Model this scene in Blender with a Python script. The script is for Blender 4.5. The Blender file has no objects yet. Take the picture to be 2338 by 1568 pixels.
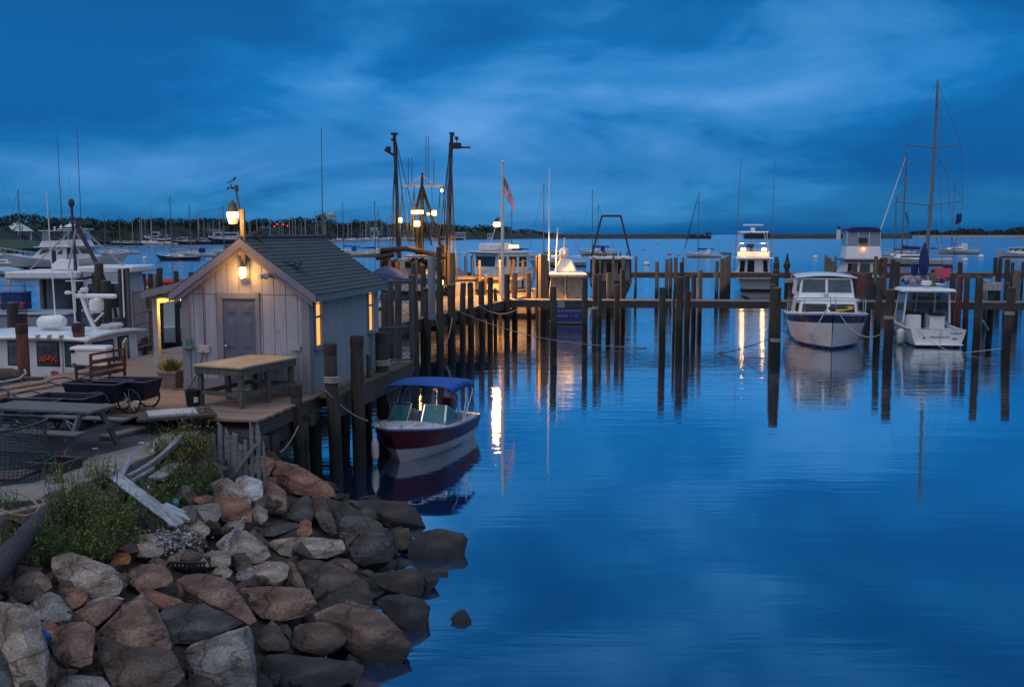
import bpy, bmesh, math, random
from mathutils import Vector, Matrix, noise
R=math.radians; random.seed(7)
sc=bpy.context.scene; col=sc.collection
# ---------------- camera (photo pixels below are those of a 2337 x 1568 view of it)
F,CX,CY,HZ,H=2272.,1168.5,784.,535.,5.2
TH=math.atan((CY-HZ)/F); ct,st=math.cos(TH),math.sin(TH)
cam=bpy.data.cameras.new('camera'); cam.lens=35.; cam.sensor_width=36.; cam.clip_start=.1; cam.clip_end=20000
co=bpy.data.objects.new('camera',cam); col.objects.link(co); co.location=(0,0,H); co.rotation_euler=(R(90)-TH,0,0); sc.camera=co
# ---------------- sky
w=bpy.data.worlds.new('World'); sc.world=w; w.use_nodes=True
nt=w.node_tree; N=nt.nodes; LK=nt.links; N.clear()
def nd(t,**k):
    n=N.new(t)
    for a,b in k.items(): setattr(n,a,b)
    return n
def ramp(n,stops):
    cr=n.color_ramp
    while len(cr.elements)<len(stops): cr.elements.new(.5)
    for e,(p,c) in zip(cr.elements,stops): e.position=p; e.color=(*c,1)
def wm(op,a,b=None):
    n=nd('ShaderNodeMath',operation=op)
    for i,x in enumerate((a,b)):
        if x is None: continue
        if isinstance(x,(int,float)): n.inputs[i].default_value=x
        else: LK.new(x,n.inputs[i])
    return n.outputs[0]
tc=nd('ShaderNodeTexCoord'); sx=nd('ShaderNodeSeparateXYZ'); LK.new(tc.outputs['Generated'],sx.inputs[0])
X,Y,Z=sx.outputs
el=nd('ShaderNodeValToRGB'); LK.new(Z,el.inputs[0])
ramp(el,[(0,(.006,.125,.35)),(.028,(.022,.205,.46)),(.06,(.006,.152,.42)),(.14,(.007,.185,.51)),(.27,(.008,.145,.395)),(.48,(.008,.095,.28)),(.66,(.50,.58,.78)),(1,(.78,.88,1.12))])
cb=nd('ShaderNodeCombineXYZ'); LK.new(wm('MULTIPLY',X,2.1),cb.inputs[0]); LK.new(wm('MULTIPLY',Y,.8),cb.inputs[1]); LK.new(wm('MULTIPLY',wm('POWER',wm('MAXIMUM',Z,0.),.8),5.2),cb.inputs[2])
n1=nd('ShaderNodeTexNoise'); n1.inputs['Scale'].default_value=1.7; n1.inputs['Detail'].default_value=7.; n1.inputs['Roughness'].default_value=.5; n1.inputs['Distortion'].default_value=.55
LK.new(cb.outputs[0],n1.inputs['Vector'])
# broad cloud banks: (east-west, height, half-width, half-height, weight)
def bank(cx,cz,sx_,sz_,w_):
    a_=wm('POWER',wm('DIVIDE',wm('SUBTRACT',X,cx),sx_),2.); b_=wm('POWER',wm('DIVIDE',wm('SUBTRACT',Z,cz),sz_),2.)
    return wm('MULTIPLY',wm('EXPONENT',wm('MULTIPLY',wm('ADD',a_,b_),-1.)),w_)
def wpow(x): return x
n2=nd('ShaderNodeTexNoise'); n2.inputs['Scale'].default_value=5.2; n2.inputs['Detail'].default_value=6.; n2.inputs['Roughness'].default_value=.55; n2.inputs['Distortion'].default_value=.8; LK.new(cb.outputs[0],n2.inputs['Vector'])
cl=wm('ADD',wm('ADD',wm('MULTIPLY',n1.outputs['Fac'],1.35),-.24),wm('MULTIPLY',wm("SUBTRACT",n2.outputs["Fac"],.5),.19))
for k_ in ((.30,.20,.26,.075,.17),(.0,.13,.17,.045,.15),(-.34,.062,.26,.026,.15),(-.12,.085,.10,.05,.07),(-.42,.14,.22,.05,-.09),(.34,.085,.24,.035,-.10),(-.38,.225,.2,.03,-.07),(.20,.013,.5,.009,.13)): cl=wm('ADD',cl,bank(*k_))
cr=nd('ShaderNodeValToRGB'); LK.new(cl,cr.inputs[0]); ramp(cr,[(.47,(0,0,0)),(.63,(.36,.36,.36)),(.82,(1,1,1))])
dk=nd('ShaderNodeMixRGB',blend_type='MULTIPLY'); dk.inputs[0].default_value=1; LK.new(el.outputs[0],dk.inputs[1])
crd=nd('ShaderNodeValToRGB'); LK.new(cl,crd.inputs[0]); ramp(crd,[(.33,(.52,.62,.72)),(.56,(1,1,1))]); LK.new(crd.outputs[0],dk.inputs[2])
mx=nd('ShaderNodeMixRGB'); LK.new(dk.outputs[0],mx.inputs[1]); mx.inputs[2].default_value=(.100,.315,.68,1)
lowf=nd('ShaderNodeMapRange'); LK.new(Z,lowf.inputs[0]); lowf.inputs[1].default_value=.015; lowf.inputs[2].default_value=.10; lowf.inputs[3].default_value=.6; lowf.inputs[4].default_value=.95
hif=nd('ShaderNodeMapRange'); LK.new(Z,hif.inputs[0]); hif.inputs[1].default_value=.30; hif.inputs[2].default_value=.48; hif.inputs[3].default_value=1; hif.inputs[4].default_value=0
LK.new(wm('MULTIPLY',wm('MULTIPLY',cr.outputs[0],lowf.outputs[0]),hif.outputs[0]),mx.inputs[0])
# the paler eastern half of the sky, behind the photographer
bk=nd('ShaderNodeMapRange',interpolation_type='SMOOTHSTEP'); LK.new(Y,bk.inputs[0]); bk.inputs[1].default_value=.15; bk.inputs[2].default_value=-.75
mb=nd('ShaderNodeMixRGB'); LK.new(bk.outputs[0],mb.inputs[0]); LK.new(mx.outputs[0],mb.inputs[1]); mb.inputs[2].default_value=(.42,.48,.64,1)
sky=nd('ShaderNodeTexSky',sky_type='NISHITA'); sky.sun_disc=False; sky.sun_elevation=R(2); sky.sun_rotation=R(150)
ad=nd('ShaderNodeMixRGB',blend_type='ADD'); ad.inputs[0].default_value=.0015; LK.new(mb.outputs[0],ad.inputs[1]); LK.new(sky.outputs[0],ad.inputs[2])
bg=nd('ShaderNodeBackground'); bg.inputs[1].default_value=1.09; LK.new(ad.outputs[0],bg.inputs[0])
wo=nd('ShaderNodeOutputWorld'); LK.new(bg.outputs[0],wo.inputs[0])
# faint after-glow through the overcast, behind the camera
sl=bpy.data.lights.new('dusk_light','SUN'); sl.energy=.62; sl.angle=R(28); sl.color=(1,.96,.92)
so=bpy.data.objects.new('dusk_light',sl); col.objects.link(so); so.rotation_euler=(R(38),0,R(-62))
sc.view_settings.view_transform='Standard'; sc.view_settings.look='None'; sc.view_settings.exposure=0; sc.view_settings.gamma=1
sc.cycles.use_denoising=True; sc.cycles.max_bounces=6; sc.cycles.transparent_max_bounces=12; sc.cycles.sample_clamp_indirect=6; sc.cycles.caustics_reflective=False; sc.cycles.caustics_refractive=False
# ---------------- helpers: photo pixel -> place
def ray(u,v): x=(u-CX)/F; y=(CY-v)/F; return (x,ct+y*st,-st+y*ct)
def P(u,v,z=0.): r=ray(u,v); t=(z-H)/r[2]; return Vector((r[0]*t,r[1]*t,z))
def D(u,v,y): r=ray(u,v); t=y/r[1]; return Vector((r[0]*t,y,H+r[2]*t))
CR=dict(c2=(0,900,2.7028),s=(500,680,2.8),c3=(1500,1000,2.9225),c5=(2400,700,2.903),c6=(2880,900,3.267),c7=(3240,900,3.1367),k=(1380,940,4.355),t=(1380,460,2.376),f=(1700,580,2.9032),w=(960,1180,2.613),h=(640,860,2.2402),r6=(0,1900,2.3198),r7=(880,1660,1.7115),r5=(0,1380,2.4354),d=(0,480,3.2472),b=(1980,880,4.127))
def C(n,x,y): a,b,s=CR[n]; return ((a+x/s)/1.6431,(b+y/s)/1.6431)
PH=R(10.5); SP,CP_=math.sin(PH),math.cos(PH)
def W(a,b,z=0.): return Vector((a*SP+b*CP_,a*CP_-b*SP,z))      # along / across the dock
# ---------------- materials
MATS={}
def mat(name,c,var=.18,sc_=6.,rough=.6,bump=0.,metal=0.,st=(1,1,1),c2=None,emit=None,es=0.,spec=.4,tide=None,alpha=1.,lo=.35,hi=.65,det=6.,dist=.02,trans=0.):
    if name in MATS: return MATS[name]
    m=bpy.data.materials.new(name); MATS[name]=m; m.use_nodes=True; t=m.node_tree; n=t.nodes; b=n['Principled BSDF']; L=t.links.new
    b.inputs['Roughness'].default_value=rough; b.inputs['Metallic'].default_value=metal; b.inputs['Specular IOR Level'].default_value=spec
    tcn=n.new('ShaderNodeTexCoord'); mp=n.new('ShaderNodeMapping'); mp.inputs['Scale'].default_value=st; L(tcn.outputs['Object'],mp.inputs[0])
    nz=n.new('ShaderNodeTexNoise'); nz.inputs['Scale'].default_value=sc_; nz.inputs['Detail'].default_value=det; nz.inputs['Roughness'].default_value=.62; L(mp.outputs[0],nz.inputs['Vector'])
    r=n.new('ShaderNodeValToRGB'); L(nz.outputs['Fac'],r.inputs[0])
    a1=tuple(max(0,x*(1-var)) for x in c); a2=tuple(x*(1+var) for x in c) if c2 is None else c2
    cr_=r.color_ramp; cr_.elements[0].position=lo; cr_.elements[0].color=(*a1,1); cr_.elements[1].position=hi; cr_.elements[1].color=(*a2,1)
    out=r.outputs[0]
    if tide is not None:
        g=n.new('ShaderNodeNewGeometry'); s=n.new('ShaderNodeSeparateXYZ'); L(g.outputs['Position'],s.inputs[0])
        ma=n.new('ShaderNodeMath'); ma.operation='ADD'; L(s.outputs[2],ma.inputs[0])
        mu=n.new('ShaderNodeMath'); mu.operation='MULTIPLY'; mu.inputs[1].default_value=.5; L(nz.outputs['Fac'],mu.inputs[0]); L(mu.outputs[0],ma.inputs[1])
        rg=n.new('ShaderNodeMapRange'); L(ma.outputs[0],rg.inputs[0]); rg.inputs[1].default_value=tide; rg.inputs[2].default_value=tide+.45
        mi=n.new('ShaderNodeMixRGB'); L(rg.outputs[0],mi.inputs[0]); mi.inputs[1].default_value=(.012,.014,.012,1); L(out,mi.inputs[2]); out=mi.outputs[0]
    L(out,b.inputs['Base Color'])
    if bump:
        bp=n.new('ShaderNodeBump'); bp.inputs['Strength'].default_value=bump; bp.inputs['Distance'].default_value=dist; L(nz.outputs['Fac'],bp.inputs['Height']); L(bp.outputs[0],b.inputs['Normal'])
    if emit: b.inputs['Emission Color'].default_value=(*emit,1); b.inputs['Emission Strength'].default_value=es
    if trans: b.inputs['Transmission Weight'].default_value=trans; b.inputs['IOR'].default_value=1.3
    if alpha<1: b.inputs['Alpha'].default_value=alpha
    return m
# ---------------- mesh helpers
class MB:
    def __init__(s): s.v=[];s.f=[];s.mi=[];s.M=Matrix()
    def add(s,vs,fs,m=0):
        o=len(s.v); s.v+=[s.M@Vector(p) for p in vs]
        for f in fs: s.f.append([o+i for i in f]); s.mi.append(m)
        return s
    def box(s,c,d,m=0,rz=0.,rx=0.,ry=0.):
        x,y,z=(q/2 for q in d); T=Matrix.Translation(c)@Matrix.Rotation(rz,4,'Z')@Matrix.Rotation(ry,4,'Y')@Matrix.Rotation(rx,4,'X')
        return s.add([T@Vector(p) for p in ((-x,-y,-z),(x,-y,-z),(x,y,-z),(-x,y,-z),(-x,-y,z),(x,-y,z),(x,y,z),(-x,y,z))],[(3,2,1,0),(4,5,6,7),(0,1,5,4),(1,2,6,5),(2,3,7,6),(3,0,4,7)],m)
    def b2(s,lo,hi,m=0): return s.box([(a+b)/2 for a,b in zip(lo,hi)],[b-a for a,b in zip(lo,hi)],m)
    def beam(s,p,q,wd,ht,m=0):
        p,q=Vector(p),Vector(q); d=q-p; y=d.normalized(); up=Vector((0,0,1)) if abs(y.z)<.95 else Vector((1,0,0)); x=y.cross(up).normalized(); z=x.cross(y)
        vs=[]
        for e in (p,q):
            for a,b in ((-1,-1),(1,-1),(1,1),(-1,1)): vs.append(e+x*a*wd/2+z*b*ht/2)
        return s.add(vs,[(0,1,2,3),(7,6,5,4),(4,5,1,0),(5,6,2,1),(6,7,3,2),(7,4,0,3)],m)
    def tube(s,pts,r,n=8,m=0,cap=True,closed=False):
        pts=[Vector(p) for p in pts]; k=len(pts); rs=r if isinstance(r,(list,tuple)) else [r]*k
        vs=[];fs=[];px=None
        for i,p in enumerate(pts):
            if closed: d=(pts[(i+1)%k]-pts[i-1])
            else: d=pts[min(i+1,k-1)]-pts[max(i-1,0)]
            d=d.normalized() if d.length>0 else Vector((0,0,1))
            if px is None: px=(Vector((0,0,1)) if abs(d.z)<.9 else Vector((1,0,0)))
            x=(px-d*px.dot(d)).normalized(); y=d.cross(x); px=x
            for j in range(n): a=2*math.pi*j/n; vs.append(p+(x*math.cos(a)+y*math.sin(a))*rs[i])
        for i in range(k if closed else k-1):
            i2=(i+1)%k
            for j in range(n): j2=(j+1)%n; fs.append((i*n+j,i*n+j2,i2*n+j2,i2*n+j))
        if cap and not closed: fs.append(tuple(range(n-1,-1,-1))); fs.append(tuple((k-1)*n+j for j in range(n)))
        return s.add(vs,fs,m)
    def cyl(s,p,q,r,r2=None,n=12,m=0): return s.tube([p,q],[r,r if r2 is None else r2],n,m)
    def lathe(s,c,prof,n=14,m=0):
        vs=[];fs=[]
        for r,z in prof:
            for j in range(n): a=2*math.pi*j/n; vs.append((c[0]+r*math.cos(a),c[1]+r*math.sin(a),c[2]+z))
        k=len(prof)
        for i in range(k-1):
            for j in range(n): j2=(j+1)%n; fs.append((i*n+j,i*n+j2,(i+1)*n+j2,(i+1)*n+j))
        fs.append(tuple(range(n-1,-1,-1))); fs.append(tuple((k-1)*n+j for j in range(n)))
        return s.add(vs,fs,m)
    def ball(s,c,r,n=10,m=0,sq=(1,1,1)):
        k=max(4,n//2); pr=[(max(.001,math.sin(math.pi*i/k)),-math.cos(math.pi*i/k)) for i in range(k+1)]
        M0=s.M; s.M=M0@Matrix.Translation(c)@Matrix.Diagonal((r*sq[0],r*sq[1],r*sq[2],1)); s.lathe((0,0,0),pr,n,m); s.M=M0; return s
    def prism(s,poly,h,m=0):      # poly: list of 3-D points of one flat outline, h: extrusion vector
        k=len(poly); a=[Vector(p) for p in poly]; h=Vector(h); vs=a+[p+h for p in a]
        fs=[tuple(range(k-1,-1,-1)),tuple(range(k,2*k))]+[(i,(i+1)%k,k+(i+1)%k,k+i) for i in range(k)]
        return s.add(vs,fs,m)
    def grid(s,rows,m=0,closed=False,mrow=None):
        k=len(rows[0]); vs=[p for r in rows for p in r]; o=len(s.v); s.v+=[s.M@Vector(p) for p in vs]
        for i in range(len(rows)-1):
            for j in range(k if closed else k-1):
                j2=(j+1)%k; s.f.append([o+i*k+j,o+i*k+j2,o+(i+1)*k+j2,o+(i+1)*k+j]); s.mi.append(mrow[j] if mrow else m)
        return s
    def build(s,name,ms,parent=None,bev=0.,smooth=False,loc=None,rz=0.,auto=None):
        me=bpy.data.meshes.new(name); me.from_pydata([tuple(v) for v in s.v],[],s.f)
        if not isinstance(ms,(list,tuple)): ms=[ms]
        for m in ms: me.materials.append(m)
        if len(ms)>1: me.polygons.foreach_set('material_index',s.mi)
        bm=bmesh.new(); bm.from_mesh(me); bmesh.ops.recalc_face_normals(bm,faces=bm.faces); bm.to_mesh(me); bm.free()
        if smooth:
            me.polygons.foreach_set('use_smooth',[True]*len(me.polygons))
            if auto is not False:
                try: me.set_sharp_from_angle(angle=R(auto or 40))
                except Exception: pass
        me.update()
        o=bpy.data.objects.new(name,me); col.objects.link(o)
        if parent: o.parent=parent
        if loc is not None: o.location=loc
        o.rotation_euler.z=rz
        if bev:
            b=o.modifiers.new('bevel','BEVEL'); b.width=bev; b.segments=1; b.limit_method='ANGLE'; b.angle_limit=R(40)
        return o
def tag(o,label,cat,group=None,kind=None):
    if label: o['label']=label
    if cat: o['category']=cat
    if group: o['group']=group
    if kind: o['kind']=kind
    return o
def thing(name,label,cat,loc=(0,0,0),rz=0.,group=None):
    o=bpy.data.objects.new(name,None); o.empty_display_size=.2; col.objects.link(o); o.location=loc; o.rotation_euler.z=rz
    return tag(o,label,cat,group)
def dup(root,loc,rz,label,group=None):
    r=root.copy(); col.objects.link(r); r.location=loc; r.rotation_euler.z=rz; r['label']=label
    if group: r['group']=group
    for ch in list(root.children):
        c=ch.copy(); col.objects.link(c); c.parent=r
        for g in list(ch.children): d=g.copy(); col.objects.link(d); d.parent=c
    return r
def lamp(name,loc,power,color,parent=None,rad=.06,spot=None):
    l=bpy.data.lights.new(name,'POINT'); l.energy=power; l.color=color; l.shadow_soft_size=rad
    o=bpy.data.objects.new(name,l); col.objects.link(o); o.location=loc
    if parent: o.parent=parent
    return o
def sag(p,q,s,n=10):
    p,q=Vector(p),Vector(q); return [p.lerp(q,i/n)-Vector((0,0,4*s*(i/n)*(1-i/n))) for i in range(n+1)]
# ---------------- colours
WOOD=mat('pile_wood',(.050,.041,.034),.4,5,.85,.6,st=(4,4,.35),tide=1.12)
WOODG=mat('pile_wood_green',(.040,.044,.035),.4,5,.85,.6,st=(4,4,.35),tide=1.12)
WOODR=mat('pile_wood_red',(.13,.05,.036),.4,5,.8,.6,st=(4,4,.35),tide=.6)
WOODL=mat('pile_wood_lit_tan',(.17,.125,.08),.3,5,.85,.5,st=(4,4,.35),tide=1.12)  # paler copy of the pile wood, lamplight painted in for lit pilings; also tan ones
TAR=mat('pile_cap_tar',(.03,.022,.024),.3,8,.8,.4)
DECKM=mat('deck_boards_wood',(.24,.165,.125),.4,4,.8,.4,st=(.5,9,9))
BEAM=mat('timber_beam',(.055,.050,.046),.4,5,.85,.5,st=(.5,6,6))
WHITE=mat('white_gelcoat',(.72,.73,.74),.06,2,.28,0)
WHITEP=mat('white_paint',(.66,.66,.66),.1,4,.5,.05)
OFFW=mat('off_white_deck',(.58,.58,.56),.1,5,.55)
NAVY=mat('navy_gelcoat',(.012,.02,.09),.2,3,.25)
BLUEC=mat('blue_canvas',(.010,.08,.33),.2,9,.8,.3)
NAVYC=mat('navy_canvas',(.012,.03,.13),.25,9,.85,.3)
REDH=mat('maroon_gelcoat',(.085,.006,.012),.2,3,.25)
REDP=mat('red_paint',(.32,.02,.02),.25,4,.5)
BLACK=mat('black_rubber',(.012,.012,.013),.3,6,.6)
DARK=mat('dark_steel',(.025,.025,.028),.35,6,.5,.1)
CHROME=mat('stainless_steel',(.55,.56,.58),.1,4,.25,0,1.)
ALU=mat('mast_aluminium',(.13,.135,.15),.12,3,.45,0,.3)
GLASSD=mat('dark_window_glass',(.015,.022,.03),.3,2,.06,spec=.6)
GLASSB=mat('clear_window_glass',(.10,.17,.20),.3,2,.05,spec=.6,alpha=.55)
ROPE=mat('mooring_rope',(.36,.35,.33),.25,40,.9,.4)
TEAK=mat('teak_wood',(.20,.095,.045),.3,5,.6,st=(.5,6,6))
YEL=mat('yellow_plastic',(.55,.34,.02),.2,5,.6)
ORNG=mat('orange_plastic',(.55,.10,.03),.25,5,.6)
BOTTOM=mat('antifouling_paint',(.014,.017,.03),.3,5,.6)
RIG=mat('rigging_wire',(.07,.075,.085),.1,3,.5)
# ---------------- water
def water():
    m=bpy.data.materials.new('harbour_water'); m.use_nodes=True; t=m.node_tree; n=t.nodes; L=t.links.new; n.clear()
    out=n.new('ShaderNodeOutputMaterial'); gl=n.new('ShaderNodeBsdfGlossy'); df=n.new('ShaderNodeBsdfDiffuse'); mx=n.new('ShaderNodeMixShader')
    gl.inputs['Roughness'].default_value=.035; gl.inputs['Color'].default_value=(.93,.97,1,1); df.inputs['Color'].default_value=(.001,.022,.075,1)
    g=n.new('ShaderNodeNewGeometry')
    def noise_(sx,sy,s,det,off=0.):
        mp=n.new('ShaderNodeMapping'); mp.inputs['Scale'].default_value=(sx,sy,1); mp.inputs['Location'].default_value=(off,off,off); L(g.outputs['Position'],mp.inputs[0])
        z=n.new('ShaderNodeTexNoise'); z.inputs['Scale'].default_value=s; z.inputs['Detail'].default_value=det; z.inputs['Roughness'].default_value=.5; z.inputs['Distortion'].default_value=.5; L(mp.outputs[0],z.inputs['Vector']); return z.outputs['Fac']
    def math_(op,a,b):
        q=n.new('ShaderNodeMath'); q.operation=op
        for i,x in enumerate((a,b)):
            if isinstance(x,(int,float)): q.inputs[i].default_value=x
            else: L(x,q.inputs[i])
        return q.outputs[0]
    rip=noise_(.45,3.2,1.0,4.,3.); swell=noise_(.10,.45,.8,2.,9.); patch=noise_(.03,.075,1.,2.,21.)
    pr=n.new('ShaderNodeMapRange'); L(patch,pr.inputs[0]); pr.inputs[1].default_value=.36; pr.inputs[2].default_value=.66; pr.inputs[3].default_value=.25; pr.inputs[4].default_value=1.
    sp=n.new('ShaderNodeSeparateXYZ'); L(g.outputs['Position'],sp.inputs[0])
    fr=n.new('ShaderNodeMapRange'); L(sp.outputs[1],fr.inputs[0]); fr.inputs[1].default_value=16.; fr.inputs[2].default_value=52.; fr.inputs[3].default_value=.15; fr.inputs[4].default_value=.9
    hgt=math_('ADD',math_('MULTIPLY',math_('MULTIPLY',rip,pr.outputs[0]),.034),math_('MULTIPLY',swell,.05))
    bp=n.new('ShaderNodeBump'); bp.inputs['Distance'].default_value=1.; L(math_('MULTIPLY',fr.outputs[0],.9),bp.inputs['Strength']); L(hgt,bp.inputs['Height'])
    L(bp.outputs[0],gl.inputs['Normal'])
    rr=n.new('ShaderNodeMapRange'); L(sp.outputs[1],rr.inputs[0]); rr.inputs[1].default_value=40.; rr.inputs[2].default_value=220.; rr.inputs[3].default_value=.03; rr.inputs[4].default_value=.16; L(rr.outputs[0],gl.inputs['Roughness'])
    lw=n.new('ShaderNodeLayerWeight'); lw.inputs[0].default_value=.5
    r=n.new('ShaderNodeValToRGB'); L(lw.outputs['Facing'],r.inputs[0]); e=r.color_ramp
    e.elements[0].position=0; e.elements[0].color=(.08,)*3+(1,); e.elements[1].position=1; e.elements[1].color=(1,1,1,1)
    for p_,v_ in ((.42,.27),(.62,.60),(.82,.88)): q=e.elements.new(p_); q.color=(v_,v_,v_,1)
    L(r.outputs[0],mx.inputs[0]); L(df.outputs[0],mx.inputs[1]); L(gl.outputs[0],mx.inputs[2]); L(mx.outputs[0],out.inputs[0])
    mb=MB(); mb.add([(-6000,-300,0),(6000,-300,0),(6000,9000,0),(-6000,9000,0)],[(0,1,2,3)])
    tag(mb.build('water',m),'calm blue harbour water reflecting the dusk sky','water',kind='structure')
water()
mb=MB(); mb.add([(-6000,-300,-6),(6000,-300,-6),(6000,9000,-6),(-6000,9000,-6)],[(0,1,2,3)])
tag(mb.build('seabed',mat('seabed_mud',(.02,.03,.04))),'dark harbour floor under the water','seabed',kind='structure')
# ---------------- the dock platform (local x = across, y = along)
ZD=1.75
def frame(a,b,z): p=W(a,b,z); return Matrix.Translation(p)@Matrix.Rotation(-PH,4,'Z')
dock=thing('dock','weathered plank dock carrying the grey shed at the rocky shore','dock',W(17,-11.5,0),-PH)
def boards(mb,x0,x1,y0,y1,z,wd=.14,gap=.02,th=.045,ragged=.05,rnd=None):
    r=rnd or random; y=y0
    while y<y1:
        a=x0-r.random()*ragged; b=x1+r.random()*ragged
        mb.box(((a+b)/2,y+wd/2,z-th/2+r.uniform(-.004,.004)),(b-a,wd-gap,th)); y+=wd
mb=MB()
boards(mb,-4.0,3.48,.15,9.3,ZD); boards(mb,-4.0,3.8,3.3+5.6,9.4,ZD-.002)
mb.build('decking',DECKM,dock)
mb=MB(); boards(mb,3.55,3.85,3.2,9.3,ZD-.03); mb.build('side_walkway',mat('mossy_boards',(.10,.085,.05),.4,4,.85,.4,st=(.5,9,9)),dock)
mb=MB()
for x in (-3.9,-2.4,-.9,.6,2.0,3.40): mb.beam((x,.2,ZD-.2),(x,9.3,ZD-.2),.09,.28)
for y in (.3,2.6,5.2,7.7,9.2): mb.beam((-3.95,y,ZD-.45),(3.6,y,ZD-.45),.2,.22)
mb.beam((3.8,3.3,ZD-.3),(3.8,9.3,ZD-.3),.08,.5)
mb.build('joists',BEAM,dock)
mb=MB(); mb.beam((3.0,.2,1.0),(3.46,3.2,1.35),.09,.3); mb.build('edge_beam',BEAM,dock)
# ---------------- shed
SH=thing('shed','small grey board-sided dock shed with dark shingle roof and lit side windows','shed',W(20.2,-9.65,ZD),-PH)
WALL=mat('shed_grey_paint',(.30,.315,.365),.12,3,.6,.12,st=(3,3,.5)); WALLB=mat('shed_side_grey_green',(.25,.30,.31),.14,3,.65,.1,st=(3,3,.4)); TRIM=mat('shed_trim_paint',(.20,.195,.235),.07,4,.55)
HW=1.48; DP=4.65; EZ=2.28; RZ=3.32   # half width, depth, eave wall height, ridge wall height
def gable_wall(y,th,name,m,vgroove=True):
    mb=MB(); n=11; xs=[-HW+2*HW*i/n for i in range(n+1)]
    for i in range(n):
        a,b=xs[i]+.006,xs[i+1]-.006; za=EZ+(RZ-EZ)*(1-abs(a)/HW); zb=EZ+(RZ-EZ)*(1-abs(b)/HW)
        for lo,hi in ((0,1.30),(1.312,None)) if False else ((.0,2.14),(2.152,None)):
            poly=[(a,y,lo),(b,y,lo)]
            if hi: poly+=[(b,y,min(hi,zb)),(a,y,min(hi,za))]
            elif a<0<b: poly+=[(b,y,zb),(0,y,RZ),(a,y,za)]
            else: poly+=[(b,y,zb),(a,y,za)]
            mb.prism(poly,(0,th,0))
    mb.prism([(-HW,y+.012,0),(HW,y+.012,0),(HW,y+.012,EZ),(0,y+.012,RZ),(-HW,y+.012,EZ)],(0,.06,0),1)
    return mb.build(name,[m,mat('groove_dark',(.05,.05,.06))],SH)
gable_wall(0,.012,'front_wall',WALL); 
mb=MB(); mb.prism([(-HW,DP,0),(HW,DP,0),(HW,DP,EZ),(0,DP,RZ),(-HW,DP,EZ)],(0,.06,0)); mb.build('rear_wall',WALLB,SH)
# right side wall with two window openings, ribbed boards
WIN=[(.28,.62,1.02,2.16),(3.86,4.2,1.02,2.16)]
for sx_,nm in ((1,'side_wall'),(-1,'side_wall')):
    mb=MB(); y=.02
    while y<DP:
        y2=min(DP,y+.095); segs=[(0,EZ)]
        if sx_>0:
            for (a,b,c,d) in WIN:
                if y<b and y2>a: segs=[(0,c),(d,EZ)]
        for lo,hi in segs: mb.box((sx_*(HW-.015),(y+y2)/2,(lo+hi)/2),(.03,y2-y-.016,hi-lo)); mb.box((sx_*(HW-.035),(y+y2)/2,(lo+hi)/2),(.03,y2-y,hi-lo-.002))
        y=y2
    mb.build(nm,WALLB,SH)
LIT=mat('lit_interior',(.5,.3,.1),.25,3,.8,emit=(1,.44,.08),es=1.15,c2=(.8,.5,.2))
for (a,b,c,d) in WIN:
    mb=MB(); x=HW+.012
    for y in (a-.03,b+.03): mb.box((x,y,(c+d)/2),(.05,.06,d-c+.12))
    for z in (c-.03,d+.03): mb.box((x,(a+b)/2,z),(.056,b-a,.06))
    mb.box((x-.015,(a+b)/2,(c+d)/2+.06),(.03,b-a,.05)); mb.box((x-.015,(a+b)/2,d-.22),(.022,b-a,.022)); mb.box((x+.02,(a+b)/2,c-.075),(.09,b-a+.16,.03))
    fr=mb.build('window',TRIM,SH)
    mb=MB(); mb.b2((HW-.022,a,c),(HW-.016,b,d)); mb.build('pane',LIT,fr)
    mb=MB(); mb.box((HW-.03,(a+b)/2+.06,c+.35),(.012,.1,.5)); mb.build('curtain',mat('curtain',(.35,.25,.15)),fr)
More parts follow.
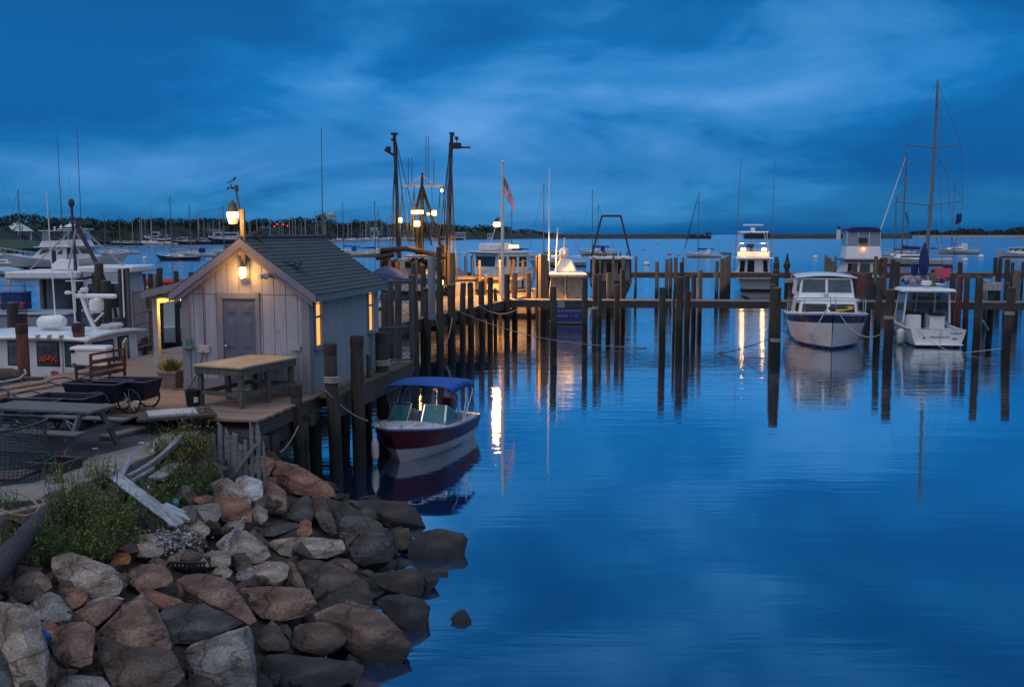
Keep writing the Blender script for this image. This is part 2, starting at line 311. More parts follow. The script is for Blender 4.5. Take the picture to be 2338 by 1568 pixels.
# roof: two slopes with shingle courses
SHI=mat('asphalt_shingle',(.050,.068,.078),.35,22,.9,.6,st=(3,1,1),dist=.01)
ov=.22; fr_=.16; sl=math.atan2(RZ-EZ,HW); Ls=(HW+ov)/math.cos(sl)
for sg in (1,-1):
    mb=MB(); n=16; le=Ls if sg>0 else Ls
    for i in range(n):
        u0=le*i/n; u1=le*(i+1)/n+.02
        def q(u,lift): return (sg*u*math.cos(sl),RZ+.05-u*math.sin(sl)+lift)
        (xa,za),(xb,zb)=q(u0,.0),q(u1,.022)
        y=-fr_; k=0
        while y<DP+.12:
            w_=random.choice((.3,.33,.36)); y2=min(DP+.15,y+w_); j=random.uniform(-.005,.004)
            mb.add([(xa,y,za),(xa,y2-.008,za),(xb,y2-.008,zb+j),(xb,y,zb+j),(xb,y,zb-.02),(xb,y2-.008,zb-.02),(xa,y,za-.03),(xa,y2-.008,za-.03)],[(0,1,2,3),(3,2,5,4),(0,3,4,6),(1,7,5,2)]); y=y2
    for (x,z) in ((sg*0.02,RZ+.02),):
        mb.prism([(0,-fr_,RZ+.035),(sg*Ls*math.cos(sl),-fr_,RZ+.035-Ls*math.sin(sl)),(sg*Ls*math.cos(sl),-fr_,RZ-.015-Ls*math.sin(sl)),(0,-fr_,RZ-.015)],(0,DP+.3,0))
    mb.build('roof_slope',SHI,SH)
    mb=MB(); a=Vector((0,-fr_-.022,RZ-.07)); b=Vector((sg*(HW+ov),-fr_-.022,RZ-.07-(HW+ov)*math.tan(sl)))
    mb.prism([a+Vector((0,0,.10)),b+Vector((0,0,.10)),b-Vector((0,0,.07)),a-Vector((0,0,.07))],(0,.03,0))
    mb.prism([a+Vector((0,.05,.02)),b+Vector((-sg*.1,.05,.04)),b-Vector((sg*.1,-.05,.13)),a-Vector((0,-.05,.15))],(0,.03,0))
    mb.build('bargeboard',TRIM,SH)
    mb=MB(); mb.box((sg*(HW+ov-.01),DP/2,RZ-.04-(HW+ov)*math.tan(sl)),(.03,DP+.28,.15)); mb.build('fascia',mat('fascia_blue_grey',(.12,.17,.19)),SH)
mb=MB(); mb.tube([(0,-fr_-.01,RZ+.07),(0,DP+.15,RZ+.07)],.05,6); mb.build('ridge_cap',SHI,SH)
mb=MB()
for sg in (-1,1): mb=MB(); mb.box((sg*(HW-.08),-.02,EZ/2-.02),(.18,.04,EZ-.05)); mb.box((sg*(HW+.01),.06,EZ/2-.02),(.03,.14,EZ-.06)); mb.build('corner_trim',TRIM,SH)
MB().box((-.98,-.018,.15),(.80,.035,.3)).build('skirting_board',TRIM,SH); MB().box((1.10,-.018,.15),(.56,.035,.3)).build('skirting_board',TRIM,SH)
# door
DOOR=mat('door_slate_blue',(.095,.115,.165),.05,3,.45); dx0,dx1=-.52,.25
dr=MB().b2((dx0,-.005,.08),(dx1,.03,2.06)).build('door',DOOR,SH)
mb=MB()
for c_,w_ in ((dx0+.2,.22),(dx1-.2,.22)):
    for z0,z1 in ((.25,.82),(.98,1.6),(1.72,1.93)):
        mb.b2((c_-w_/2,-.013,z0),(c_+w_/2,-.004,z1)); mb.b2((c_-w_/2+.035,-.022,z0+.035),(c_+w_/2-.035,-.01,z1-.035))
mb.build('door_panel',DOOR,dr,bev=.006)
mb=MB(); mb.cyl((dx0+.07,-.03,1.02),(dx0+.07,0,1.02),.012); mb.ball((dx0+.07,-.055,1.02),.032); mb.build('door_knob',CHROME,dr,smooth=True)
mb=MB(); mb.b2((dx0-.12,-.035,0),(dx0,.02,2.2)); mb.b2((dx1,-.035,0),(dx1+.09,.02,2.2)); mb.b2((dx0-.12,-.04,2.06),(dx1+.09,.02,2.18)); mb.b2((dx0,-.05,.05),(dx1,.02,.08)); mb.build('door_frame',TRIM,SH)
# wall lantern, electrical bits
LW=mat('lantern_glow',(1,.7,.3),.0,emit=(1,.55,.12),es=7); BRZ=mat('lantern_bronze',(.12,.075,.03),.3,6,.5,0,.6)
ln=MB(); lx,lz=.03,2.62
ln.lathe((lx,-.14,lz+.13),[(.085,0),(.07,.03),(.03,.06),(.02,.14)],12); ln.lathe((lx,-.14,lz-.14),[(.06,0),(.075,.02),(.07,.035)],12); ln.box((lx,-.07,lz+.2),(.04,.14,.04))
ln=ln.build('wall_lantern',BRZ,SH,smooth=True)
MB().lathe((lx,-.14,lz-.105),[(.06,0),(.078,.08),(.078,.19),(.06,.235)],14).build('lantern_glass',LW,ln,smooth=True)
lamp('lantern_light',(lx,-.30,lz-.03),27,(1,.43,.08),SH,.05)
mb=MB(); mb.cyl((.57,-.02,2.57),(.57,-.10,2.57),.05); mb.cyl((.52,-.1,2.57),(.46,-.26,2.545),.045,.06); mb.cyl((.6,-.1,2.55),(.58,-.22,2.53),.03,.045); mb.build('flood_lamp',mat('grey_plastic',(.35,.35,.36)),SH,smooth=True)
mb=MB(); mb.tube([(-.97,-.02,.98),(-.97,-.03,2.36)],.012,6); mb.tube([(-.97,-.03,.98),(-1.02,-.09,.7),(-1.15,-.12,.35),(-1.35,-.12,.05),(-1.75,-.1,.03)],.014,6); mb.build('cable',mat('cable',(.09,.06,.05)),SH)
mb=MB(); mb.box((-.98,-.03,.94),(.28,.05,.17)); mb.build('outlet_box',mat('outlet_box_beige',(.40,.37,.36)),SH,bev=.01)
mb=MB(); mb.lathe((-1.33,-.06,.96),[(.02,-.02),(.13,.0),(.12,.03),(.04,.05)],10); mb.box((-1.33,-.03,1.06),(.13,.03,.2)); mb.build('hose_bracket',mat('verdigris',(.06,.14,.12),.3,9,.7),SH,smooth=True)
MB().box((1.17,-.04,1.01),(.2,.06,.1)).build('meter_cover',WALL,SH); MB().cyl((.74,-.015,1.38),(.74,-.005,1.38),.025).build('wall_plug',WALL,SH)
# porch lean-to on the left
mb=MB()
PP=[(-2.62,-.02,0),(-2.62,-.02,1.93)]
for (x,y) in ((-2.55,.75),(-2.35,3.9)): MB().b2((x-.06,y-.06,0),(x+.06,y+.06,1.98)).build('porch_post',mat('porch_post_paint',(.34,.33,.34)),SH)
mb=MB(); mb.b2((-2.5,2.1,1.84),(-HW,2.2,2.0)); mb.b2((-2.60,.81,1.88),(-2.5,DP,2.0)); mb.b2((-1.70,1.5,0),(-1.52,1.62,2.05)); mb.b2((-2.5,3.6,.55),(-1.6,3.66,.75)); mb.b2((-1.62,3.55,0),(-1.5,3.67,2.0)); mb.build('porch_frame',mat('porch_frame_cream',(.55,.47,.32)),SH)
mb=MB(); mb.prism([(-HW-.1,.45,2.37),(-2.72,.45,2.09),(-2.72,.45,2.16),(-HW-.1,.45,2.44)],(0,DP-.3,0)); mb.build('porch_roof',SHI,SH)
mb=MB(); mb.prism([(-HW-.1,.42,2.30),(-2.73,.42,2.0),(-2.73,.42,2.15),(-HW-.1,.42,2.43)],(0,.03,0)); mb.prism([(-HW-.1,.66,2.3),(-2.62,.66,2.0),(-HW-.1,.66,2.0)],(0,.03,0)); mb.build('porch_fascia',TRIM,SH)
mb=MB(); mb.ball((-2.0,.9,1.98),.04); mb.build('porch_bulb',LW,SH,smooth=True)
lamp('porch_light',(-2.05,.9,1.80),55,(1,.50,.09),SH,.06)
# yard lamp on a post fixed to the gable peak
yl=thing('yard_lamp','barrel-shaped yard lamp glowing on a post above the shed gable','lamp',W(20.2,-9.65,ZD),-PH)
GOLD=mat('lamp_post_steel',(.30,.22,.10),.3,8,.55)
mb=MB(); mb.b2((.0,-.13,2.86),(.085,-.05,3.98)); mb.tube([(.04,-.09,3.98),(-.03,-.09,3.95),(-.1,-.12,3.93)],.03,8); mb.build('post',GOLD,yl)
mb=MB(); mb.b2((-.10,-.06,3.0),(.18,-.02,3.1)); mb.tube([(.04,-.10,2.9),(.03,-.10,2.72)],.035,8); mb.build('bracket',WHITEP,yl)
mb=MB(); mb.lathe((-.155,-.14,3.93),[(.11,0),(.095,.03),(.085,.16),(.06,.19),(.025,.2),(.02,.235)],14); mb.build('hood',mat('lamp_hood_olive',(.10,.085,.03)),yl,smooth=True)
mb=MB(); mb.lathe((-.155,-.14,3.80),[(.115,0),(.127,.06),(.118,.125)],14); mb.build('bulb_band',mat('yard_lamp_glow',(1,.8,.4),0,emit=(1,.58,.17),es=7),yl,smooth=True)
mb=MB(); mb.lathe((-.155,-.14,3.67),[(.085,0),(.095,.02),(.116,.12)],14); mb.build('shade',mat('ribbed_shade',(.8,.6,.4),.2,20,.2,emit=(1,.42,.12),es=.9),yl,smooth=True)
lamp('yard_light',(-.155,-.42,3.70),20,(1,.50,.15),yl,.1)
an=thing('anemometer','small wind gauge with vane on a thin rod above the glowing yard lamp','wind gauge',W(20.2,-9.65,ZD),-PH)
mb=MB(); mb.tube([(0.0,-.1,3.95),(-.07,-.1,4.3),(-.07,-.1,4.43)],.018,8); mb.box((-.07,-.1,4.43),(.06,.06,.13)); mb.build('rod',mat('rusty_rod',(.10,.03,.025)),an)
mb=MB(); mb.tube([(-.07,-.1,4.43),(-.2,-.1,4.45)],.012,6); mb.tube([(-.2,-.1,4.42),(-.2,-.1,4.54)],.012,6); mb.ball((-.26,-.1,4.43),.028); mb.ball((-.16,-.1,4.43),.028); mb.build('cups',BLACK,an)
mb=MB(); mb.prism([(-.29,-.1,4.53),(-.1,-.1,4.60),(-.08,-.1,4.67),(-.12,-.1,4.66),(-.15,-.1,4.605),(-.29,-.1,4.55)],(0,.012,0)); mb.build('vane',BLACK,an)
# tall pole and lamp box behind the shed
p0=D(739,545,26.5); mb=MB(); mb.cyl((p0.x,26.5,ZD),(p0.x,26.5,D(739,486,26.5).z),.055,.05,8)
up=thing('utility_post','tan wooden post rising behind the far end of the shed roof','post',(0,0,0)); mb.build('post',GOLD,up)
q=D(757,496,26.4); mb=MB(); mb.box((q.x,26.4,q.z),(.20,.14,.10)); mb.lathe((q.x,26.4,q.z+.05),[(.11,0),(.08,.06),(.03,.09)],8); mb.beam((p0.x,26.5,q.z+.05),(q.x,26.4,q.z+.05),.03,.03); mb.build('junction_box',mat('weathered_zinc',(.3,.31,.33),.2,8),up)
mb=MB(); a=D(736,545,26.4); mb.tube([(a.x,26.42,a.z-.1),(D(733,292,26.4).x,26.42,D(733,292,26.4).z)],[.016,.008],6); tag(mb.build('whip_antenna',RIG),'tall thin whip antenna standing behind the shed ridge','antenna')
# ---------------- ground: slope, pavement
def lerpt(t,tab):
    for (a,b),(c,d) in zip(tab,tab[1:]):
        if t<=c: return b+(d-b)*max(0,(t-a)/(c-a))
    return tab[-1][1]
XW=[(4,-2.4),(8,-2.2),(11,-1.9),(12.2,-1.35),(13.5,-1.25),(15,-1.1),(16.2,-1.2),(17.6,-1.9),(18.8,-2.9),(20.5,-4.2),(23,-6),(26,-9)]
XL=[(4,-7.5),(9,-7.5),(13,-7.1),(15,-6.6),(17,-6.25),(19,-5.9),(21,-7.5),(24,-10),(26,-12)]
def gz(x,y):
    a,b=lerpt(y,XW),lerpt(y,XL); t=(x-a)/(b-a)
    if t>1: return min(1.62,1.42+.1*(t-1)*3)
    return -.12+1.52*min(1,max(-1.2,t*1.14)) if t<1 else 1.4
def G(u,v,off=0.):
    z=.7
    for _ in range(25): p=P(u,v,z); z=.5*z+.5*(gz(p.x,p.y)+off)
    return P(u,v,z)
mb=MB(); rows=[]
for j in range(60):
    y=4+j*.37; rows.append([(lerpt(y,XW)+2.5-i*.28,y,gz(lerpt(y,XW)+2.5-i*.28,y)+.10*noise.noise((i*.5,j*.5,0))-.12) for i in range(75)])
mb.grid(rows); tag(mb.build('shore_slope',mat('shore_mud_gravel',(.035,.03,.027),.5,9,.9,.6),smooth=True),'dark muddy bank under the rocks and weeds','bank',kind='structure')
ASP=mat('asphalt',(.040,.042,.050),.35,5,.75,.25); CON=mat('concrete',(.20,.185,.17),.2,6,.85,.3)
def poly_slab(name,pts,z0,z1,m,label,cat):
    mb=MB(); mb.prism([(p.x,p.y,z0) for p in pts],(0,0,z1-z0)); return tag(mb.build(name,m,bev=.01),label,cat,kind='structure')
edge=[(575,962),(480,968),(430,1005),(345,1037),(270,1075),(190,1100),(120,1150),(-80,1190)]
front=[P(u,v,1.55) for u,v in edge]
back=[W(17.25,-15.5),W(17.25,-8.2)]
poly_slab('concrete_apron',front+back,.9,1.55,CON,'pale concrete apron along the top of the bank','pavement')
inn=[P(u,v,1.554) for u,v in [(560,958),(480,962),(400,975),(345,1005),(280,1025),(215,1040),(150,1078),(80,1100),(-80,1120)]]
poly_slab('asphalt_pavement',inn+back,1.3,1.558,ASP,'dark asphalt pavement beside the dock','pavement')
# ---------------- piers
E0,ED=Vector((-3.41,42.04,0)),Vector((.289,.957,0)); EN=Vector((.957,-.289,0))
def onpier(u,off=.12):      # a point beside the main pier's right edge, seen at pixel column u
    k=(u-CX)/F; p=E0+EN*off; A_=p.x-k*(p.y*ct+H*st-1.75*st+0); B_=ED.x-k*ED.y*ct
    return p+ED*(-A_/B_)
def plankway(name,p,q,wd,z,label,m=DECKM,beam_h=.34,along=False,bm_=BEAM,blocks=0):
    p,q=Vector((p[0],p[1],0)),Vector((q[0],q[1],0)); d=(q-p); L_=d.length; an=math.atan2(d.y,d.x); t=thing(name,label,'pier',(p.x,p.y,0),an)
    mb=MB(); x=0
    while x<L_: mb.box((x+.07,-wd/2+random.uniform(-.015,.015),z-.025+random.uniform(-.004,.004)),(.128,wd,.05)); x+=.14
    mb.build('decking',m,t)
    mb=MB()
    for y in (.02-.0,-wd/2,-wd): mb.beam((0,y-(0.03 if y==.02 else -.03 if y==-wd else 0),z-.055-beam_h/2),(L_,y-(0.03 if y==.02 else -.03 if y==-wd else 0),z-.055-beam_h/2),.08,beam_h)
    x=3.
    while x<L_: mb.box((x,-wd/2,z-.1-beam_h-.09),(.22,wd+.35,.18)); x+=4.5
    mb.build('beams',bm_,t)
    if blocks:
        for k in range(blocks):
            MB().box((L_*(k+.6)/blocks,-wd-.035,z-.06-beam_h/2),(.32,.05,beam_h)).build('splice_plate',mat('zinc_plate',(.22,.24,.26),.2,8),t)
    return t
a=E0-ED*14.5; b=E0+ED*14.6
plankway('main_pier',(a.x,a.y),(b.x,b.y),-0.01 if False else 3.3,ZD,'long plank pier running out from behind the shed to the lit piles') if False else None
def pier_left(p,q,wd,name,label,bh=.4):   # edge line p->q is the right edge, deck lies to its left
    d=(q-p); L_=d.length; an=math.atan2(d.y,d.x); t=thing(name,label,'pier',(p.x,p.y,0),an); z=ZD
    mb=MB(); x=0
    while x<L_: mb.box((x+.07,wd/2+random.uniform(-.02,.02),z-.025+random.uniform(-.004,.004)),(.126,wd,.05)); x+=.14
    mb.build('decking',DECKM,t)
    mb=MB()
    for y in (.03,wd/2,wd-.03): mb.beam((0,y,z-.06-bh/2),(L_,y,z-.06-bh/2),.1,bh)
    x=2.
    while x<L_: mb.box((x,wd/2,z-.62),(.25,wd+.3,.26)); x+=3.4
    mb.build('beams',BEAM,t)
    return t
pier_left(a,b,3.3,'main_pier','long plank pier running out from behind the shed to the lamp-lit pilings')
c0,c1=P(1165,684.7,ZD),P(2500,691.3,ZD); c1=c0+(c1-c0)*1.0
dcp=(c1-c0).normalized(); ncp=Vector((-dcp.y,dcp.x,0))
def cross(name,p,q,wd,label,bh,zt,blocks,m=DECKM,bm_=BEAM):
    d=q-p; L_=d.length; an=math.atan2(d.y,d.x); t=thing(name,label,'pier',(p.x,p.y,0),an)
    mb=MB(); x=0
    while x<L_: mb.box((x+.075,wd/2+random.uniform(-.02,.02),zt-.025+random.uniform(-.005,.005)),(.138,wd,.05)); x+=.15
    mb.build('decking',m,t)
    mb=MB(); mb.beam((0,.05,zt-.055-bh/2),(L_,.05,zt-.055-bh/2),.08,bh); mb.beam((0,wd-.05,zt-.055-bh/2),(L_,wd-.05,zt-.055-bh/2),.08,bh)
    x=1.5
    while x<L_: mb.box((x,wd/2,zt-.06-bh/2),(.1,wd-.2,bh*.8)); x+=2.2
    mb.build('beams',bm_,t)
    for k in range(blocks): MB().box((L_*(k+.45)/blocks,-.002,zt-.06-bh/2),(.38,.05,bh)).build('splice_plate',mat('zinc_plate',(.22,.24,.26),.2,8),t)
    return t
GREYD=mat('grey_deck_boards',(.17,.15,.14),.3,4,.8,.4,st=(6,1,6))
cross('finger_pier',c0,c1,1.3,'nearer narrow plank walkway crossing behind the front pilings',.33,ZD,5,GREYD)
f0,f1=P(1030,622,ZD),P(2520,623.5,ZD)
cross('outer_pier',f0,f1,1.8,'farther low walkway reaching across the harbour before the anchorage',.42,ZD,6,GREYD,mat('far_beam',(.11,.07,.05),.3,4,.85))
# ---------------- pilings
def pile_mesh(r,h,lean=(0,0),seed=0,n=12):
    rn=random.Random(seed); mb=MB(); k=7; rows=[]
    ph=[rn.uniform(.93,1.07) for _ in range(n)]
    for i in range(k+1):
        t=i/k; rr=r*(1.08-.10*t)*(1+rn.uniform(-.02,.02)); z=-1.6+(h+1.6)*t; ox=lean[0]*(z-0)/max(h,.1)+rn.uniform(-.012,.012); oy=lean[1]*z/max(h,.1)
        if i==k: z-=.02
        rows.append([(ox+rr*ph[j]*math.cos(2*math.pi*j/n),oy+rr*ph[j]*math.sin(2*math.pi*j/n),z) for j in range(n)])
    top=rows[-1]; ce=(lean[0],lean[1],0)
    nb=len(mb.f); rows.append([(ce[0]+(p[0]-ce[0])*.86,ce[1]+(p[1]-ce[1])*.86,h+rn.uniform(-.012,.012)) for p in top])
    mb.grid(rows,0,True); mb.add(rows[-1],[tuple(range(n))],1)
    for q in range(n): mb.mi[-2-q]=1
    return mb
NP=[0]; WORN=mat('worn_pile_top',(.13,.125,.12),.4,9,.9,.4)
def pile(cr,x,yt,wpx,depth,label,m=None,cap=None,lean=0.,group=None,rope=None,board=False,line=None):
    u,v=C(cr,x,yt); NP[0]+=1
    if depth=='pier': p=onpier(u,.16+.02*(NP[0]%3)); depth=p.y
    q=D(u,v,depth); r=max(.06,wpx/(2*CR[cr][2]*1.6431)*depth/F); h=q.z
    m=m or random.choice((WOOD,WOOD,WOODG)); lean=lean or random.Random(NP[0]*3).uniform(-.014,.014)
    mb=pile_mesh(r,h,(lean*h,0),NP[0]); base=Vector((q.x-lean*h,depth,0))
    o=mb.build('piling',[m,WORN],loc=base,smooth=True,rz=0)
    tag(o,label,'piling',group)
    if cap:
        mb=MB()
        if cap=='tar': mb.lathe((lean*h,0,h-.22),[(r*1.03,0),(r*1.05,.2),(r*.9,.235)],14); mb.build('tar_cap',TAR,o,smooth=True)
        else: mb.box((lean*h,0,h+.03),(r*2.35,r*2.35,.06)); mb.build('cap_board',mat('grey_cap_board',(.16,.16,.165),.3,6,.8),o)
    if rope is not None:
        mb=MB()
        for dz in (0,.05,.1): mb.tube([((lean*rope)+r*1.10*math.cos(a_*.5236),r*1.10*math.sin(a_*.5236),rope+dz) for a_ in range(12)],.02,5,closed=True)
        mb.build('rope_loop',ROPE,o)
    return o
# row along the main pier, fence end first
PR='pilings along the main pier'
for i,(x,y,w_,l,m,c_) in enumerate([
 (150,270,98,'thick green-stained piling with board cap beside the chain link fence',WOODG,'b'),
 (298,247,80,'second piling from the chain link fence, board-capped and green-stained',WOODG,'b'),
 (435,217,84,'third piling from the chain link fence, with a pale block on its cap',WOODG,'b'),
 (565,207,82,'fourth piling from the chain link fence, tied with the slack rope loop',WOOD,'b'),
 (690,178,65,'fifth piling from the chain link fence, dark with a bare flat top',WOOD,None),
 (770,175,65,'sixth piling from the chain link fence, close twin of the fifth',WOOD,None),
 (890,160,66,'seventh piling from the chain link fence, lit orange along one edge',WOOD,None),
 (990,118,60,'tallest dark piling of the main pier row',WOOD,None),
 (1175,82,60,'piling standing where the main pier meets the narrow walkway',WOOD,None)]):
    pile('c3',x,y,w_,'pier',l,m,c_,group=PR)
pile('c3',1045,240,38,52,'short thin piling tucked behind the tallest dark one of the pier row',WOOD,group=PR)
LT='lamp-lit pilings at the pier head'
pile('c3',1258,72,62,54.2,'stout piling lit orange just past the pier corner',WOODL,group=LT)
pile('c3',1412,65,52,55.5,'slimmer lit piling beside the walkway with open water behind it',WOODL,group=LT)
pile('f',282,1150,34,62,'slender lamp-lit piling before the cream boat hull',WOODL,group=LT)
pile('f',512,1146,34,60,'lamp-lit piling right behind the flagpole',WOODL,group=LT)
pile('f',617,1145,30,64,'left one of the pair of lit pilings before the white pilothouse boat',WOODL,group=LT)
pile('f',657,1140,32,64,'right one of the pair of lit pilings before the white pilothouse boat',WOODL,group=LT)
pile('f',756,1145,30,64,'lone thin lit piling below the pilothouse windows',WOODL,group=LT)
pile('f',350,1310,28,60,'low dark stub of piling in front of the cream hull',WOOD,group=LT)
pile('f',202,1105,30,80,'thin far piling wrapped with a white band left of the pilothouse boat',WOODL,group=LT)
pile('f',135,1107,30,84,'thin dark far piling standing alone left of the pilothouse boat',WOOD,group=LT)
# great square dolphin post
u,v=C('f',975,1086); q=D(u,v,56.2); wd=90/(2.9032*1.6431)*56.2/F
g=thing('mooring_post','massive square timber mooring post lit bright orange by the lamp','post',(q.x,56.2,0),R(20)); s_=wd*.36
for (x,y,dz) in ((-s_*.62,-s_*.6,0),(s_*.62,-s_*.6,-.02),(-s_*.62,s_*.65,-.03),(s_*.62,s_*.65,-.01)): MB().b2((x-s_*.6,y-s_*.6,-1.5),(x+s_*.6,y+s_*.6,q.z+dz)).build('timber',WOODL,g,bev=.02)
pile('f',915,1108,28,57.2,'round piling leaning behind the massive square post',WOOD,group=LT)
pile('f',1028,1150,22,57.4,'thin dark piling on the far side of the massive square post',WOOD,group=LT)
pile('f',1172,1085,34,60,'tan piling standing behind the blue-sterned boat antennas',WOODL,group=LT)
# loose front pilings
FR='free-standing front pilings'
pile('c3',1680,215,74,44.7,'dark free-standing piling in front of the blue-sterned boat, its windscreen side',WOODG,group=FR,lean=-.005)
pile('c3',2027,120,66,47.5,'tall greenish piling overlapping the blue transom lettering end',WOODG,group=FR)
pile('c3',2143,88,50,49.5,'dark piling with a white band beside the blue-sterned boat',WOOD,group=FR,rope=1.5)
pile('c3',2190,76,46,51.2,'dark piling half hidden behind the white-banded one',WOOD,group=FR)
pile('c3',2290,70,56,53.8,'piling with one lit edge standing before the gallows boat',WOODL,group=FR)
pile('b',1378,775,84,50.9,'short squat piling against the narrow walkway under the gallows boat',WOOD,group=FR)
pile('b',1462,533,76,54.2,'greenish piling behind the short squat one under the gallows boat',WOODG,group=FR)
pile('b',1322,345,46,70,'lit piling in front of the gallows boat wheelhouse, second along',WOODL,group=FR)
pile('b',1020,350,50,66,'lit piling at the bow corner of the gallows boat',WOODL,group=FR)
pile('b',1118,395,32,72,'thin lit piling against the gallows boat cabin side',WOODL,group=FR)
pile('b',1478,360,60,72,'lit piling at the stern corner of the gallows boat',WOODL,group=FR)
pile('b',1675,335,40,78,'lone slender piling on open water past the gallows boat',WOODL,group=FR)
pile('c5',242,1097,76,44.2,'front piling with a pale flat top, left of the ragged piling cluster',WOODG,group=FR)
CL='ragged piling cluster at the walkway gap'
pile('c5',440,985,82,46,'thick front piling of the ragged cluster at the walkway gap',WOOD,group=CL)
pile('c5',512,968,60,49.5,'second piling of the ragged cluster, tucked behind the thick one',WOODG,group=CL)
pile('c5',585,955,56,53.5,'brown piling of the ragged cluster with a splintered stub before it',WOOD,group=CL)
pile('c5',655,912,54,54.3,'tall rounded-top piling at the end of the ragged cluster',WOODL,group=CL)
pile('c5',542,1140,30,50,'splintered stub of piling at the walkway gap',WOOD,group=CL,lean=.02)
pile('c5',375,1120,26,47.5,'thin green weed-hung pole at the walkway gap',WOODG,group=CL)
FM='pilings standing before the outer pier'
for x,y,w_,d_,l,m in [
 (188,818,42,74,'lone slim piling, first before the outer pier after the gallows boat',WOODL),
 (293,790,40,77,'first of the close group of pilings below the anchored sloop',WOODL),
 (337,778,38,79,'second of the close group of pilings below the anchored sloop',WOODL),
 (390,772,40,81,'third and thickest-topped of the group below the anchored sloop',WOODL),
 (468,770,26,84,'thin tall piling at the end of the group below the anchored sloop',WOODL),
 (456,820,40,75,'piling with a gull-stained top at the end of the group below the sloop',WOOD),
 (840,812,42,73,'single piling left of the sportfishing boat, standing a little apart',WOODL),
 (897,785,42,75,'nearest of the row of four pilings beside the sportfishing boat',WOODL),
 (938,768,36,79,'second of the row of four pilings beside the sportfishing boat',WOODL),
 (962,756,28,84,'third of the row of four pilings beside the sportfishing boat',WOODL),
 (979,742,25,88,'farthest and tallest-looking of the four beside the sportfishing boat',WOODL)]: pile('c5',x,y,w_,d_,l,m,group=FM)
RC='receding row of pilings by the sportfishing boat'
for x,y,w_,d_,l,m in [
 (1486,764,40,88,'farthest piling of the receding row right of the sportfishing boat',WOOD),
 (1490,790,46,82,'second farthest piling of the receding row by the sportfishing boat',WOOD),
 (1485,822,64,66,'middle piling of the receding row by the sportfishing boat',WOOD),
 (1478,906,64,58,'piling of the receding row just beyond the narrow walkway',WOOD),
 (1464,957,84,50.2,'thick piling of the receding row just before the narrow walkway',WOODG),
 (1456,1066,62,44.5,'slimmer piling close behind the foremost of the receding row',WOOD)]: pile('c5',x,y,w_,d_,l,m,group=RC)
o=pile('c6',108,582,116,41.5,'foremost thick piling beside the white cabin cruiser, ropes round its waist',WOOD,group=RC,rope=.75)
pile('c5',1600,885,50,87,'stub piling on the outer pier topped by a small pointed marker',WOOD,group=FM)
# things on stub
q=D(*C('c5',1600,885),87); mb=MB(); mb.lathe((0,0,0),[(.5*.6,0),(.5*.6,.35),(.2,.5),(.05,1.25)],8); tag(mb.build('channel_marker',DARK,loc=q),'small dark pointed marker on a stub piling of the outer pier','marker')
o=pile('c6',290,518,76,53.8,'short piling with a broken pale top beyond the walkway, left of the cruiser',WOOD,group=FM)
q=D(*C('c6',290,518),53.8); mb=MB(); mb.box((-.1,0,.08),(.4,.5,.2)); mb.beam((-.02,0,.1),(.0,0,.55),.05,.05); tag(mb.build('broken_block',mat('bleached_block',(.3,.31,.33),.3,8),loc=q),'bleached broken block with a spike on a short piling','block')
BC='pilings around the blue-topped cruiser'
for x,y,w_,d_,l,m in [
 (713,188,40,84,'tallest piling left of the blue-topped cruiser',WOODL),
 (752,218,44,82,'second piling left of the blue-topped cruiser, with a rag hanging',WOODL),
 (810,256,70,72,'thick piling touching the blue-topped cruiser on its left',WOODL),
 (832,192,26,90,'thin pale piling behind the blue-topped cruiser',WOODL),
 (1018,380,48,70,'short brown piling in front of the blue-topped cruiser transom',WOODR),
 (1125,421,64,66,'left of the two flat-topped pilings joined by a rail under the cruiser',WOODR),
 (1180,422,58,64,'right of the two flat-topped pilings joined by a rail under the cruiser',WOODR),
 (1240,402,70,58,'dark thick piling rising behind the white cabin cruiser roof corner',WOOD),
 (1325,200,44,84,'nearest of five pilings before the moored white sloop, next to the cruiser',WOODL),
 (1390,221,44,82,'second of five pilings before the moored white sloop',WOOD),
 (1440,215,50,78,'third of five pilings before the moored white sloop',WOODR),
 (1528,236,54,74,'fourth of five pilings before the moored white sloop',WOOD),
 (1590,263,58,70,'fifth of five pilings before the moored white sloop',WOOD)]: pile('c6',x,y,w_,d_,l,m,group=BC)
pile('c6',1370,456,82,47,'tall piling between the cabin cruiser and the hardtop boat, farther one',WOODG,group=FR)
pile('c7',315,582,104,42.6,'tall thick piling between the cabin cruiser and the hardtop boat, nearer one',WOOD,group=FR,rope=1.6,lean=.012)
RS='pilings on the far side of the hardtop boat'
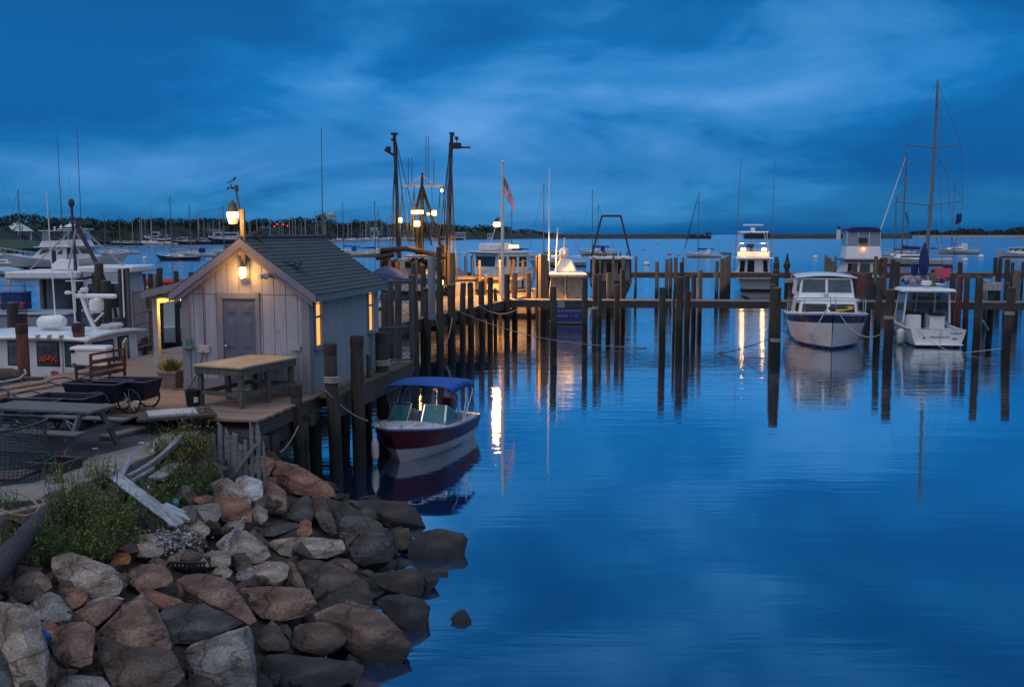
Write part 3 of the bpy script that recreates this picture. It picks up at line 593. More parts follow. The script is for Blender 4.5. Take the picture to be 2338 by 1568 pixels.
for x,y,w_,d_,l,m,ln in [
 (808,388,72,66,'broad tan piling in front of the sloop with the red chair',WOODL,0),
 (1030,392,30,62,'first thin piling behind the hardtop boat, roof edge side',WOOD,0),
 (1066,394,40,60,'second dark piling behind the hardtop boat, roof edge side',WOOD,0),
 (1133,260,56,78,'tall far piling with a lit top beyond the hardtop boat',WOOD,.01),
 (1135,416,72,50.2,'flat-topped piling of a joined pair right of the hardtop boat',WOODR,0),
 (1215,420,62,49.5,'slimmer partner of the flat-topped pair right of the hardtop boat',WOOD,-.006),
 (1360,432,86,45,'tall piling trailing a frayed rope right of the hardtop boat',WOOD,.006),
 (1425,552,46,57,'low tan piling behind the grey utility box',WOODL,0),
 (1495,597,72,52,'dark short piling carrying the grey utility box',WOOD,0),
 (1550,206,48,80,'first of the two thin pilings side by side near the motorboat',WOOD,0),
 (1607,206,44,80,'second of the two thin pilings side by side near the motorboat',WOOD,0),
 (1690,229,56,70,'leaning piling below the white motorboat bow',WOOD,-.008),
 (1750,263,38,86,'small far piling below the white motorboat hull',WOOD,0),
 (1795,356,76,58,'stout pale piling behind the foremost right-hand one',WOODL,0),
 (1690,505,52,54,'short dark piling at the right end of the narrow walkway',WOOD,0),
 (1745,556,98,43,'foremost right-hand piling, thick and leaning outward with ropes',WOOD,.05),
 (1872,260,30,86,'thin piling cut by the edge of the view',WOOD,0)]: pile('c7',x,y,w_,d_,l,m,lean=ln,group=RS,rope=(1.75 if x==1745 else None))
q=D(*C('c7',1497,597),52); mb=MB(); mb.box((0,0,.22),(.85,.6,.42)); mb.box((-.3,0,.5),(.3,.5,.14)); mb.beam((.1,0,.4),(.1,0,.75),.1,.1); tag(mb.build('utility_box',mat('grey_box',(.3,.31,.33),.15,5),loc=q,bev=.02),'grey shore-power box standing on a short dark piling','box')
# near dock pilings (bases in the water beside the dock)
ND='tall pilings at the dock corner'
pile('w',390,692,112,20.2,'short tar-topped piling standing against the front dock edge',WOOD,'tar',group=ND,lean=-.02)
pile('w',725,290,128,21.2,'tar-topped piling with a mooring rope at the dock corner',WOOD,'tar',group=ND,lean=-.03,rope=2.05)
pile('w',988,215,132,22.0,'tallest thick tar-topped piling beside the runabout bow',WOOD,'tar',group=ND,lean=-.01)
pile('w',1230,178,128,25.2,'grey tar-topped piling near the chain link gate with a wire tangle',WOOD,'tar',group=ND,rope=1.9)
pile('w',1105,388,42,24.2,'thin square post between the two tallest dock pilings',WOODG,group=ND)
for u_,y_,l in ((640,19.2,'dark support pile in the shade under the dock edge, nearest the rocks'),(705,20.4,'dark support pile in the shade under the dock, behind the short piling'),(735,21.8,'dark support pile under the dock below the shed corner'),(800,23.6,'dark support pile under the side walkway, beside the tallest piling'),(850,25.4,'dark support pile under the side walkway, behind the runabout canopy')):
    p=D(u_,1000,y_); o=pile_mesh(.14,1.3,seed=int(u_)).build('support_pile',[WOOD,WOOD],loc=(p.x-.15,y_,0),smooth=True); tag(o,l,'piling','support piles under the dock')
# pilings on the left of the dock
LD='pilings at the lobster boat berth'
pile('c2',217,857,116,24.9,'reddish tar-topped piling on the dock edge, nearest the lobster boat stern',WOODR,'tar',group=LD)
pile('c2',790,847,120,26.6,'reddish tar-topped piling beside the white cooler',WOODR,'tar',group=LD)
pile('c2',1207,792,120,28.6,'thick piling wound with orange rope by the fence',WOODR,'tar',group=LD,rope=2.4)
for x,y,w_,d_,l,m in [
 (955,330,66,37,'dark piling at the ladder beside the tarp boat cabin',WOODG),
 (705,340,84,38,'broad piling in front of the tarp boat cabin side',WOODG),
 (450,360,66,40,'dark piling near the front of the tarp boat cabin',WOOD),
 (1235,292,74,36,'dark piling at the gangway end by the fence post',WOOD),
 (540,105,50,48,'greenish tall piling in front of the big motor yacht bow',WOODG)]: pile('c2',x,y,w_,d_,l,m,group='pilings around the tarp boat')
for x,y,w_,d_,l,m in [
 (92,968,72,44,'first dark piling of the row before the red kayak boat',WOOD),
 (178,968,56,45,'second dark piling of the row before the red kayak boat',WOOD),
 (270,908,64,42,'taller dark piling left of the red kayak',WOOD),
 (448,942,56,41,'green piling right in front of the red kayak',WOODG),
 (605,952,50,40,'piling below the red kayak at the shed roof edge',WOOD),
 (233,980,36,43,'thin pale piling of the row before the red kayak boat',WOODL)]: pile('s',x,y,w_,d_,l,m,group='pilings before the red kayak boat')
for x,y,w_,d_,l,m in [
 (715,395,112,34,'weathered tall piling seen through the fence top rail',WOOD),
 (740,200,74,40,'green square-topped piling beside the blue boat cover',WOODG),
 (790,145,54,44,'tall tan piling beside the blue boat cover',WOODL),
 (490,500,118,33,'thick brown piling behind the chain link fence',WOOD),
 (285,700,80,31,'greenish piling behind the chain link fence by the shed wall',WOODG),
 (1158,-60,84,40,'tallest brown piling at the trawler stern',WOOD),
 (1378,40,100,46,'tall grey piling pair in front of the trawler gear',WOODL),
 (905,240,90,42,'dark piling below the trawler with a blue rail',WOOD),
 (360,470,100,37,'dark piling stub under the blue boat cover',WOOD)]: pile('k',x,y,w_,d_,l,m,group='pilings between the fence and the trawler')
q=D(*C('k',1035,85),40.5); mb=MB(); mb.cyl((q.x,40.5,ZD),(q.x,40.5,q.z),.155,.155,14); tag(mb.build('steel_pipe_post',mat('grey_pipe',(.24,.24,.27),.08,5,.45),smooth=True),'smooth grey pipe post rising from the main pier','post')
# ---------------- chain link fences
WIRE=mat('galvanised_wire',(.085,.09,.10),.2,9,.5,0,.5); RUST=mat('rusty_fence',(.20,.12,.085),.3,9,.7)
def fence(p,q,z0,z1,label,m,posts=2,step=.085,name='chain_link_fence',rails=(0,1),wire=.0045):
    p,q=Vector(p),Vector(q); L_=(q-p).length; an=math.atan2(q.y-p.y,q.x-p.x); t=thing(name,label,'fence',(p.x,p.y,0),an)
    mb=MB()
    k=0; h=z1-z0
    x=-h
    while x<L_:
        for sg in (1,-1):
            a,b=(x,z0),(x+h,z1)
            if sg<0: a,b=(x,z1),(x+h,z0)
            xa,xb=max(0,a[0]),min(L_,b[0])
            if xb>xa:
                f=lambda X_: a[1]+(X_-a[0])/(h)*(b[1]-a[1])
                mb.tube([(xa,.006*sg,f(xa)),(xb,.006*sg,f(xb))],wire,3,cap=False)
        x+=step*1.41
    mb.build('mesh',m,t)
    mb=MB()
    for r_ in rails: mb.cyl((0,0,z0+h*r_),(L_,0,z0+h*r_),.024,n=8)
    mb.build('rail',m,t)
    for i in range(posts): x=L_*i/(posts-1); MB().cyl((x,0,z0-.35),(x,0,z1+.06),.035,n=8).build('post',m,t)
    return t
p=D(872,645,26.9); q=D(941,645,27.3)
fence((p.x,26.9,0),(q.x,27.3,0),P(940,815,0).z+1.78,D(900,643,27).z,'chain link gate panel between the shed and the main pier pilings',WIRE,rails=(0,.42,1),wire=.005,step=.10)
p=P(308,800,ZD); q=P(349,788,ZD)
fence((p.x,p.y,0),(q.x+.0,q.y,0),ZD+.05,D(320,668,p.y).z,'rusty chain link fence panel left of the porch',RUST,rails=(0,.42,.62,1),wire=.011,step=.11)
p=D(291,612,29); mb=MB(); mb.cyl((p.x,29,ZD-.5),(p.x,29,p.z),.06,n=8); mb.build('gate_post',mat('dark_gate_post',(.07,.07,.08),.2,6)); o=bpy.data.objects['gate_post']; tag(o,'tall slim dark metal gate post at the end of the fence','post')
# ---------------- ropes
def rope(pts,label,r=.018,m=ROPE,name='rope'): return tag(MB().tube(pts,r,6).build(name,m,smooth=True),label,'rope')
a=onpier(C('c3',530,465)[0],-.1); b=P(*C('c3',2300,940),0)
rope(sag((a.x,a.y,ZD+.25),(1.85,44.5,.48),.18,14)+sag((1.85,44.5,.48),(6.2,45.5,.02),.08,6)[1:],'long pale mooring rope drooping from the main pier to a front piling',.022,mat('grey_rope',(.2,.2,.2),.2,40,.9))
a=onpier(C('c3',390,500)[0],.3); b=onpier(C('c3',580,480)[0],.25)
rope(sag((a.x,a.y,ZD),(b.x,b.y,ZD),1.25,16),'slack pale rope hanging in a deep loop between two pier pilings',.025)
a=onpier(C('c3',870,455)[0],.3); b=D(*C('c3',1300,455),50)
rope(sag((a.x,a.y,ZD+.1),b,.35,12),'pale rope slung between the pier row and the walkway corner',.025)
a=D(*C('w',680,740),20.9); b=D(*C('w',1095,1040),22.0)
rope(sag(a,b,.1,10),'taut mooring rope from the dock corner piling to the runabout bow',.014)
a=D(*C('w',415,1090),19.9); b=D(*C('w',150,1380),19.2)
rope(sag(a,b,.15,10),'frayed rope hanging from the short dock piling down to the rocks',.013)
a=P(*C('c5',1340,1090),0); b=P(*C('c5',460,1250),0)
a=D(1762,770,41.6); b=D(1545,803,45)
rope(sag(a,b,.35,12),'thin rope from the foremost cruiser piling dipping into the water',.02,DARK)
a=D(*C('c7',1400,950),45); b=P(*C('c7',1570,1255),0)
rope([a,a.lerp(b,.35)],'frayed thick rope end hanging off a piling right of the hardtop boat',.045)
c=D(*C('c7',1645,1275),43); rope(sag(P(*C('c7',1140,1338),0)+Vector((0,0,.02)),c,.0,6),'line running along the water from the hardtop boat to the foremost right piling',.018)
# ---------------- boats (local: x forward, y port, z up from the waterline)
class Hull:
    def __init__(s,L,B,fs,fm,fb,tw=.85,draft=.35,rake=.12,full=2.2,flare=.75,stern_p=.30,n=16):
        s.__dict__.update(locals())
    def hb(s,t): return s.B/2*(s.tw+(1-s.tw)*math.sin(math.pi*t)) if t<.5 else s.B/2*max(.012,1-((t-.5)/.5)**s.full)
    def sz(s,t):
        a,b,c=s.fs,s.fm,s.fb; return a*(t-.45)*(t-1)/(.45)+b*t*(t-1)/(.45*-.55)+c*t*(t-.45)/(.55)
    def pt(s,t,z,side,inset=0.):
        sh=s.sz(t); q=max(0.,min(1.,(z+s.draft)/(sh+s.draft))); p=s.stern_p+s.flare*max(0,t-.15)**1.6
        y=max(0,s.hb(t)-inset)*q**p; x=s.L*(t-.5)-s.rake*s.L*(1-q)*max(0,(t-.55)/.45)**2-max(0,inset)*(.8 if t>.97 else 0)
        return (x,side*y,z)
    def mesh(s,mats_rows):     # [(kind,value,mat)] bottom row first: ('z',h) or ('f',fraction of the way to the sheer)
        mb=MB(); ts=[i/s.n for i in range(s.n+1)]; rows=[]
        for t in ts:
            sh=s.sz(t); zs=[-s.draft]+[v if k=='z' else .1+v*(sh-.1) for k,v,_ in mats_rows]
            rows.append([s.pt(t,z,1) for z in reversed(zs)]+[s.pt(t,z,-1) for z in zs[1:]])
        mi=[m for _,_,m in mats_rows]; mr=list(reversed(mi))+mi
        mb.grid(rows,mrow=mr)
        k=len(rows[0])
        o=len(mb.v); mb.v+=[Vector(p) for p in rows[0]]; h=(k-1)//2
        for j in range(h): mb.f.append([o+j,o+j+1,o+k-2-j,o+k-1-j] if j+1<h else [o+j,o+j+1,o+k-1-j]); mb.mi.append(mr[j])
        return mb
    def deck(s,t0,t1,inset=0.,camber=.05,dz=0.,n=10,mb=None):
        mb=mb or MB(); rows=[]
        for i in range(n+1):
            t=t0+(t1-t0)*i/n; z=s.sz(t); a=s.pt(t,z,1,inset); b=s.pt(t,z,-1,inset); row=[]
            for j in range(5): f=j/4; row.append((a[0],a[1]+(b[1]-a[1])*f,z+dz+camber*(1-(2*f-1)**2)*min(1,abs(a[1]))))
            rows.append(row)
        mb.grid(rows); return mb
    def well(s,t0,t1,side,floor,mb=None,n=8):
        mb=mb or MB(); L=[];Rr=[]
        for i in range(n+1):
            t=t0+(t1-t0)*i/n; z=s.sz(t)
            for sd,dst in ((1,L),(-1,Rr)):
                a=s.pt(t,z,sd); b=s.pt(t,z,sd,side); hy=abs(s.pt(t,floor,sd)[1])-.05; c=(b[0],sd*max(.01,min(abs(b[1]),hy)),floor); dst.append([a,(b[0],b[1],z+.012),c,(b[0],0,floor)])
        mb.grid(L); mb.grid(Rr)
        for t in (t0,t1):
            z=s.sz(t); a=s.pt(t,z,1,side); b=s.pt(t,z,-1,side); hy=max(.01,min(abs(a[1]),abs(s.pt(t,floor,1)[1])-.05)); mb.add([a,b,(b[0],-hy,floor),(a[0],hy,floor)],[(0,1,2,3)])
        return mb
    def rail(s,t0,t1,r,dz,n=14,inset=0.,both=True,hold=None):
        mb=MB(); L=[s.pt(t0+(t1-t0)*i/n,s.sz(t0+(t1-t0)*i/n),1,inset) for i in range(n+1)]
        up=lambda p:(p[0],p[1],p[2]+dz)
        Rr=[(p[0],-p[1],p[2]) for p in L]
        if t1>.98: mb.tube([up(p) for p in L]+[up(p) for p in reversed(Rr)],r,6)
        else: mb.tube([up(p) for p in L],r,6); mb.tube([up(p) for p in Rr],r,6)
        if hold:
            for i in range(0,n+1,hold):
                for q in (L[i],Rr[i]): mb.tube([q,up(q)],r*.9,5)
        return mb
def block(x0,x1,w0,w1,z0,z1,rf=0.,rb=0.,tp=.0,wb=None):   # cabin block: corner list bl.. ; rf/rb slope of front/back, tp side taper
    a=[(x0,-w0/2,z0),(x1,-w1/2,z0),(x1,w1/2,z0),(x0,w0/2,z0)]
    b=[(x0+rb,-(w0/2-tp),z1),(x1-rf,-(w1/2-tp),z1),(x1-rf,(w1/2-tp),z1),(x0+rb,(w0/2-tp),z1)]
    return a+b
BF=[(3,2,1,0),(4,5,6,7),(0,1,5,4),(1,2,6,5),(2,3,7,6),(3,0,4,7)]
FACE=dict(starboard=(0,1,5,4),front=(1,2,6,5),port=(2,3,7,6),back=(3,0,4,7))
def pane(mb,bk,face,u0,u1,v0,v1,th=.014,m=0,proud=.004):
    q=[Vector(bk[i]) for i in FACE[face]]; f=lambda u,v:(q[0].lerp(q[1],u)).lerp(q[3].lerp(q[2],u),v)
    n=(q[1]-q[0]).cross(q[3]-q[0]).normalized(); c=sum((Vector(p) for p in bk),Vector())/8
    if n.dot(q[0]-c)<0: n=-n
    mb.prism([f(u0,v0)+n*proud,f(u1,v0)+n*proud,f(u1,v1)+n*proud,f(u0,v1)+n*proud],n*th,m); return mb
def winparts(bk,spec,parent,gm=None,fm=None,fr=.05,name='window'):
    for face,u0,u1,v0,v1 in spec:
        q=[Vector(bk[i]) for i in FACE[face]]; wl=(q[1]-q[0]).length; hl=(q[3]-q[0]).length
        mb=MB(); du,dv=fr/max(wl,.1),fr/max(hl,.1)
        pane(mb,bk,face,u0-du,u1+du,v0-dv,v1+dv,.008,0,.002); o=mb.build('window_frame',fm or WHITEP,parent)
        pane(MB(),bk,face,u0,u1,v0,v1,.008,0,.012).build(name,gm or GLASSD,o)
HULLW=[('z',.0,0),('z',.10,0),('f',.10,1),('f',.5,2),('f',.82,2),('f',1,3)]
def mkhull(root,h,mats=None,rows=None): return h.mesh(rows or HULLW).build('hull',mats or [BOTTOM,NAVY,WHITE,WHITE],root,smooth=True,auto=38)
def fender(loc,label,r=.12,l=.55,rz=0):
    mb=MB(); mb.lathe((0,0,-l),[(.02,0),(r*.6,.03),(r,.12),(r,l-.12),(r*.6,l-.03),(.02,l)],10); mb.tube([(0,0,0),(0,0,.3)],.012,5)
    return tag(mb.build('fender',OFFW,loc=loc,smooth=True),label,'fender')
# -- sailing boats
def sailboat(u,v,yaw,L,mh,label,hm=None,cov=None,name='sailboat',group='sailing boats at their moorings',d=None,jib=None,cab=True,boom=True,mast_t=.62,spread=1,tilt=0.,dodger=None,fbk=1.,mm=None,mr=.105):
    p=P(u,v,0) if d is None else Vector((D(u,535,d).x,d,0))
    t=thing(name,label,'sailboat',p,R(yaw),group); k=L/9.
    h=Hull(L,L*.30,.75*k*fbk,.72*k*fbk,1.15*k*fbk,tw=.55,draft=.35,rake=.14,full=1.9,n=12)
    hm=hm or WHITE; mkhull(t,h,[BOTTOM,BOTTOM,hm,hm if hm is not WHITE else WHITE])
    h.deck(0,1,n=12,camber=.08).build('deck',OFFW,t,smooth=True)
    if cab:
        bk=block(-.12*L,.22*L,.19*L,.12*L,h.sz(.5)-.05,h.sz(.5)+.48*k,.5*k,.1,.08*k); MB().add(bk,BF).build('cabin',WHITE,t,bev=.04)
        mb=MB(); [pane(mb,bk,f,.12,.88,.35,.75) for f in ('port','starboard')]; mb.build('cabin_window',GLASSD,t)
    if dodger is not None:
        bk=block(-.2*L,-.08*L,.2*L,.18*L,h.sz(.4)+.2,h.sz(.4)+1.3*k,.35,.0,.08); MB().add(bk,BF).build('dodger',dodger,t,bev=.05)
    mx=L*(mast_t-.5); z0=h.sz(mast_t)+.3*k; top=mh
    MB().tube([(mx,0,z0-.4),(mx-tilt*mh,0,top)],[mr,mr*.7],8).build('mast',mm or ALU,t,smooth=True)
    rg=MB(); tp=(mx-tilt*mh,0,top-.1)
    rg.tube([tp,(L*.49,0,h.sz(1)+.1)],.022 if jib is None else .012,4); rg.tube([tp,(-L*.49,0,h.sz(0)+.1)],.014,4)
    for sg in (1,-1): rg.tube([tp,(mx-tilt*mh*.55,sg*L*.1,z0+(top-z0)*.55),(mx-.1,sg*L*.14,h.sz(.55))],.013,4)
    rg.build('rigging',RIG,t)
    if jib is not None: MB().tube([Vector(tp).lerp(Vector((L*.49,0,h.sz(1)+.1)),a) for a in (.03,.2,.5,.8,.95)],[.03,.07,.1,.11,.06],6).build('furled_jib',jib,t,smooth=True)
    sp=MB()
    for i in range(spread): zz_=z0+(top-z0)*((i+1)/(spread+1)+.06); xx=mx-tilt*mh*((i+1)/(spread+1)); sp.tube([(xx,-L*.1,zz_+.1),(xx,0,zz_),(xx,L*.1,zz_+.1)],.025,4)
    sp.build('spreader',ALU,t)
    if boom:
        bz=z0+.75*k; MB().tube([(mx,0,bz),(mx-L*.45,0,bz+.05)],.05,6).build('boom',ALU,t)
        MB().tube([(mx+.02,0,bz+.55*k),(mx-.15,0,bz+.22*k),(mx-L*.2,0,bz+.15),(mx-L*.44,0,bz+.1)],[.10,.2*k,.17*k,.09],7).build('sail_cover',cov or NAVYC,t,smooth=True)
    ra=h.rail(.72,1.,.016,.5*k,hold=3); ra.build('pulpit',CHROME,t)
    h.rail(.0,.2,.016,.5*k,n=6,hold=2).build('pushpit',CHROME,t)
    return t
TANC=mat('tan_canvas',(.38,.24,.10),.2,9,.85); LBLUE=mat('sea_blue_gelcoat',(.07,.17,.24),.1,3,.3); GREYC=mat('grey_canvas',(.25,.26,.28),.2,9,.85)
WMAST=mat('varnished_mast',(.36,.26,.18),.15,4,.45)
sailboat(1603,588,172,8.4,14.8,'white sloop at anchor before the harbour mouth, blue furled jib on its forestay',jib=NAVYC,dodger=WHITEP)
sailboat(2078,606,181,13.4,18.6,'long white sloop moored beyond the five pilings',tilt=.01,jib=WHITEP,dodger=GREYC,mr=.17)
sailboat(2052,594,184,9.5,12.6,'sea-blue hulled sloop lying just behind the long white one',hm=LBLUE,cov=mat('green_canvas',(.03,.10,.10),.2)) 
sailboat(2062,583,176,9.,11.2,'small distant sloop with a thin mast beyond the sea-blue one',mast_t=.42)
sailboat(2182,580,188,12.5,19.,'white sloop at the end of the moorings, its awning over the stern',tilt=.012,dodger=WHITEP,cov=GREYC)
sailboat(1362,583,178,9.6,16.3,'white sloop with dark blue sail cover lying behind the gallows boat',cov=NAVYC,spread=2,dodger=NAVYC)
sailboat(1372,577,182,8.,13.5,'distant sloop hidden behind the gallows frame, only its mast showing')
sailboat(1270,608,180,9.6,13.4,'old wooden-railed sloop with a tan mast and long bare boom',hm=mat('pale_teal_hull',(.30,.38,.40),.1),cov=TANC,mm=WMAST,mast_t=.72,mr=.1,spread=0)
sailboat(405,594,177,9.1,12.8,'navy-hulled sloop with a tan sail cover anchored behind the shed porch',hm=NAVY,cov=TANC)
sailboat(448,586,176,9.4,12.,'white sloop with a stout rubbing band just behind the navy one',cov=GREYC,dodger=NAVYC,tilt=-.01)
sailboat(522,581,182,9.,12.6,'white sloop whose stern disappears behind the shed gable',cov=NAVYC)
sailboat(795,582,178,10,13.5,'white sloop with blue sail cover over the far end of the shed roof',cov=BLUEC,dodger=BLUEC)
sailboat(846,586,6,9.2,13.,'cream-sided sloop nearest the trawler, long blue sail cover',cov=NAVYC,hm=mat('cream_gelcoat',(.52,.45,.32),.1,3,.3))
sailboat(872,578,184,8.6,11.4,'small sloop between the cream-sided one and the trawler outrigger',cov=GREYC)
sailboat(1160,592,176,9.,11.6,'sloop with one leaning forestay behind the bright pier lamp',jib=WHITEP)
sailboat(1178,588,182,8.6,10.9,'sloop whose mast stands just past the flagpole',tilt=.004)
sailboat(8,611,186,9,16.8,'white sloop with a tall pale mast and covered boom near the meadow shore',cov=WHITEP,tilt=.03,jib=WHITEP,mr=.1)
sailboat(66,606,184,9.4,12.6,'sloop with a drooping navy sail cover beside the meadow shore',cov=NAVYC)
sailboat(128,592,182,8,10.,'sloop behind the first motor yacht, thin grey mast showing')
sailboat(250,583,176,8,10.6,'little sloop moored past the second motor yacht stern rail',cov=GREYC)
sailboat(284,580,186,8,10.3,'little white-masted sloop alone on open water left of the porch')
# tall-masted yacht moored bow-on with beach gear on deck
p=D(2118,600,83); t=thing('tall_mast_yacht','white yacht with the tallest mast, red deck chair and blue covers aboard','sailboat',(p.x,83,0),R(-112),'sailing boats at their moorings')
h=Hull(9.5,3.3,.95,.9,1.35,tw=.6,rake=.14,full=1.9); mkhull(t,h,[BOTTOM,BOTTOM,WHITE,WHITE]); h.deck(0,1,n=12).build('deck',OFFW,t)
tz=D(2140,183,83).z; tx=D(2140,183,83).x-p.x
M0=Matrix.Rotation(R(112),4,'Z')
mb=MB(); mb.M=M0; mb.tube([(-.25,0,.8),(tx*.55,0,tz*.5),(tx,0,tz)],[.17,.15,.09],8); mb.build('mast',mat('grey_mast',(.16,.17,.19),.1,3,.5),t,smooth=True)
mb=MB(); mb.M=M0
S=lambda f:(-.25+(tx+.25)*f,0,.8+(tz-.8)*f)
sp=[]
for f,w_ in ((.40,2.75),(.675,2.25)):
    x,_,z=S(f); mb.tube([(x-w_,0,z+.3),(x,0,z),(x+w_,0,z+.35)],.045,5); sp.append((x,z,w_))
mb.build('spreader',ALU,t)
mb=MB(); mb.M=M0
for sg in (-1,1):
    mb.tube([S(.99),(sp[1][0]+sg*sp[1][2],0,sp[1][1]+.3),(sp[0][0]+sg*sp[0][2],0,sp[0][1]+.3),(sg*2.2-.3,.3,1.2)],.016,4)
    mb.tube([S(.67),(sp[0][0]+sg*sp[0][2],0,sp[0][1]+.3)],.014,4); mb.tube([S(.40),(sg*1.9-.3,0,1.2)],.014,4); mb.tube([S(.97),(sg*.7,-1.5,1.3)],.014,4)
mb.tube([S(.99),(.9,-3.5,1.4)],.016,4); mb.build('rigging',RIG,t)
mb=MB(); mb.M=M0; x,_,z=S(.40); mb.prism([(x-2.0,0,z-.6),(x-1.65,0,z-1.5),(x-1.6,0,z-1.4),(x-1.95,0,z-.5)],(0,.03,0)); mb.prism([(x+2.3,0,z-.7),(x+2.75,0,z-.65),(x+2.7,0,z-1.4),(x+2.2,0,z-1.6)],(0,.03,0)); mb.build('pennant',NAVYC,t)
mb=MB(); mb.M=M0; mb.lathe((-.35,.0,1.4),[(.1,0),(.38,.8),(.42,1.5),(.3,2.4),(.05,3.1)],10); mb.build('furled_sail_cover',NAVYC,t,smooth=True)
mb=MB(); mb.M=M0; mb.box((1.3,1,1.7),(1.1,.5,1.1)); mb.box((2.1,1,2.0),(.7,.5,1.3)); mb.box((-.9,.5,2.0),(.5,.4,1.5)); mb.build('deck_bag',NAVYC,t,bev=.08)
mb=MB(); mb.M=M0; mb.box((1.1,-.6,1.55),(1.5,.8,.08),0,0,R(-28)); mb.box((1.25,-.1,2.05),(1.4,.08,.75),0,0,R(-22)); mb.build('red_deck_chair',mat('pink_red_cloth',(.45,.05,.09),.2),t)
mb=MB(); mb.M=M0
for k in range(30): mb.ball((random.uniform(-2.0,.4),random.uniform(-1.3,1),random.uniform(1.25,1.6)),random.uniform(.2,.32),6)
mb.build('deck_bundle',mat('mixed_cloth',(.30,.10,.07),.6,3,.8,c2=(.45,.5,.6)),t)
h.rail(0,1,.02,.6,hold=2).build('guard_rail',CHROME,t)
# -- motor boats
def motor_yacht(u,v,yaw,L,label,fly=True,tower=False,d=None,name='motor_yacht',cat='motor yacht',acc=None,hmat=None,group='white motor yachts'):
    p=P(u,v,0) if d is None else Vector((D(u,535,d).x,d,0)); t=thing(name,label,cat,p,R(yaw),group); k=L/12
    h=Hull(L,L*.33,1.0*k,1.15*k,2.1*k,tw=.85,rake=.17,full=2.3); mkhull(t,h,[BOTTOM,BOTTOM,hmat or WHITE,WHITE])
    h.deck(.32,1,n=12).build('deck',OFFW,t,smooth=True); h.well(.02,.32,.25,.35).build('cockpit',OFFW,t)
    bk=block(-.18*L,.20*L,.27*L,.20*L,h.sz(.5)-.1,h.sz(.5)+1.55*k,1.5*k,.0,.12); cb=MB().add(bk,BF).build('cabin',WHITE,t,bev=.06)
    winparts(bk,[('port',.12,.55,.45,.85),('starboard',.12,.55,.45,.85),('port',.62,.86,.45,.85),('starboard',.62,.86,.45,.85),('front',.08,.46,.4,.85),('front',.54,.92,.4,.85),('back',.1,.45,.1,.85)],cb)
    MB().box((-.06*L,0,h.sz(.5)+1.6*k),(.42*L,.30*L,.12)).build('cabin_roof',WHITE,t,bev=.05)
    if fly:
        z=h.sz(.5)+1.66*k; bk=block(-.2*L,.1*L,.25*L,.21*L,z,z+.75*k,.4*k,0,-.02); MB().add(bk,BF).build('flybridge',WHITE,t,bev=.06)
        mb=MB()
        for sg in (1,-1):
            for x in (-.16*L,.05*L): mb.tube([(x,sg*.11*L,z+.7*k),(x,sg*.11*L,z+2.0*k)],.04,6)
        mb.build('hardtop_frame',CHROME,t)
        MB().box((-.055*L,0,z+2.05*k),(.30*L,.25*L,.1)).build('hardtop',WHITE,t,bev=.04)
        bk=block(-.02*L,.07*L,.22*L,.2*L,z+.75*k,z+1.95*k,.25,0,.0); mb=MB(); [pane(mb,bk,f,.05,.95,.05,.95) for f in ('front','port','starboard')]; mb.build('enclosure',mat('clear_vinyl',(.22,.26,.30),.1,3,.3),t)
        mb=MB(); mb.cyl((-.05*L,0,z+2.1*k),(-.05*L,0,z+2.5*k),.1); mb.box((-.05*L,0,z+2.55*k),(.16,1.3,.12)); mb.ball((-.12*L,.3,z+2.55*k),.28); mb.build('radar',WHITE,t,smooth=True)
    h.rail(.62,1,.025,.65*k,hold=2).build('bow_rail',CHROME,t)
    mb=MB()
    for sg in (1,-1): mb.tube([(-.1*L,sg*.15*L,2.2*k),(-.16*L,sg*.22*L,9.5*k*(1.25 if tower else .8))],[.035,.012],5)
    mb.build('outrigger_pole',ALU,t)
    return t
motor_yacht(118,613,195,14,'larger white motor yacht with its flared bow nearest the meadow shore')
for a_,b_ in (((141,490),(130,305)),((184,490),(176,300))): tag(MB().tube([D(*a_,150)-Vector((0,0,3.5)),D(*b_,150)],[.07,.035],5).build('outrigger_pole',RIG),'tall thin fishing pole above the white yachts, '+('nearer the meadow' if a_[0]<150 else 'nearer the open harbour'),'pole')
t=motor_yacht(190,612,9,14.6,'second white motor yacht with bow pointing at the open harbour',tower=True)
mb=MB(); z=8; 
for sg in (1,-1): mb.tube([(-2.6,sg*1.4,3.5),(-1.9,sg*.8,5.7)],.05,6); mb.tube([(.2,sg*1.3,4.2),(-.9,sg*.8,5.7)],.05,6)
mb.box((-1.4,0,5.75),(1.9,1.9,.1)); mb.lathe((-1.4,0,6.3),[(1.2,0),(.9,.25),(.3,.5)],10); mb.build('tuna_tower',WHITEP,t)
# sportfishing boat with two floodlights, stern-on behind the outer pier
p=P(1716,657.7,0); t=thing('sportfishing_boat','white sportfishing boat stern-on with two bright floodlights and tall outriggers','motor boat',p,R(82),'white motor yachts')
h=Hull(11,3.75,1.15,1.2,1.9,tw=.92,rake=.15); mkhull(t,h,[BOTTOM,BOTTOM,WHITE,WHITE]); h.deck(.38,1).build('deck',OFFW,t); h.well(.02,.38,.22,.4).build('cockpit',OFFW,t)
bk=block(-1.2,2.6,3.1,2.6,1.1,2.85,1.0,0,.12); cb=MB().add(bk,BF).build('cabin',WHITEP,t,bev=.05)
winparts(bk,[('back',.06,.22,.25,.92),('back',.30,.52,.05,.92),('back',.80,.94,.25,.92),('port',.1,.7,.5,.9),('starboard',.1,.7,.5,.9)],cb)
MB().box((.2,0,2.92),(4.6,3.5,.14)).build('cabin_roof',WHITE,t,bev=.05)
bk=block(-.6,2.0,3.1,2.6,3.0,3.55,.3,0,0); MB().add(bk,BF).build('flybridge',WHITEP,t,bev=.05)
mb=MB()
for sg in (1,-1):
    for x in (-.5,1.5): mb.tube([(x,sg*1.5,3.0),(x+.1,sg*1.22,5.35)],.05,6)
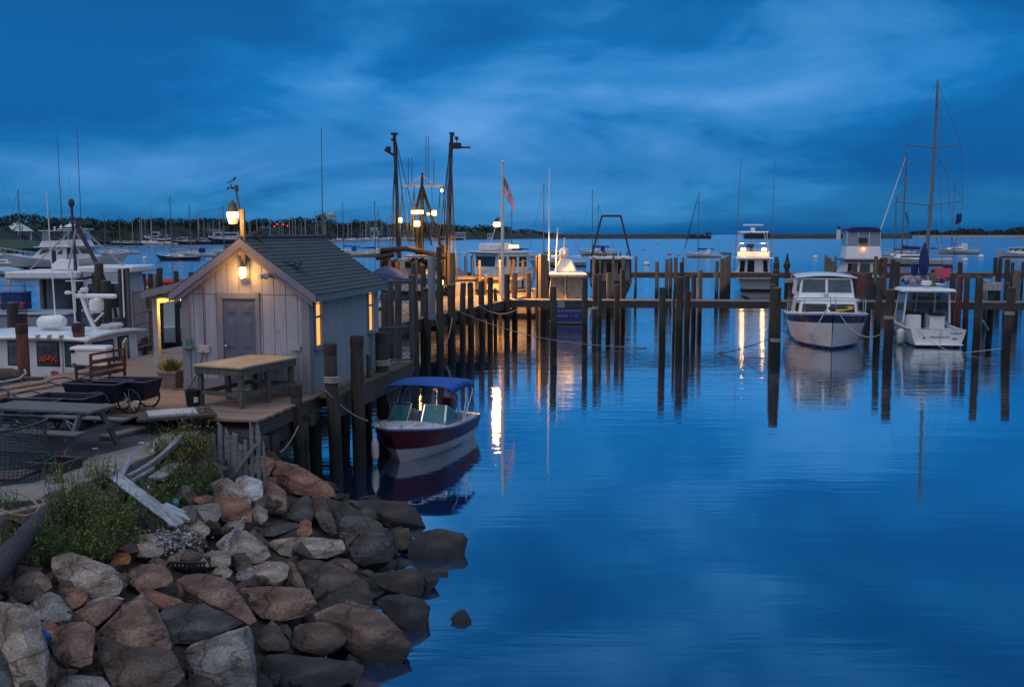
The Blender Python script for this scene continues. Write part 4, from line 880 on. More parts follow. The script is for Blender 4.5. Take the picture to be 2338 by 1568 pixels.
for z in (3.75,4.35): mb.tube([(-.5,-1.45,z),(-.5,1.45,z)],.03,5)
mb.build('tower_frame',CHROME,t); MB().box((.5,0,5.42),(2.7,2.75,.14)).build('hardtop',WHITE,t,bev=.05)
mb=MB(); mb.box((.6,.2,4.1),(.5,.7,.3)); mb.cyl((.6,.1,3),(.6,.1,4),.12); mb.build('helm',DARK,t)
mb=MB(); mb.cyl((.5,0,5.5),(.5,0,5.85),.22); mb.box((.5,0,6.1),(.2,1.9,.14)); mb.build('radar',WHITE,t,smooth=True)
for sg in (1,-1): MB().tube([(-.2,sg*1.75,1.6),(-.6,sg*1.35 if sg>0 else sg*1.75,12.5)],[.045,.02],6).build('outrigger',ALU,t)
FL=mat('floodlight_glow',(1,.8,.5),0,emit=(1,.55,.13),es=14)
for sg in (1,-1):
    o=MB().box((-.72,sg*.98,3.75),(.16,.42,.3)).build('floodlight',DARK,t); MB().box((-.83,sg*.98,3.75),(.06,.42,.28)).build('lens',FL,o,bev=.02)
    lamp('floodlight_beam',(-1.2,sg*.98,3.75),48,(1,.50,.14),t,.12)
# blue-topped cruiser stern-on
p=D(1956,640,95); t=thing('flybridge_cruiser','white cruiser with navy bimini and small amber light, stern-on at the outer pier','motor boat',(p.x,95,0),R(80),'white motor yachts')
h=Hull(10.5,3.7,1.6,1.5,2.0,tw=.92,rake=.15); mkhull(t,h,[BOTTOM,NAVY,NAVY,WHITE]); h.deck(0,1).build('deck',OFFW,t)
bk=block(-4.2,2.6,3.5,2.9,1.6,2.75,1.0,0,.1); cb=MB().add(bk,BF).build('cabin',WHITEP,t,bev=.05); winparts(bk,[('back',.05,.3,.15,.85),('back',.36,.62,.15,.85),('back',.7,.95,.15,.85)],cb)
MB().box((-1.2,0,2.82),(6.6,3.8,.16)).build('cabin_roof',NAVY,t,bev=.04)
bk=block(-3.2,1.6,3.2,2.8,2.9,4.1,.4,.25,.1); MB().add(bk,BF).build('flybridge',WHITE,t,bev=.06)
bk=block(-2.9,1.3,3.0,2.6,4.1,5.5,.3,.12,.08); fr=MB()
for i in range(4): fr.tube([bk[i],bk[i+4]],.04,5)
for y in (-.5,.5): fr.tube([(-2.9,y,4.1),(-2.78,y,5.5)],.035,5)
fr.build('canopy_frame',CHROME,t); mb=MB(); [pane(mb,bk,f,.02,.98,.02,.98,.006) for f in ('back','port','starboard')]; mb.build('enclosure',mat('pale_vinyl',(.20,.26,.30),.1,3,.3),t)
rows=[]
for i in range(7):
    x=-3.0+i*.72; rows.append([(x,1.5*math.cos(a_),5.45+.42*math.sin(a_)**.6) for a_ in [math.pi*j/8 for j in range(9)]])
mb=MB(); mb.grid(rows); mb.add(rows[0],[tuple(range(9))]); mb.build('bimini',NAVYC,t,smooth=True)
MB().ball((-3.12,.05,3.85),.13).build('amber_light',mat('amber_glow',(1,.3,.05),0,emit=(1,.16,.02),es=9),t); MB().box((-2.9,.1,4.65),(.3,.75,.45)).build('seat_back',DARK,t)
mb=MB(); mb.box((-4.9,0,1.75),(.7,3.6,.12)); mb.build('swim_step',TEAK,t)
# far motorboat at the frame edge
motor_yacht(2318,588,178,9.5,'low white motorboat with raked bow alone on the open water',fly=False,name='motorboat',cat='motorboat')
# pilothouse boat
p=D(1146,620,78); t=thing('pilothouse_boat','white boat with a row of dark pilothouse windows behind the flagpole','motor boat',(p.x,78,0),R(-62))
h=Hull(10.5,3.6,1.2,1.5,2.7,tw=.85,rake=.14,full=2.6); mkhull(t,h,[BOTTOM,BOTTOM,WHITE,WHITE]); h.deck(0,1).build('deck',OFFW,t)
bk=block(-1.8,1.7,3.2,2.7,2.0,3.75,-.15,0,.05); cb=MB().add(bk,BF).build('pilothouse',WHITEP,t,bev=.05)
winparts(bk,[('front',.05,.28,.42,.86),('front',.36,.62,.42,.86),('front',.70,.95,.42,.86),('port',.06,.3,.42,.86),('port',.36,.64,.42,.86),('port',.7,.94,.42,.86),('starboard',.1,.9,.42,.86)],cb)
MB().box((-.3,0,3.82),(4.6,3.7,.12)).build('roof',OFFW,t,bev=.03)
mb=MB(); mb.box((-1.2,0,4.2),(1.6,2.2,.6)); mb.box((0,.4,4.2),(.7,.7,.6)); mb.build('roof_gear',WHITEP,t,bev=.1); MB().box((1.0,.5,4.25),(.3,.75,.28)).build('roof_lamp',mat('warm_lamp_box',(1,.8,.5),0,emit=(1,.62,.3),es=1.4),t)
mb=MB()
for x in (-4.6,-3.4,-2.2): 
    for y in (-1.5,1.5): mb.tube([(x,y,1.2),(x,y,3.7)],.05,5)
mb.box((-3.6,0,3.72),(2.6,3.2,.08)); mb.build('aft_canopy',OFFW,t); h.rail(.5,1,.025,.7,hold=2).build('bow_rail',CHROME,t)
# cream-hulled work boat at the pier head (lamp lit)
p=D(1096,650,64); t=thing('work_boat','broad cream work boat with a flat wheelhouse roof bathed in lamp light','work boat',(p.x,64,0),R(168))
CREAM=mat('cream_paint',(.50,.44,.33),.12,5,.5); h=Hull(7.5,3.2,1.75,1.7,2.2,tw=.9,rake=.12); mkhull(t,h,[BOTTOM,BOTTOM,CREAM,CREAM]); h.deck(0,1).build('deck',OFFW,t)
bk=block(-2.2,1.0,2.4,2.2,1.7,2.35,.2,0,.05); MB().add(bk,BF).build('low_cabin',CREAM,t,bev=.04); MB().box((-.7,0,2.42),(4.6,2.9,.12)).build('roof',mat('stained_roof',(.30,.22,.14),.3,6,.8),t,bev=.03)
h.rail(0,1,.06,0).build('rub_rail',mat('rub_rail_dark',(.05,.04,.035)),t)
# gallows boat
p=D(1394,650,83); t=thing('gallows_boat','dark-hulled fishing boat stern-on under a tall black gallows frame','fishing boat',(p.x,83,0),R(84))
h=Hull(10,3.5,1.4,1.4,2.3,tw=.9,rake=.14); mkhull(t,h,[BOTTOM,BOTTOM,DARK,DARK]); h.deck(.4,1).build('deck',OFFW,t); h.well(.02,.4,.2,.5).build('cockpit',mat('grey_cockpit',(.2,.2,.22)),t)
bk=block(-1.5,2.0,3.1,2.8,1.4,3.2,.3,0,.05); cb=MB().add(bk,BF).build('wheelhouse',mat('dim_wheelhouse',(.22,.23,.25),.15),t); winparts(bk,[('back',.08,.3,.3,.85),('back',.38,.6,.05,.85),('back',.68,.92,.3,.85),('port',.1,.8,.5,.85),('starboard',.1,.8,.5,.85)],cb)
MB().box((-.9,0,3.3),(5.2,3.5,.2)).build('roof',WHITEP,t,bev=.04)
mb=MB()
for sg in (1,-1):
    mb.tube([(-3.2,sg*1.6,1.4),(-3.2,sg*1.55,3.4),(-2.8,sg*.75,6.65)],.075,7); mb.tube([(.4,sg*1.6,3.3),(-2.8,sg*.75,6.6)],.05,6)
mb.tube([(-2.8,-.8,6.65),(-2.8,.8,6.65)],.09,7); mb.build('gallows',DARK,t)
mb=MB()
for k in range(10): mb.lathe((random.uniform(-2.5,1),random.uniform(-1.4,1.4),3.4),[(.09,0),(.1,.2),(.05,.35)],6)
mb.build('roof_gear',mat('rusty_gear',(.16,.08,.06),.4),t)
# blue-sterned charter boat behind the walkway
p=P(1292,741,0); t=thing('charter_boat','white charter boat stern-on with a blue lettered transom below the walkway','motor boat',(p.x,p.y,0),R(88))
h=Hull(8.5,3.15,1.12,1.1,1.7,tw=.95,rake=.14,stern_p=.18); h.well(.03,.45,.2,.4).build('cockpit',OFFW,t); mkhull(t,h,[BOTTOM,WHITE,WHITE,WHITE]); h.deck(.45,1).build('deck',OFFW,t)
for o in list(t.children): o.location.x=4.25
TR=mat('transom_blue',(.008,.03,.22),.15,4,.3)
mb=MB(); mb.prism([(-.02,-.92,.16),(-.02,.92,.16),(-.02,1.10,1.02),(-.02,-1.10,1.02)],(-.02,0,0)); tr=mb.build('transom_panel',TR,t)
mb=MB(); mb.box((-.05,0,1.12),(.12,3.15,.08)); mb.build('cap_rail',WHITEP,t); MB().box((.12,0,1.32),(.1,2.3,.32)).build('blue_curtain',BLUEC,t)
def text(s,size,parent,loc,rot,m,name='lettering',ex=.004):
    cu=bpy.data.curves.new(name,'FONT'); cu.body=s; cu.size=size; cu.align_x='CENTER'; cu.extrude=ex; tmp=bpy.data.objects.new('tmp',cu); col.objects.link(tmp)
    me=bpy.data.meshes.new_from_object(tmp.evaluated_get(bpy.context.evaluated_depsgraph_get())); bpy.data.objects.remove(tmp); me.name=name; me.materials.clear(); me.materials.append(m)
    o=bpy.data.objects.new(name,me); col.objects.link(o); o.parent=parent; o.location=loc; o.rotation_euler=rot; return o
LET=mat('gilt_lettering',(.55,.42,.30),.1)
text('ARTIC CHARTERING',.185,tr,(-.045,0,.74),(R(90),0,R(-90)),LET); text('NEWARK  =  CT',.20,tr,(-.045,0,.44),(R(90),0,R(-90)),LET)
bk=block(.9,3.6,2.2,2.1,1.2,2.75,.3,.12,.16); cb=MB()
cb.add(block(2.2,3.6,2.18,2.1,1.2,2.75,.3,0,.16),BF); cb.build('cabin',WHITEP,t,bev=.04)
mb=MB(); [mb.beam(bk[i],bk[i+4],.09,.09) for i in (0,3)]; mb.beam((.95,-.05,1.2),(1.05,-.05,2.75),.07,.07); mb.beam((.9,-1.08,1.25),(.9,1.08,1.25),.07,.07); mb.build('curtain_frame',DARK,t)
mb=MB(); [pane(MB(),bk,*q_,.05,.97,.006).build('clear_curtain',mat('lamplit_vinyl',(.55,.46,.34),.4,4,.25,c2=(.16,.13,.14)),t) for q_ in (('back',.04,.47),('back',.53,.96),('port',.05,.5),('starboard',.05,.5))]  # golden lamp reflection painted into the curtain vinyl's colour
MB().add(block(.55,3.6,2.55,2.3,2.75,2.95,.1,.0,.05),BF).build('roof',WHITE,t,bev=.07)
mb=MB(); mb.add(block(1.3,2.3,1.4,1.0,2.95,3.75,.1,.15,.3),BF); mb.build('roof_pod',WHITE,t,bev=.12); mb=MB(); mb.lathe((1.6,.1,4.05),[(.05,-.3),(.12,-.1),(.27,-.05),(.28,.2),(.2,.33),(.05,.36)],12); mb.build('radar_dome',WHITE,t,smooth=True)
mb=MB(); mb.box((1.6,0,3.92),(.2,1.7,.06)); mb.tube([(1.6,.1,4.4),(1.6,.1,5.0)],.05,6); mb.build('dome_bracket',WHITEP,t)
mb=MB(); mb.tube([(1.3,1.0,2.9),(1.3,1.0,9.0)],[.06,.03],6); mb.tube([(1.3,.6,2.9),(1.3,.5,5.6)],[.06,.04],6); mb.build('antenna',WHITE,t)
# small boat with a red kayak on its cabin roof
p=D(400,640,47); t=thing('launch','small white cabin launch moored behind the pilings left of the shed','motor boat',(p.x,47,0),R(10))
h=Hull(6,2.2,.9,.9,1.2,tw=.85); mkhull(t,h,[BOTTOM,BOTTOM,WHITE,WHITE]); h.deck(0,1).build('deck',OFFW,t); bk=block(-1.6,1.5,1.9,1.7,.9,2.65,.3,0,.08); cb=MB().add(bk,BF).build('cabin',mat('pale_green_cabin',(.45,.52,.48),.1),t); winparts(bk,[('starboard',.1,.35,.5,.85),('starboard',.6,.9,.5,.85),('port',.1,.9,.5,.85)],cb); MB().box((0,0,2.72),(3.6,2.2,.12)).build('roof',mat('tan_roof',(.42,.36,.33),.1),t,bev=.03)
mb=MB(); rows=[]
for i in range(11):
    f=i/10; w_=.36*math.sin(math.pi*min(.97,max(.03,f)))**.6; rows.append([(2.3*(f-.5)*2*.75,w_*math.cos(a_),.17+(.15+.04*abs(f-.5))*math.sin(a_)) for a_ in [2*math.pi*j/8 for j in range(8)]])
mb.grid(rows,0,True); o=mb.build('kayak',REDP,loc=(p.x,47,2.8),rz=R(5),smooth=True); tag(o,'bright red kayak upside down on the small launch roof','kayak')
# navy-covered outboard boat between shed and trawler
p=D(908,632,58); t=thing('covered_boat','small white boat under a sagging navy cover behind the shed eave','motor boat',(p.x+.6,58,0),R(171))
h=Hull(3.9,1.7,.7,.7,.95,tw=.85); o=mkhull(t,h,[BOTTOM,WHITE,WHITE,WHITE]); o.location.z=1.85
for x in (-1.2,1.2): MB().cyl((x,.3,-1),(x,.3,1.75),.12).build('lift_post',WOOD,t)
MB().beam((-1.6,.3,1.6),(1.6,.3,1.6),.25,.2).build('lift_cradle',WOOD,t)
mb=MB(); rows=[]
for i in range(15):
    f=i/14; w_=.95*(1-.7*max(0,f-.5)**1.5*1.6); zt=2.8+.50*math.exp(-((f-.74)/.24)**2)+.12*math.sin(f*9); rows.append([(-2.0+4.15*f,w_*math.cos(a_)*.95,2.5+(zt-2.5)*max(0,math.sin(a_))**.8-(.12 if j in (0,8) else 0)) for j,a_ in enumerate([math.pi*j/8 for j in range(9)])])
mb.grid(rows); mb.build('boat_cover',mat('navy_tarp',(.005,.022,.10),.25,7,.55),t,smooth=True)
# ---------------- red runabout by the dock
t=thing('runabout','maroon and white open runabout with a blue bimini moored beside the dock','motor boat',(-2.76+.276*1.98,21.85+.961*1.98,0),R(-106)) 
h=Hull(3.95,1.95,.60,.66,.88,tw=.93,draft=.3,rake=.22,full=3.0,flare=1.0,stern_p=.22,n=22)
GEL=mat('runabout_white',(.60,.62,.64),.05,3,.25)
mkhull(t,h,[BOTTOM,GEL,GEL,REDH,mat('violet_rub',(.10,.08,.22),.1,3,.3)],[('z',.0,0),('z',.07,1),('f',.30,2),('f',.34,4),('f',.60,3),('f',.93,3),('f',1,1)])
h.deck(.60,.995,n=14,camber=.09).build('foredeck',GEL,t,smooth=True); h.well(.05,.60,.20,.12).build('cockpit',mat('cockpit_liner',(.42,.44,.46),.08),t); h.deck(0,.05,n=2).build('stern_deck',GEL,t)
h.rail(0,1,.028,-.015,n=22).build('rub_rail',mat('violet_rub',(.10,.08,.22)),t,smooth=True)
# bow opening (recess between the two windscreens)
SG=mat('windscreen_glass',(.05,.20,.22),.3,2,.05,spec=.6,alpha=.75)
zb=h.sz(.62)+.05
def wquad(root,q,nm='windscreen'):
    mb=MB()
    for i in range(4): mb.beam(q[i],q[(i+1)%4],.03,.03)
    o=mb.build(nm,CHROME,root); n=(Vector(q[1])-Vector(q[0])).cross(Vector(q[3])-Vector(q[0])).normalized()*.006
    mb=MB(); mb.prism(q,n); mb.build('glass',SG,o); return o
for sg in (1,-1):
    wquad(t,[(.42,sg*.18,zb),(.30,sg*.72,zb-.02),(.02,sg*.66,zb+.36),(.14,sg*.17,zb+.38)])
    wquad(t,[(.29,sg*.735,zb-.02),(-.42,sg*.80,zb-.04),(-.42,sg*.79,zb+.10),(.01,sg*.675,zb+.36)])
    MB().tube([(.30,sg*.14,zb-.03),(.42,sg*.2,zb-.05),(.35,sg*.75,zb-.06)],.02,6).build('dash_edge',GEL,t)
    mb=MB(); mb.add(block(.05,.42,0,0,0,0),[]) ; mb.b2((.0,min(sg*.2,sg*.62),.32),(.38,max(sg*.2,sg*.62),zb-.02)); mb.build('dashboard',GEL,t,bev=.03)
    mb=MB(); mb.b2((-.75,min(sg*.25,sg*.65),.12),(-.3,max(sg*.25,sg*.65),.52)); mb.b2((-.42,min(sg*.25,sg*.65),.45),(-.3,max(sg*.25,sg*.65),.95)); mb.build('seat',mat('seat_vinyl',(.35,.36,.38)),t,bev=.04)
    h_=[(.55+i*.135,) for i in range(8)]
    mb=MB(); pts=[]
    for i in range(9):
        tt=.62+.3*i/8; p_=h.pt(tt,h.sz(tt),sg,.10); pts.append((p_[0],p_[1],p_[2]+(.13 if 0<i<8 else .02)))
    mb.tube(pts,.012,6); [mb.tube([(q[0],q[1],q[2]-.12),q],.010,5) for q in pts[2:8:2]]; mb.build('bow_rail',CHROME,t,smooth=True)
    p_=h.pt(.93,h.sz(.93),sg,.16); MB().box((p_[0],p_[1],p_[2]+.06),(.13,.04,.04)).build('cleat',CHROME,t,bev=.01)
mb=MB(); mb.b2((-1.9,-.95+.25,.35),(-1.72,.7,.62)); mb.build('transom_splash_well',GEL,t)
om=MB(); om.box((-2.12,0,.85),(.46,.34,.40)); om.box((-2.14,0,.50),(.24,.2,.5)); om=om.build('outboard_motor',mat('outboard_maroon',(.06,.012,.016),.2,4,.3),t,bev=.07); MB().cyl((-2.14,0,-.4),(-2.14,0,.4),.07,n=8).build('leg',DARK,om)
mb=MB(); mb.tube([(-1.75,.55,.6),(-1.75,.55,1.25)],.013,6); mb.ball((-1.75,.55,1.28),.03); mb.build('stern_light',CHROME,t)
# bimini
rows=[]
for i in range(13):
    f=i/12; x=-1.62+f*1.75; zc=1.50+.07*math.sin(math.pi*f)-.05*(1-f)
    rows.append([(x+(.05 if j in(0,12) else 0),.86*math.cos(a_),zc+.11*(max(0,math.sin(a_))**.7)-(.10 if j in (0,12) else 0)) for j,a_ in enumerate([math.pi*j/12 for j in range(13)])])
mb=MB(); mb.grid(rows); o=mb.build('bimini',BLUEC,t,smooth=True,auto=False); so_=o.modifiers.new('thick','SOLIDIFY'); so_.thickness=.02
for sg in (1,-1):
    mb=MB()
    for (x0,x1,zz) in ((-.55,-1.60,1.44),(-.50,-.95,1.55),(-.45,.10,1.48)): mb.tube([(x0,sg*.90,.62),(x0+(x1-x0)*.7,sg*.89,1.25),(x1,sg*.80,zz)],.012,6)
    mb.tube([(-1.6,sg*.9,.6),(-1.35,sg*.84,1.48)],.010,6)
    mb.build('bimini_frame',CHROME,t,smooth=True)
p=Vector(t.location)+Matrix.Rotation(R(-106),3,'Z')@Vector(h.pt(.93,h.sz(.93),-1,-.06)); fender((p.x-.03,p.y,.62),'white cylindrical fender hanging from the maroon runabout bow',.09,.55)
mb=MB(); mb.M=Matrix.Translation(t.location)@Matrix.Rotation(R(-106),4,'Z'); mb.tube([(1.1+.12*math.cos(a*.8)*1.4,.35+.16*math.sin(a*.8),.86+.012*(a%2)) for a in range(26)],.013,5); tag(mb.build('coiled_line',ROPE),'small coil of line lying on the runabout foredeck','rope')
# ---------------- white cabin cruiser, bow-on
t=thing('cabin_cruiser','white cabin cruiser with a navy sheer stripe moored bow-on between pilings','motor boat',(14.62+.225*4.0,45.42+.974*4.0,0),R(-103))
h=Hull(9.6,3.75,1.25,1.3,1.66,tw=.92,draft=.55,rake=.03,full=3.6,flare=.30,stern_p=.14,n=22)
GRW=mat('cruiser_white',(.58,.59,.61),.05,3,.3)
mkhull(t,h,[BOTTOM,NAVY,GRW,NAVY,WHITE],[('z',.0,0),('z',.13,1),('f',.72,2),('f',.95,3),('f',1,4)])
h.rail(0,1,.05,.01,n=18).build('rub_rail',WHITE,t,smooth=True)
h.deck(.0,.995,n=14,camber=.10).build('deck',WHITE,t,smooth=True)
zd=h.sz(.75)
bk=block(-1.4,2.3,3.1,2.75,zd-.25,zd+.62,.25,0,.10); cb=MB().add(bk,BF).build('trunk_cabin',WHITE,t,bev=.07)
winparts(bk,[('front',.05,.47,.30,.80),('front',.53,.95,.30,.80),('port',.55,.93,.3,.8),('starboard',.55,.93,.3,.8)],cb)
mb=MB(); rows=[[(x,y,zd+.63+.10*(1-(y/1.5)**2)) for y in (-1.42,-.9,-.3,.3,.9,1.42)] for x in (-1.4,0,1.2,2.05)]; mb.grid(rows); mb.add([rows[-1][i] for i in range(6)]+[(2.05,1.42,zd+.6),(2.05,-1.42,zd+.6)],[tuple(range(8))]); mb.build('cabin_top',WHITE,t,smooth=True)
bk=block(-3.2,1.0,2.9,2.62,zd+.62,zd+1.62,.42,0,.13); cb=MB().add(bk,BF).build('deckhouse',WHITE,t,bev=.05)
winparts(bk,[('front',.04,.475,.30,.92),('front',.525,.96,.30,.92),('starboard',.60,.95,.3,.9),('port',.60,.95,.3,.9)],cb,gm=mat('see_through_glass',(.10,.17,.20),.5,1.2,.08,spec=.6,c2=(.03,.05,.07)))
rows=[[(x,y,zd+1.66+.13*(1-(y/1.45)**2)) for y in (-1.42,-.9,-.3,.3,.9,1.42)] for x in (-3.4,-1,.45,.72)]; mb=MB(); mb.grid(rows); o=mb.build('deckhouse_roof',WHITE,t,smooth=True,auto=False); s_=o.modifiers.new('thick','SOLIDIFY'); s_.thickness=.07
h.rail(.52,.985,.02,.72,n=16,inset=.08,hold=4).build('bow_rail',CHROME,t,smooth=True)
mb=MB(); mb.ball((1.05,-.05,zd+.86),.11); mb.cyl((1.05,-.05,zd+.7),(1.05,-.05,zd+.9),.04); mb.build('searchlight',CHROME,t,smooth=True)
mb=MB(); mb.box((4.35,0,1.86),(.5,.34,.10)); mb.ball((4.5,0,1.86),.13,sq=(1.6,1,.9)); mb.box((3.8,.45,1.84),(.2,.5,.08)); mb.box((3.7,-.5,1.84),(.2,.6,.08)); mb.build('anchor_gear',DARK,t)
MB().beam((2.31,.3,zd+.15),(2.29,1.1,zd+.32),.02,.16).build('yellow_slicker',YEL,t)
BM=Matrix.Translation(t.location)@Matrix.Rotation(R(-103),4,'Z')
bowp=BM@Vector((4.5,0,1.8)); LP=D(*C('c6',108,1085),41.5); RP=D(*C('c7',300,1040),42.6)
rope(sag(bowp+Vector((-.3,0,0)),LP+Vector((.2,0,0)),.75,12),'pale bow line from the cabin cruiser to the foremost thick piling',.022)
rope(sag(bowp+Vector((.2,0,0)),RP,.75,12),'pale bow line from the cabin cruiser to the nearer piling beyond it',.022)
rope(sag(bowp,P(*C('c6',400,1255),0),.12,8),'crossed line hanging down the cabin cruiser hull side',.018)
# ---------------- hardtop boat, stern-on
p=P(2140,792.5,0); t=thing('hardtop_boat','white open-backed hardtop fishing boat moored stern-on, helm seats visible','motor boat',p,R(82))
h=Hull(6.8,2.55,.82,.85,1.3,tw=.96,draft=.35,rake=.2,full=2.5,flare=.7,stern_p=.2,n=18)
mkhull(t,h,[BOTTOM,WHITE,WHITE,WHITE],[('z',.0,0),('z',.06,0),('f',.5,1),('f',.9,2),('f',1,3)])
h.deck(.62,.995,n=10).build('foredeck',OFFW,t,smooth=True); h.well(.05,.62,.24,.2).build('cockpit',mat('cockpit_liner',(.42,.44,.46)),t); h.deck(0,.05,n=2).build('transom_top',WHITE,t)
h.rail(0,1,.03,-.02,n=18).build('rub_rail',mat('grey_rub',(.12,.13,.17)),t)
for o in list(t.children): o.location.x=3.4
mb=MB(); mb.box((-.15,0,.13),(.32,2.1,.06)); mb.build('swim_platform',WHITE,t,bev=.02)
bk=block(2.15,4.4,2.15,1.9,.95,2.42,.5,-.1,.10); mb=MB()
for a_,b_ in ((0,4),(3,7),(1,5),(2,6)): MB().beam(bk[a_],bk[b_],.07,.07).build('cabin_post',WHITE,t)
mb.beam(bk[1],bk[2],.06,.06); mb.beam((4.4,0,.95),(3.9,0,2.42),.05,.05); mb.build('windscreen_frame',WHITE,t)
mb=MB(); [pane(mb,bk,f,.04,.96,.03,.97,.006) for f in ('front',)]; mb.build('windscreen',GLASSB,t)
for f in ('port','starboard'): pane(MB(),bk,f,.04,.96,.03,.97,.006).build('side_window',GLASSB,t)
MB().b2((2.9,-.95,.25),(3.4,-.2,1.3)).build('console',WHITE,t,bev=.04); MB().b2((3.0,.25,.25),(3.4,.95,1.2)).build('console',WHITE,t,bev=.04); MB().b2((3.5,-.3,.3),(3.55,.3,1.35)).build('cabin_door',DARK,t)
for y in (.55,-.55): mb=MB(); mb.box((2.3,y,.95),(.12,.72,.75)); mb.box((2.5,y,.68),(.5,.7,.12)); mb.build('helm_seat',WHITE,t,bev=.06)
MB().box((2.3,-.5,1.36),(.4,.7,.12)).build('jacket',BLACK,t,bev=.05); MB().box((1.2,-.7,.5),(.7,.5,.5)).build('bait_box',WHITE,t,bev=.03)
MB().add(block(1.75,4.1,2.55,2.3,2.44,2.60,.15,.05,.10),BF).build('hardtop',WHITE,t,bev=.05)
mb=MB(); mb.cyl((2.4,0,2.6),(2.4,0,2.75),.04); mb.lathe((2.4,0,2.74),[(.15,0),(.24,.04),(.24,.18),(.2,.22)],14); mb.build('radar',WHITE,t,smooth=True)
text('MONTAUK-NY',.13,t,(-.012,-.05,.42),(R(90),0,R(-90)),mat('transom_lettering',(.05,.05,.07))); MB().box((-.008,.62,.42),(.01,.08,.10)).build('decal',REDP,t); MB().box((-.008,-.72,.40),(.01,.22,.06)).build('decal',REDP,t); text('N.4.82.AM',.12,t,(-.012,-.78,.62),(R(90),0,R(-90)),mat('transom_lettering',(.05,.05,.07)))
BM=Matrix.Translation(p)@Matrix.Rotation(R(82),4,'Z')
a=BM@Vector((.1,.95,.85)); b=BM@Vector((-.05,-.7,.85)); c=P(*C('c7',1010,1325),0)+Vector((0,0,.05)); rope(sag(a,c,.12,10),'stern line from the hardtop boat corner dropping to the water',.018)
rope(sag(BM@Vector((-.05,-.1,.85)),BM@Vector((-.05,-.05,.1)),.0,3)+sag(BM@Vector((-.05,-.05,.1)),BM@Vector((-.05,-.9,.18)),.15,6),'short pale line hanging over the hardtop boat transom',.015)
q=BM@Vector((1.0,1.42,.75)); fender(q,'fat white fender hung on the hardtop boat side near the tall piling',.19,.75)
# ---------------- lobster boat on the left
DW=mat('wheelhouse_white',(.62,.62,.63),.07,3,.4)
p=Vector((-12.56,28.04,0)); yawL=-PH
t=thing('lobster_boat','white lobster boat with radar mast and a rounded wheelhouse beside the dock','fishing boat',p,yawL)  # local x: toward the dock (image right), y: away
zr=2.46
h=Hull(8.4,2.9,.85,.85,1.3,tw=.9); hm=mkhull(t,h); hm.location=(-2.2,0,0); dk=h.deck(0,1).build('deck',OFFW,t); dk.location=(-2.2,0,0)
bk=block(-2.2,1.42,2.6,2.6,.7,zr,0.05,.05,.04)
cb=MB().add(bk,BF).build('wheelhouse',DW,t,bev=.05)
def rwin(face,u0,u1,v0,v1,nm='window'):
    o=pane(MB(),bk,face,u0-.012,u1+.012,v0-.022,v1+.022,.012,0,.001).build('window_gasket',BLACK,cb,bev=.03); pane(MB(),bk,face,u0,u1,v0,v1,.006,0,.014).build(nm,mat('wheelhouse_glass',(.06,.085,.095),.5,1.5,.08,spec=.6),o)
    return o
for a_,b_ in ((.345,.50),(.595,.765),(.832,.95)): rwin('starboard',a_,b_,.56,.90)
rwin('front',.12,.50,.55,.88); rwin('front',.60,.80,.50,.9)
mb=MB(); pane(mb,bk,'starboard',.797,.806,.0,1,.012); mb.build('door_seam',mat('pink_tan_trim',(.45,.30,.26)),t)
mb=MB()
for k in range(14): mb.ball((.03+.036*k,-1.30,1.80+.05*math.sin(k*1.7)+.07*math.sin(math.pi*k/13)),.055,6)
mb.build('orange_gear',mat('orange_gear',(.45,.05,.02),.4,9),t)
rows=[[(x,y,zr+.02+.10*(1-(y/1.5)**2)-.03*abs(x-.1)**1.2) for y in (-1.48,-1.35,-.7,0,.7,1.45)] for x in (-2.4,-1.4,-.4,.6,1.3,1.55)]
mb=MB(); mb.grid(rows); o=mb.build('roof',WHITE,t,smooth=True,auto=False); s_=o.modifiers.new('thick','SOLIDIFY'); s_.thickness=.09
for x in (.1,.45,.8): MB().box((x,-1.46,zr+.0),(.07,.12,.12)).build('roof_bracket',mat('tan_metal',(.35,.28,.25)),t)
mb=MB(); mb.tube([(-.52,-.5,zr+.30),(-.43,-.5,zr+.30),(.12,-.5,zr+.34),(.24,-.5,zr+.33)],[.14,.19,.19,.13],14); mb.build('life_raft_canister',WHITE,t,smooth=True)
ZM=Matrix.Translation((.25,0,zr))@Matrix.Diagonal((1,1,.76,1))@Matrix.Translation((0,0,-zr))
def LM(): m=MB(); m.M=ZM; return m
mb=LM(); mb.tube([(.75,-.2,zr+.08),(.50,-.2,zr+.75),(.30,-.2,zr+1.55)],[.06,.055,.05],8); mb.tube([(.72,-.2,zr+.42),(1.0,-.2,zr+.75)],.035,6); mb.tube([(.6,-.2,zr+.75),(.95,-.2,zr+.78)],.03,6); mb.build('mast',WHITE,t,smooth=True)
mb=LM(); mb.lathe((.8,-.2,zr+.80),[(.1,0),(.19,.04),(.2,.3),(.18,.44),(.1,.46)],14); mb.build('radar_scanner',WHITE,t,smooth=True)
mb=LM(); mb.box((.80,-.2,zr+1.36),(1.25,.14,.17)); mb.cyl((.85,-.2,zr+1.2),(.85,-.2,zr+1.3),.12); mb.build('radar_arm',WHITE,t,bev=.04)
mb=LM(); mb.tube([(.2,-.3,zr+.1),(.14,-.3,zr+2.1)],.022,6); mb.box((.14,-.3,zr+2.15),(.1,.1,.2)); mb.tube([(-.05,-.3,zr+1.9),(.5,-.3,zr+1.92)],.018,5); mb.lathe((.45,-.2,zr+1.5),[(.07,0),(.11,.03),(.11,.14),(.06,.17)],10); mb.lathe((.02,-.3,zr+1.42),[(.06,0),(.1,.03),(.1,.1),(.04,.13)],10); mb.build('light_mast',WHITE,t,smooth=True)
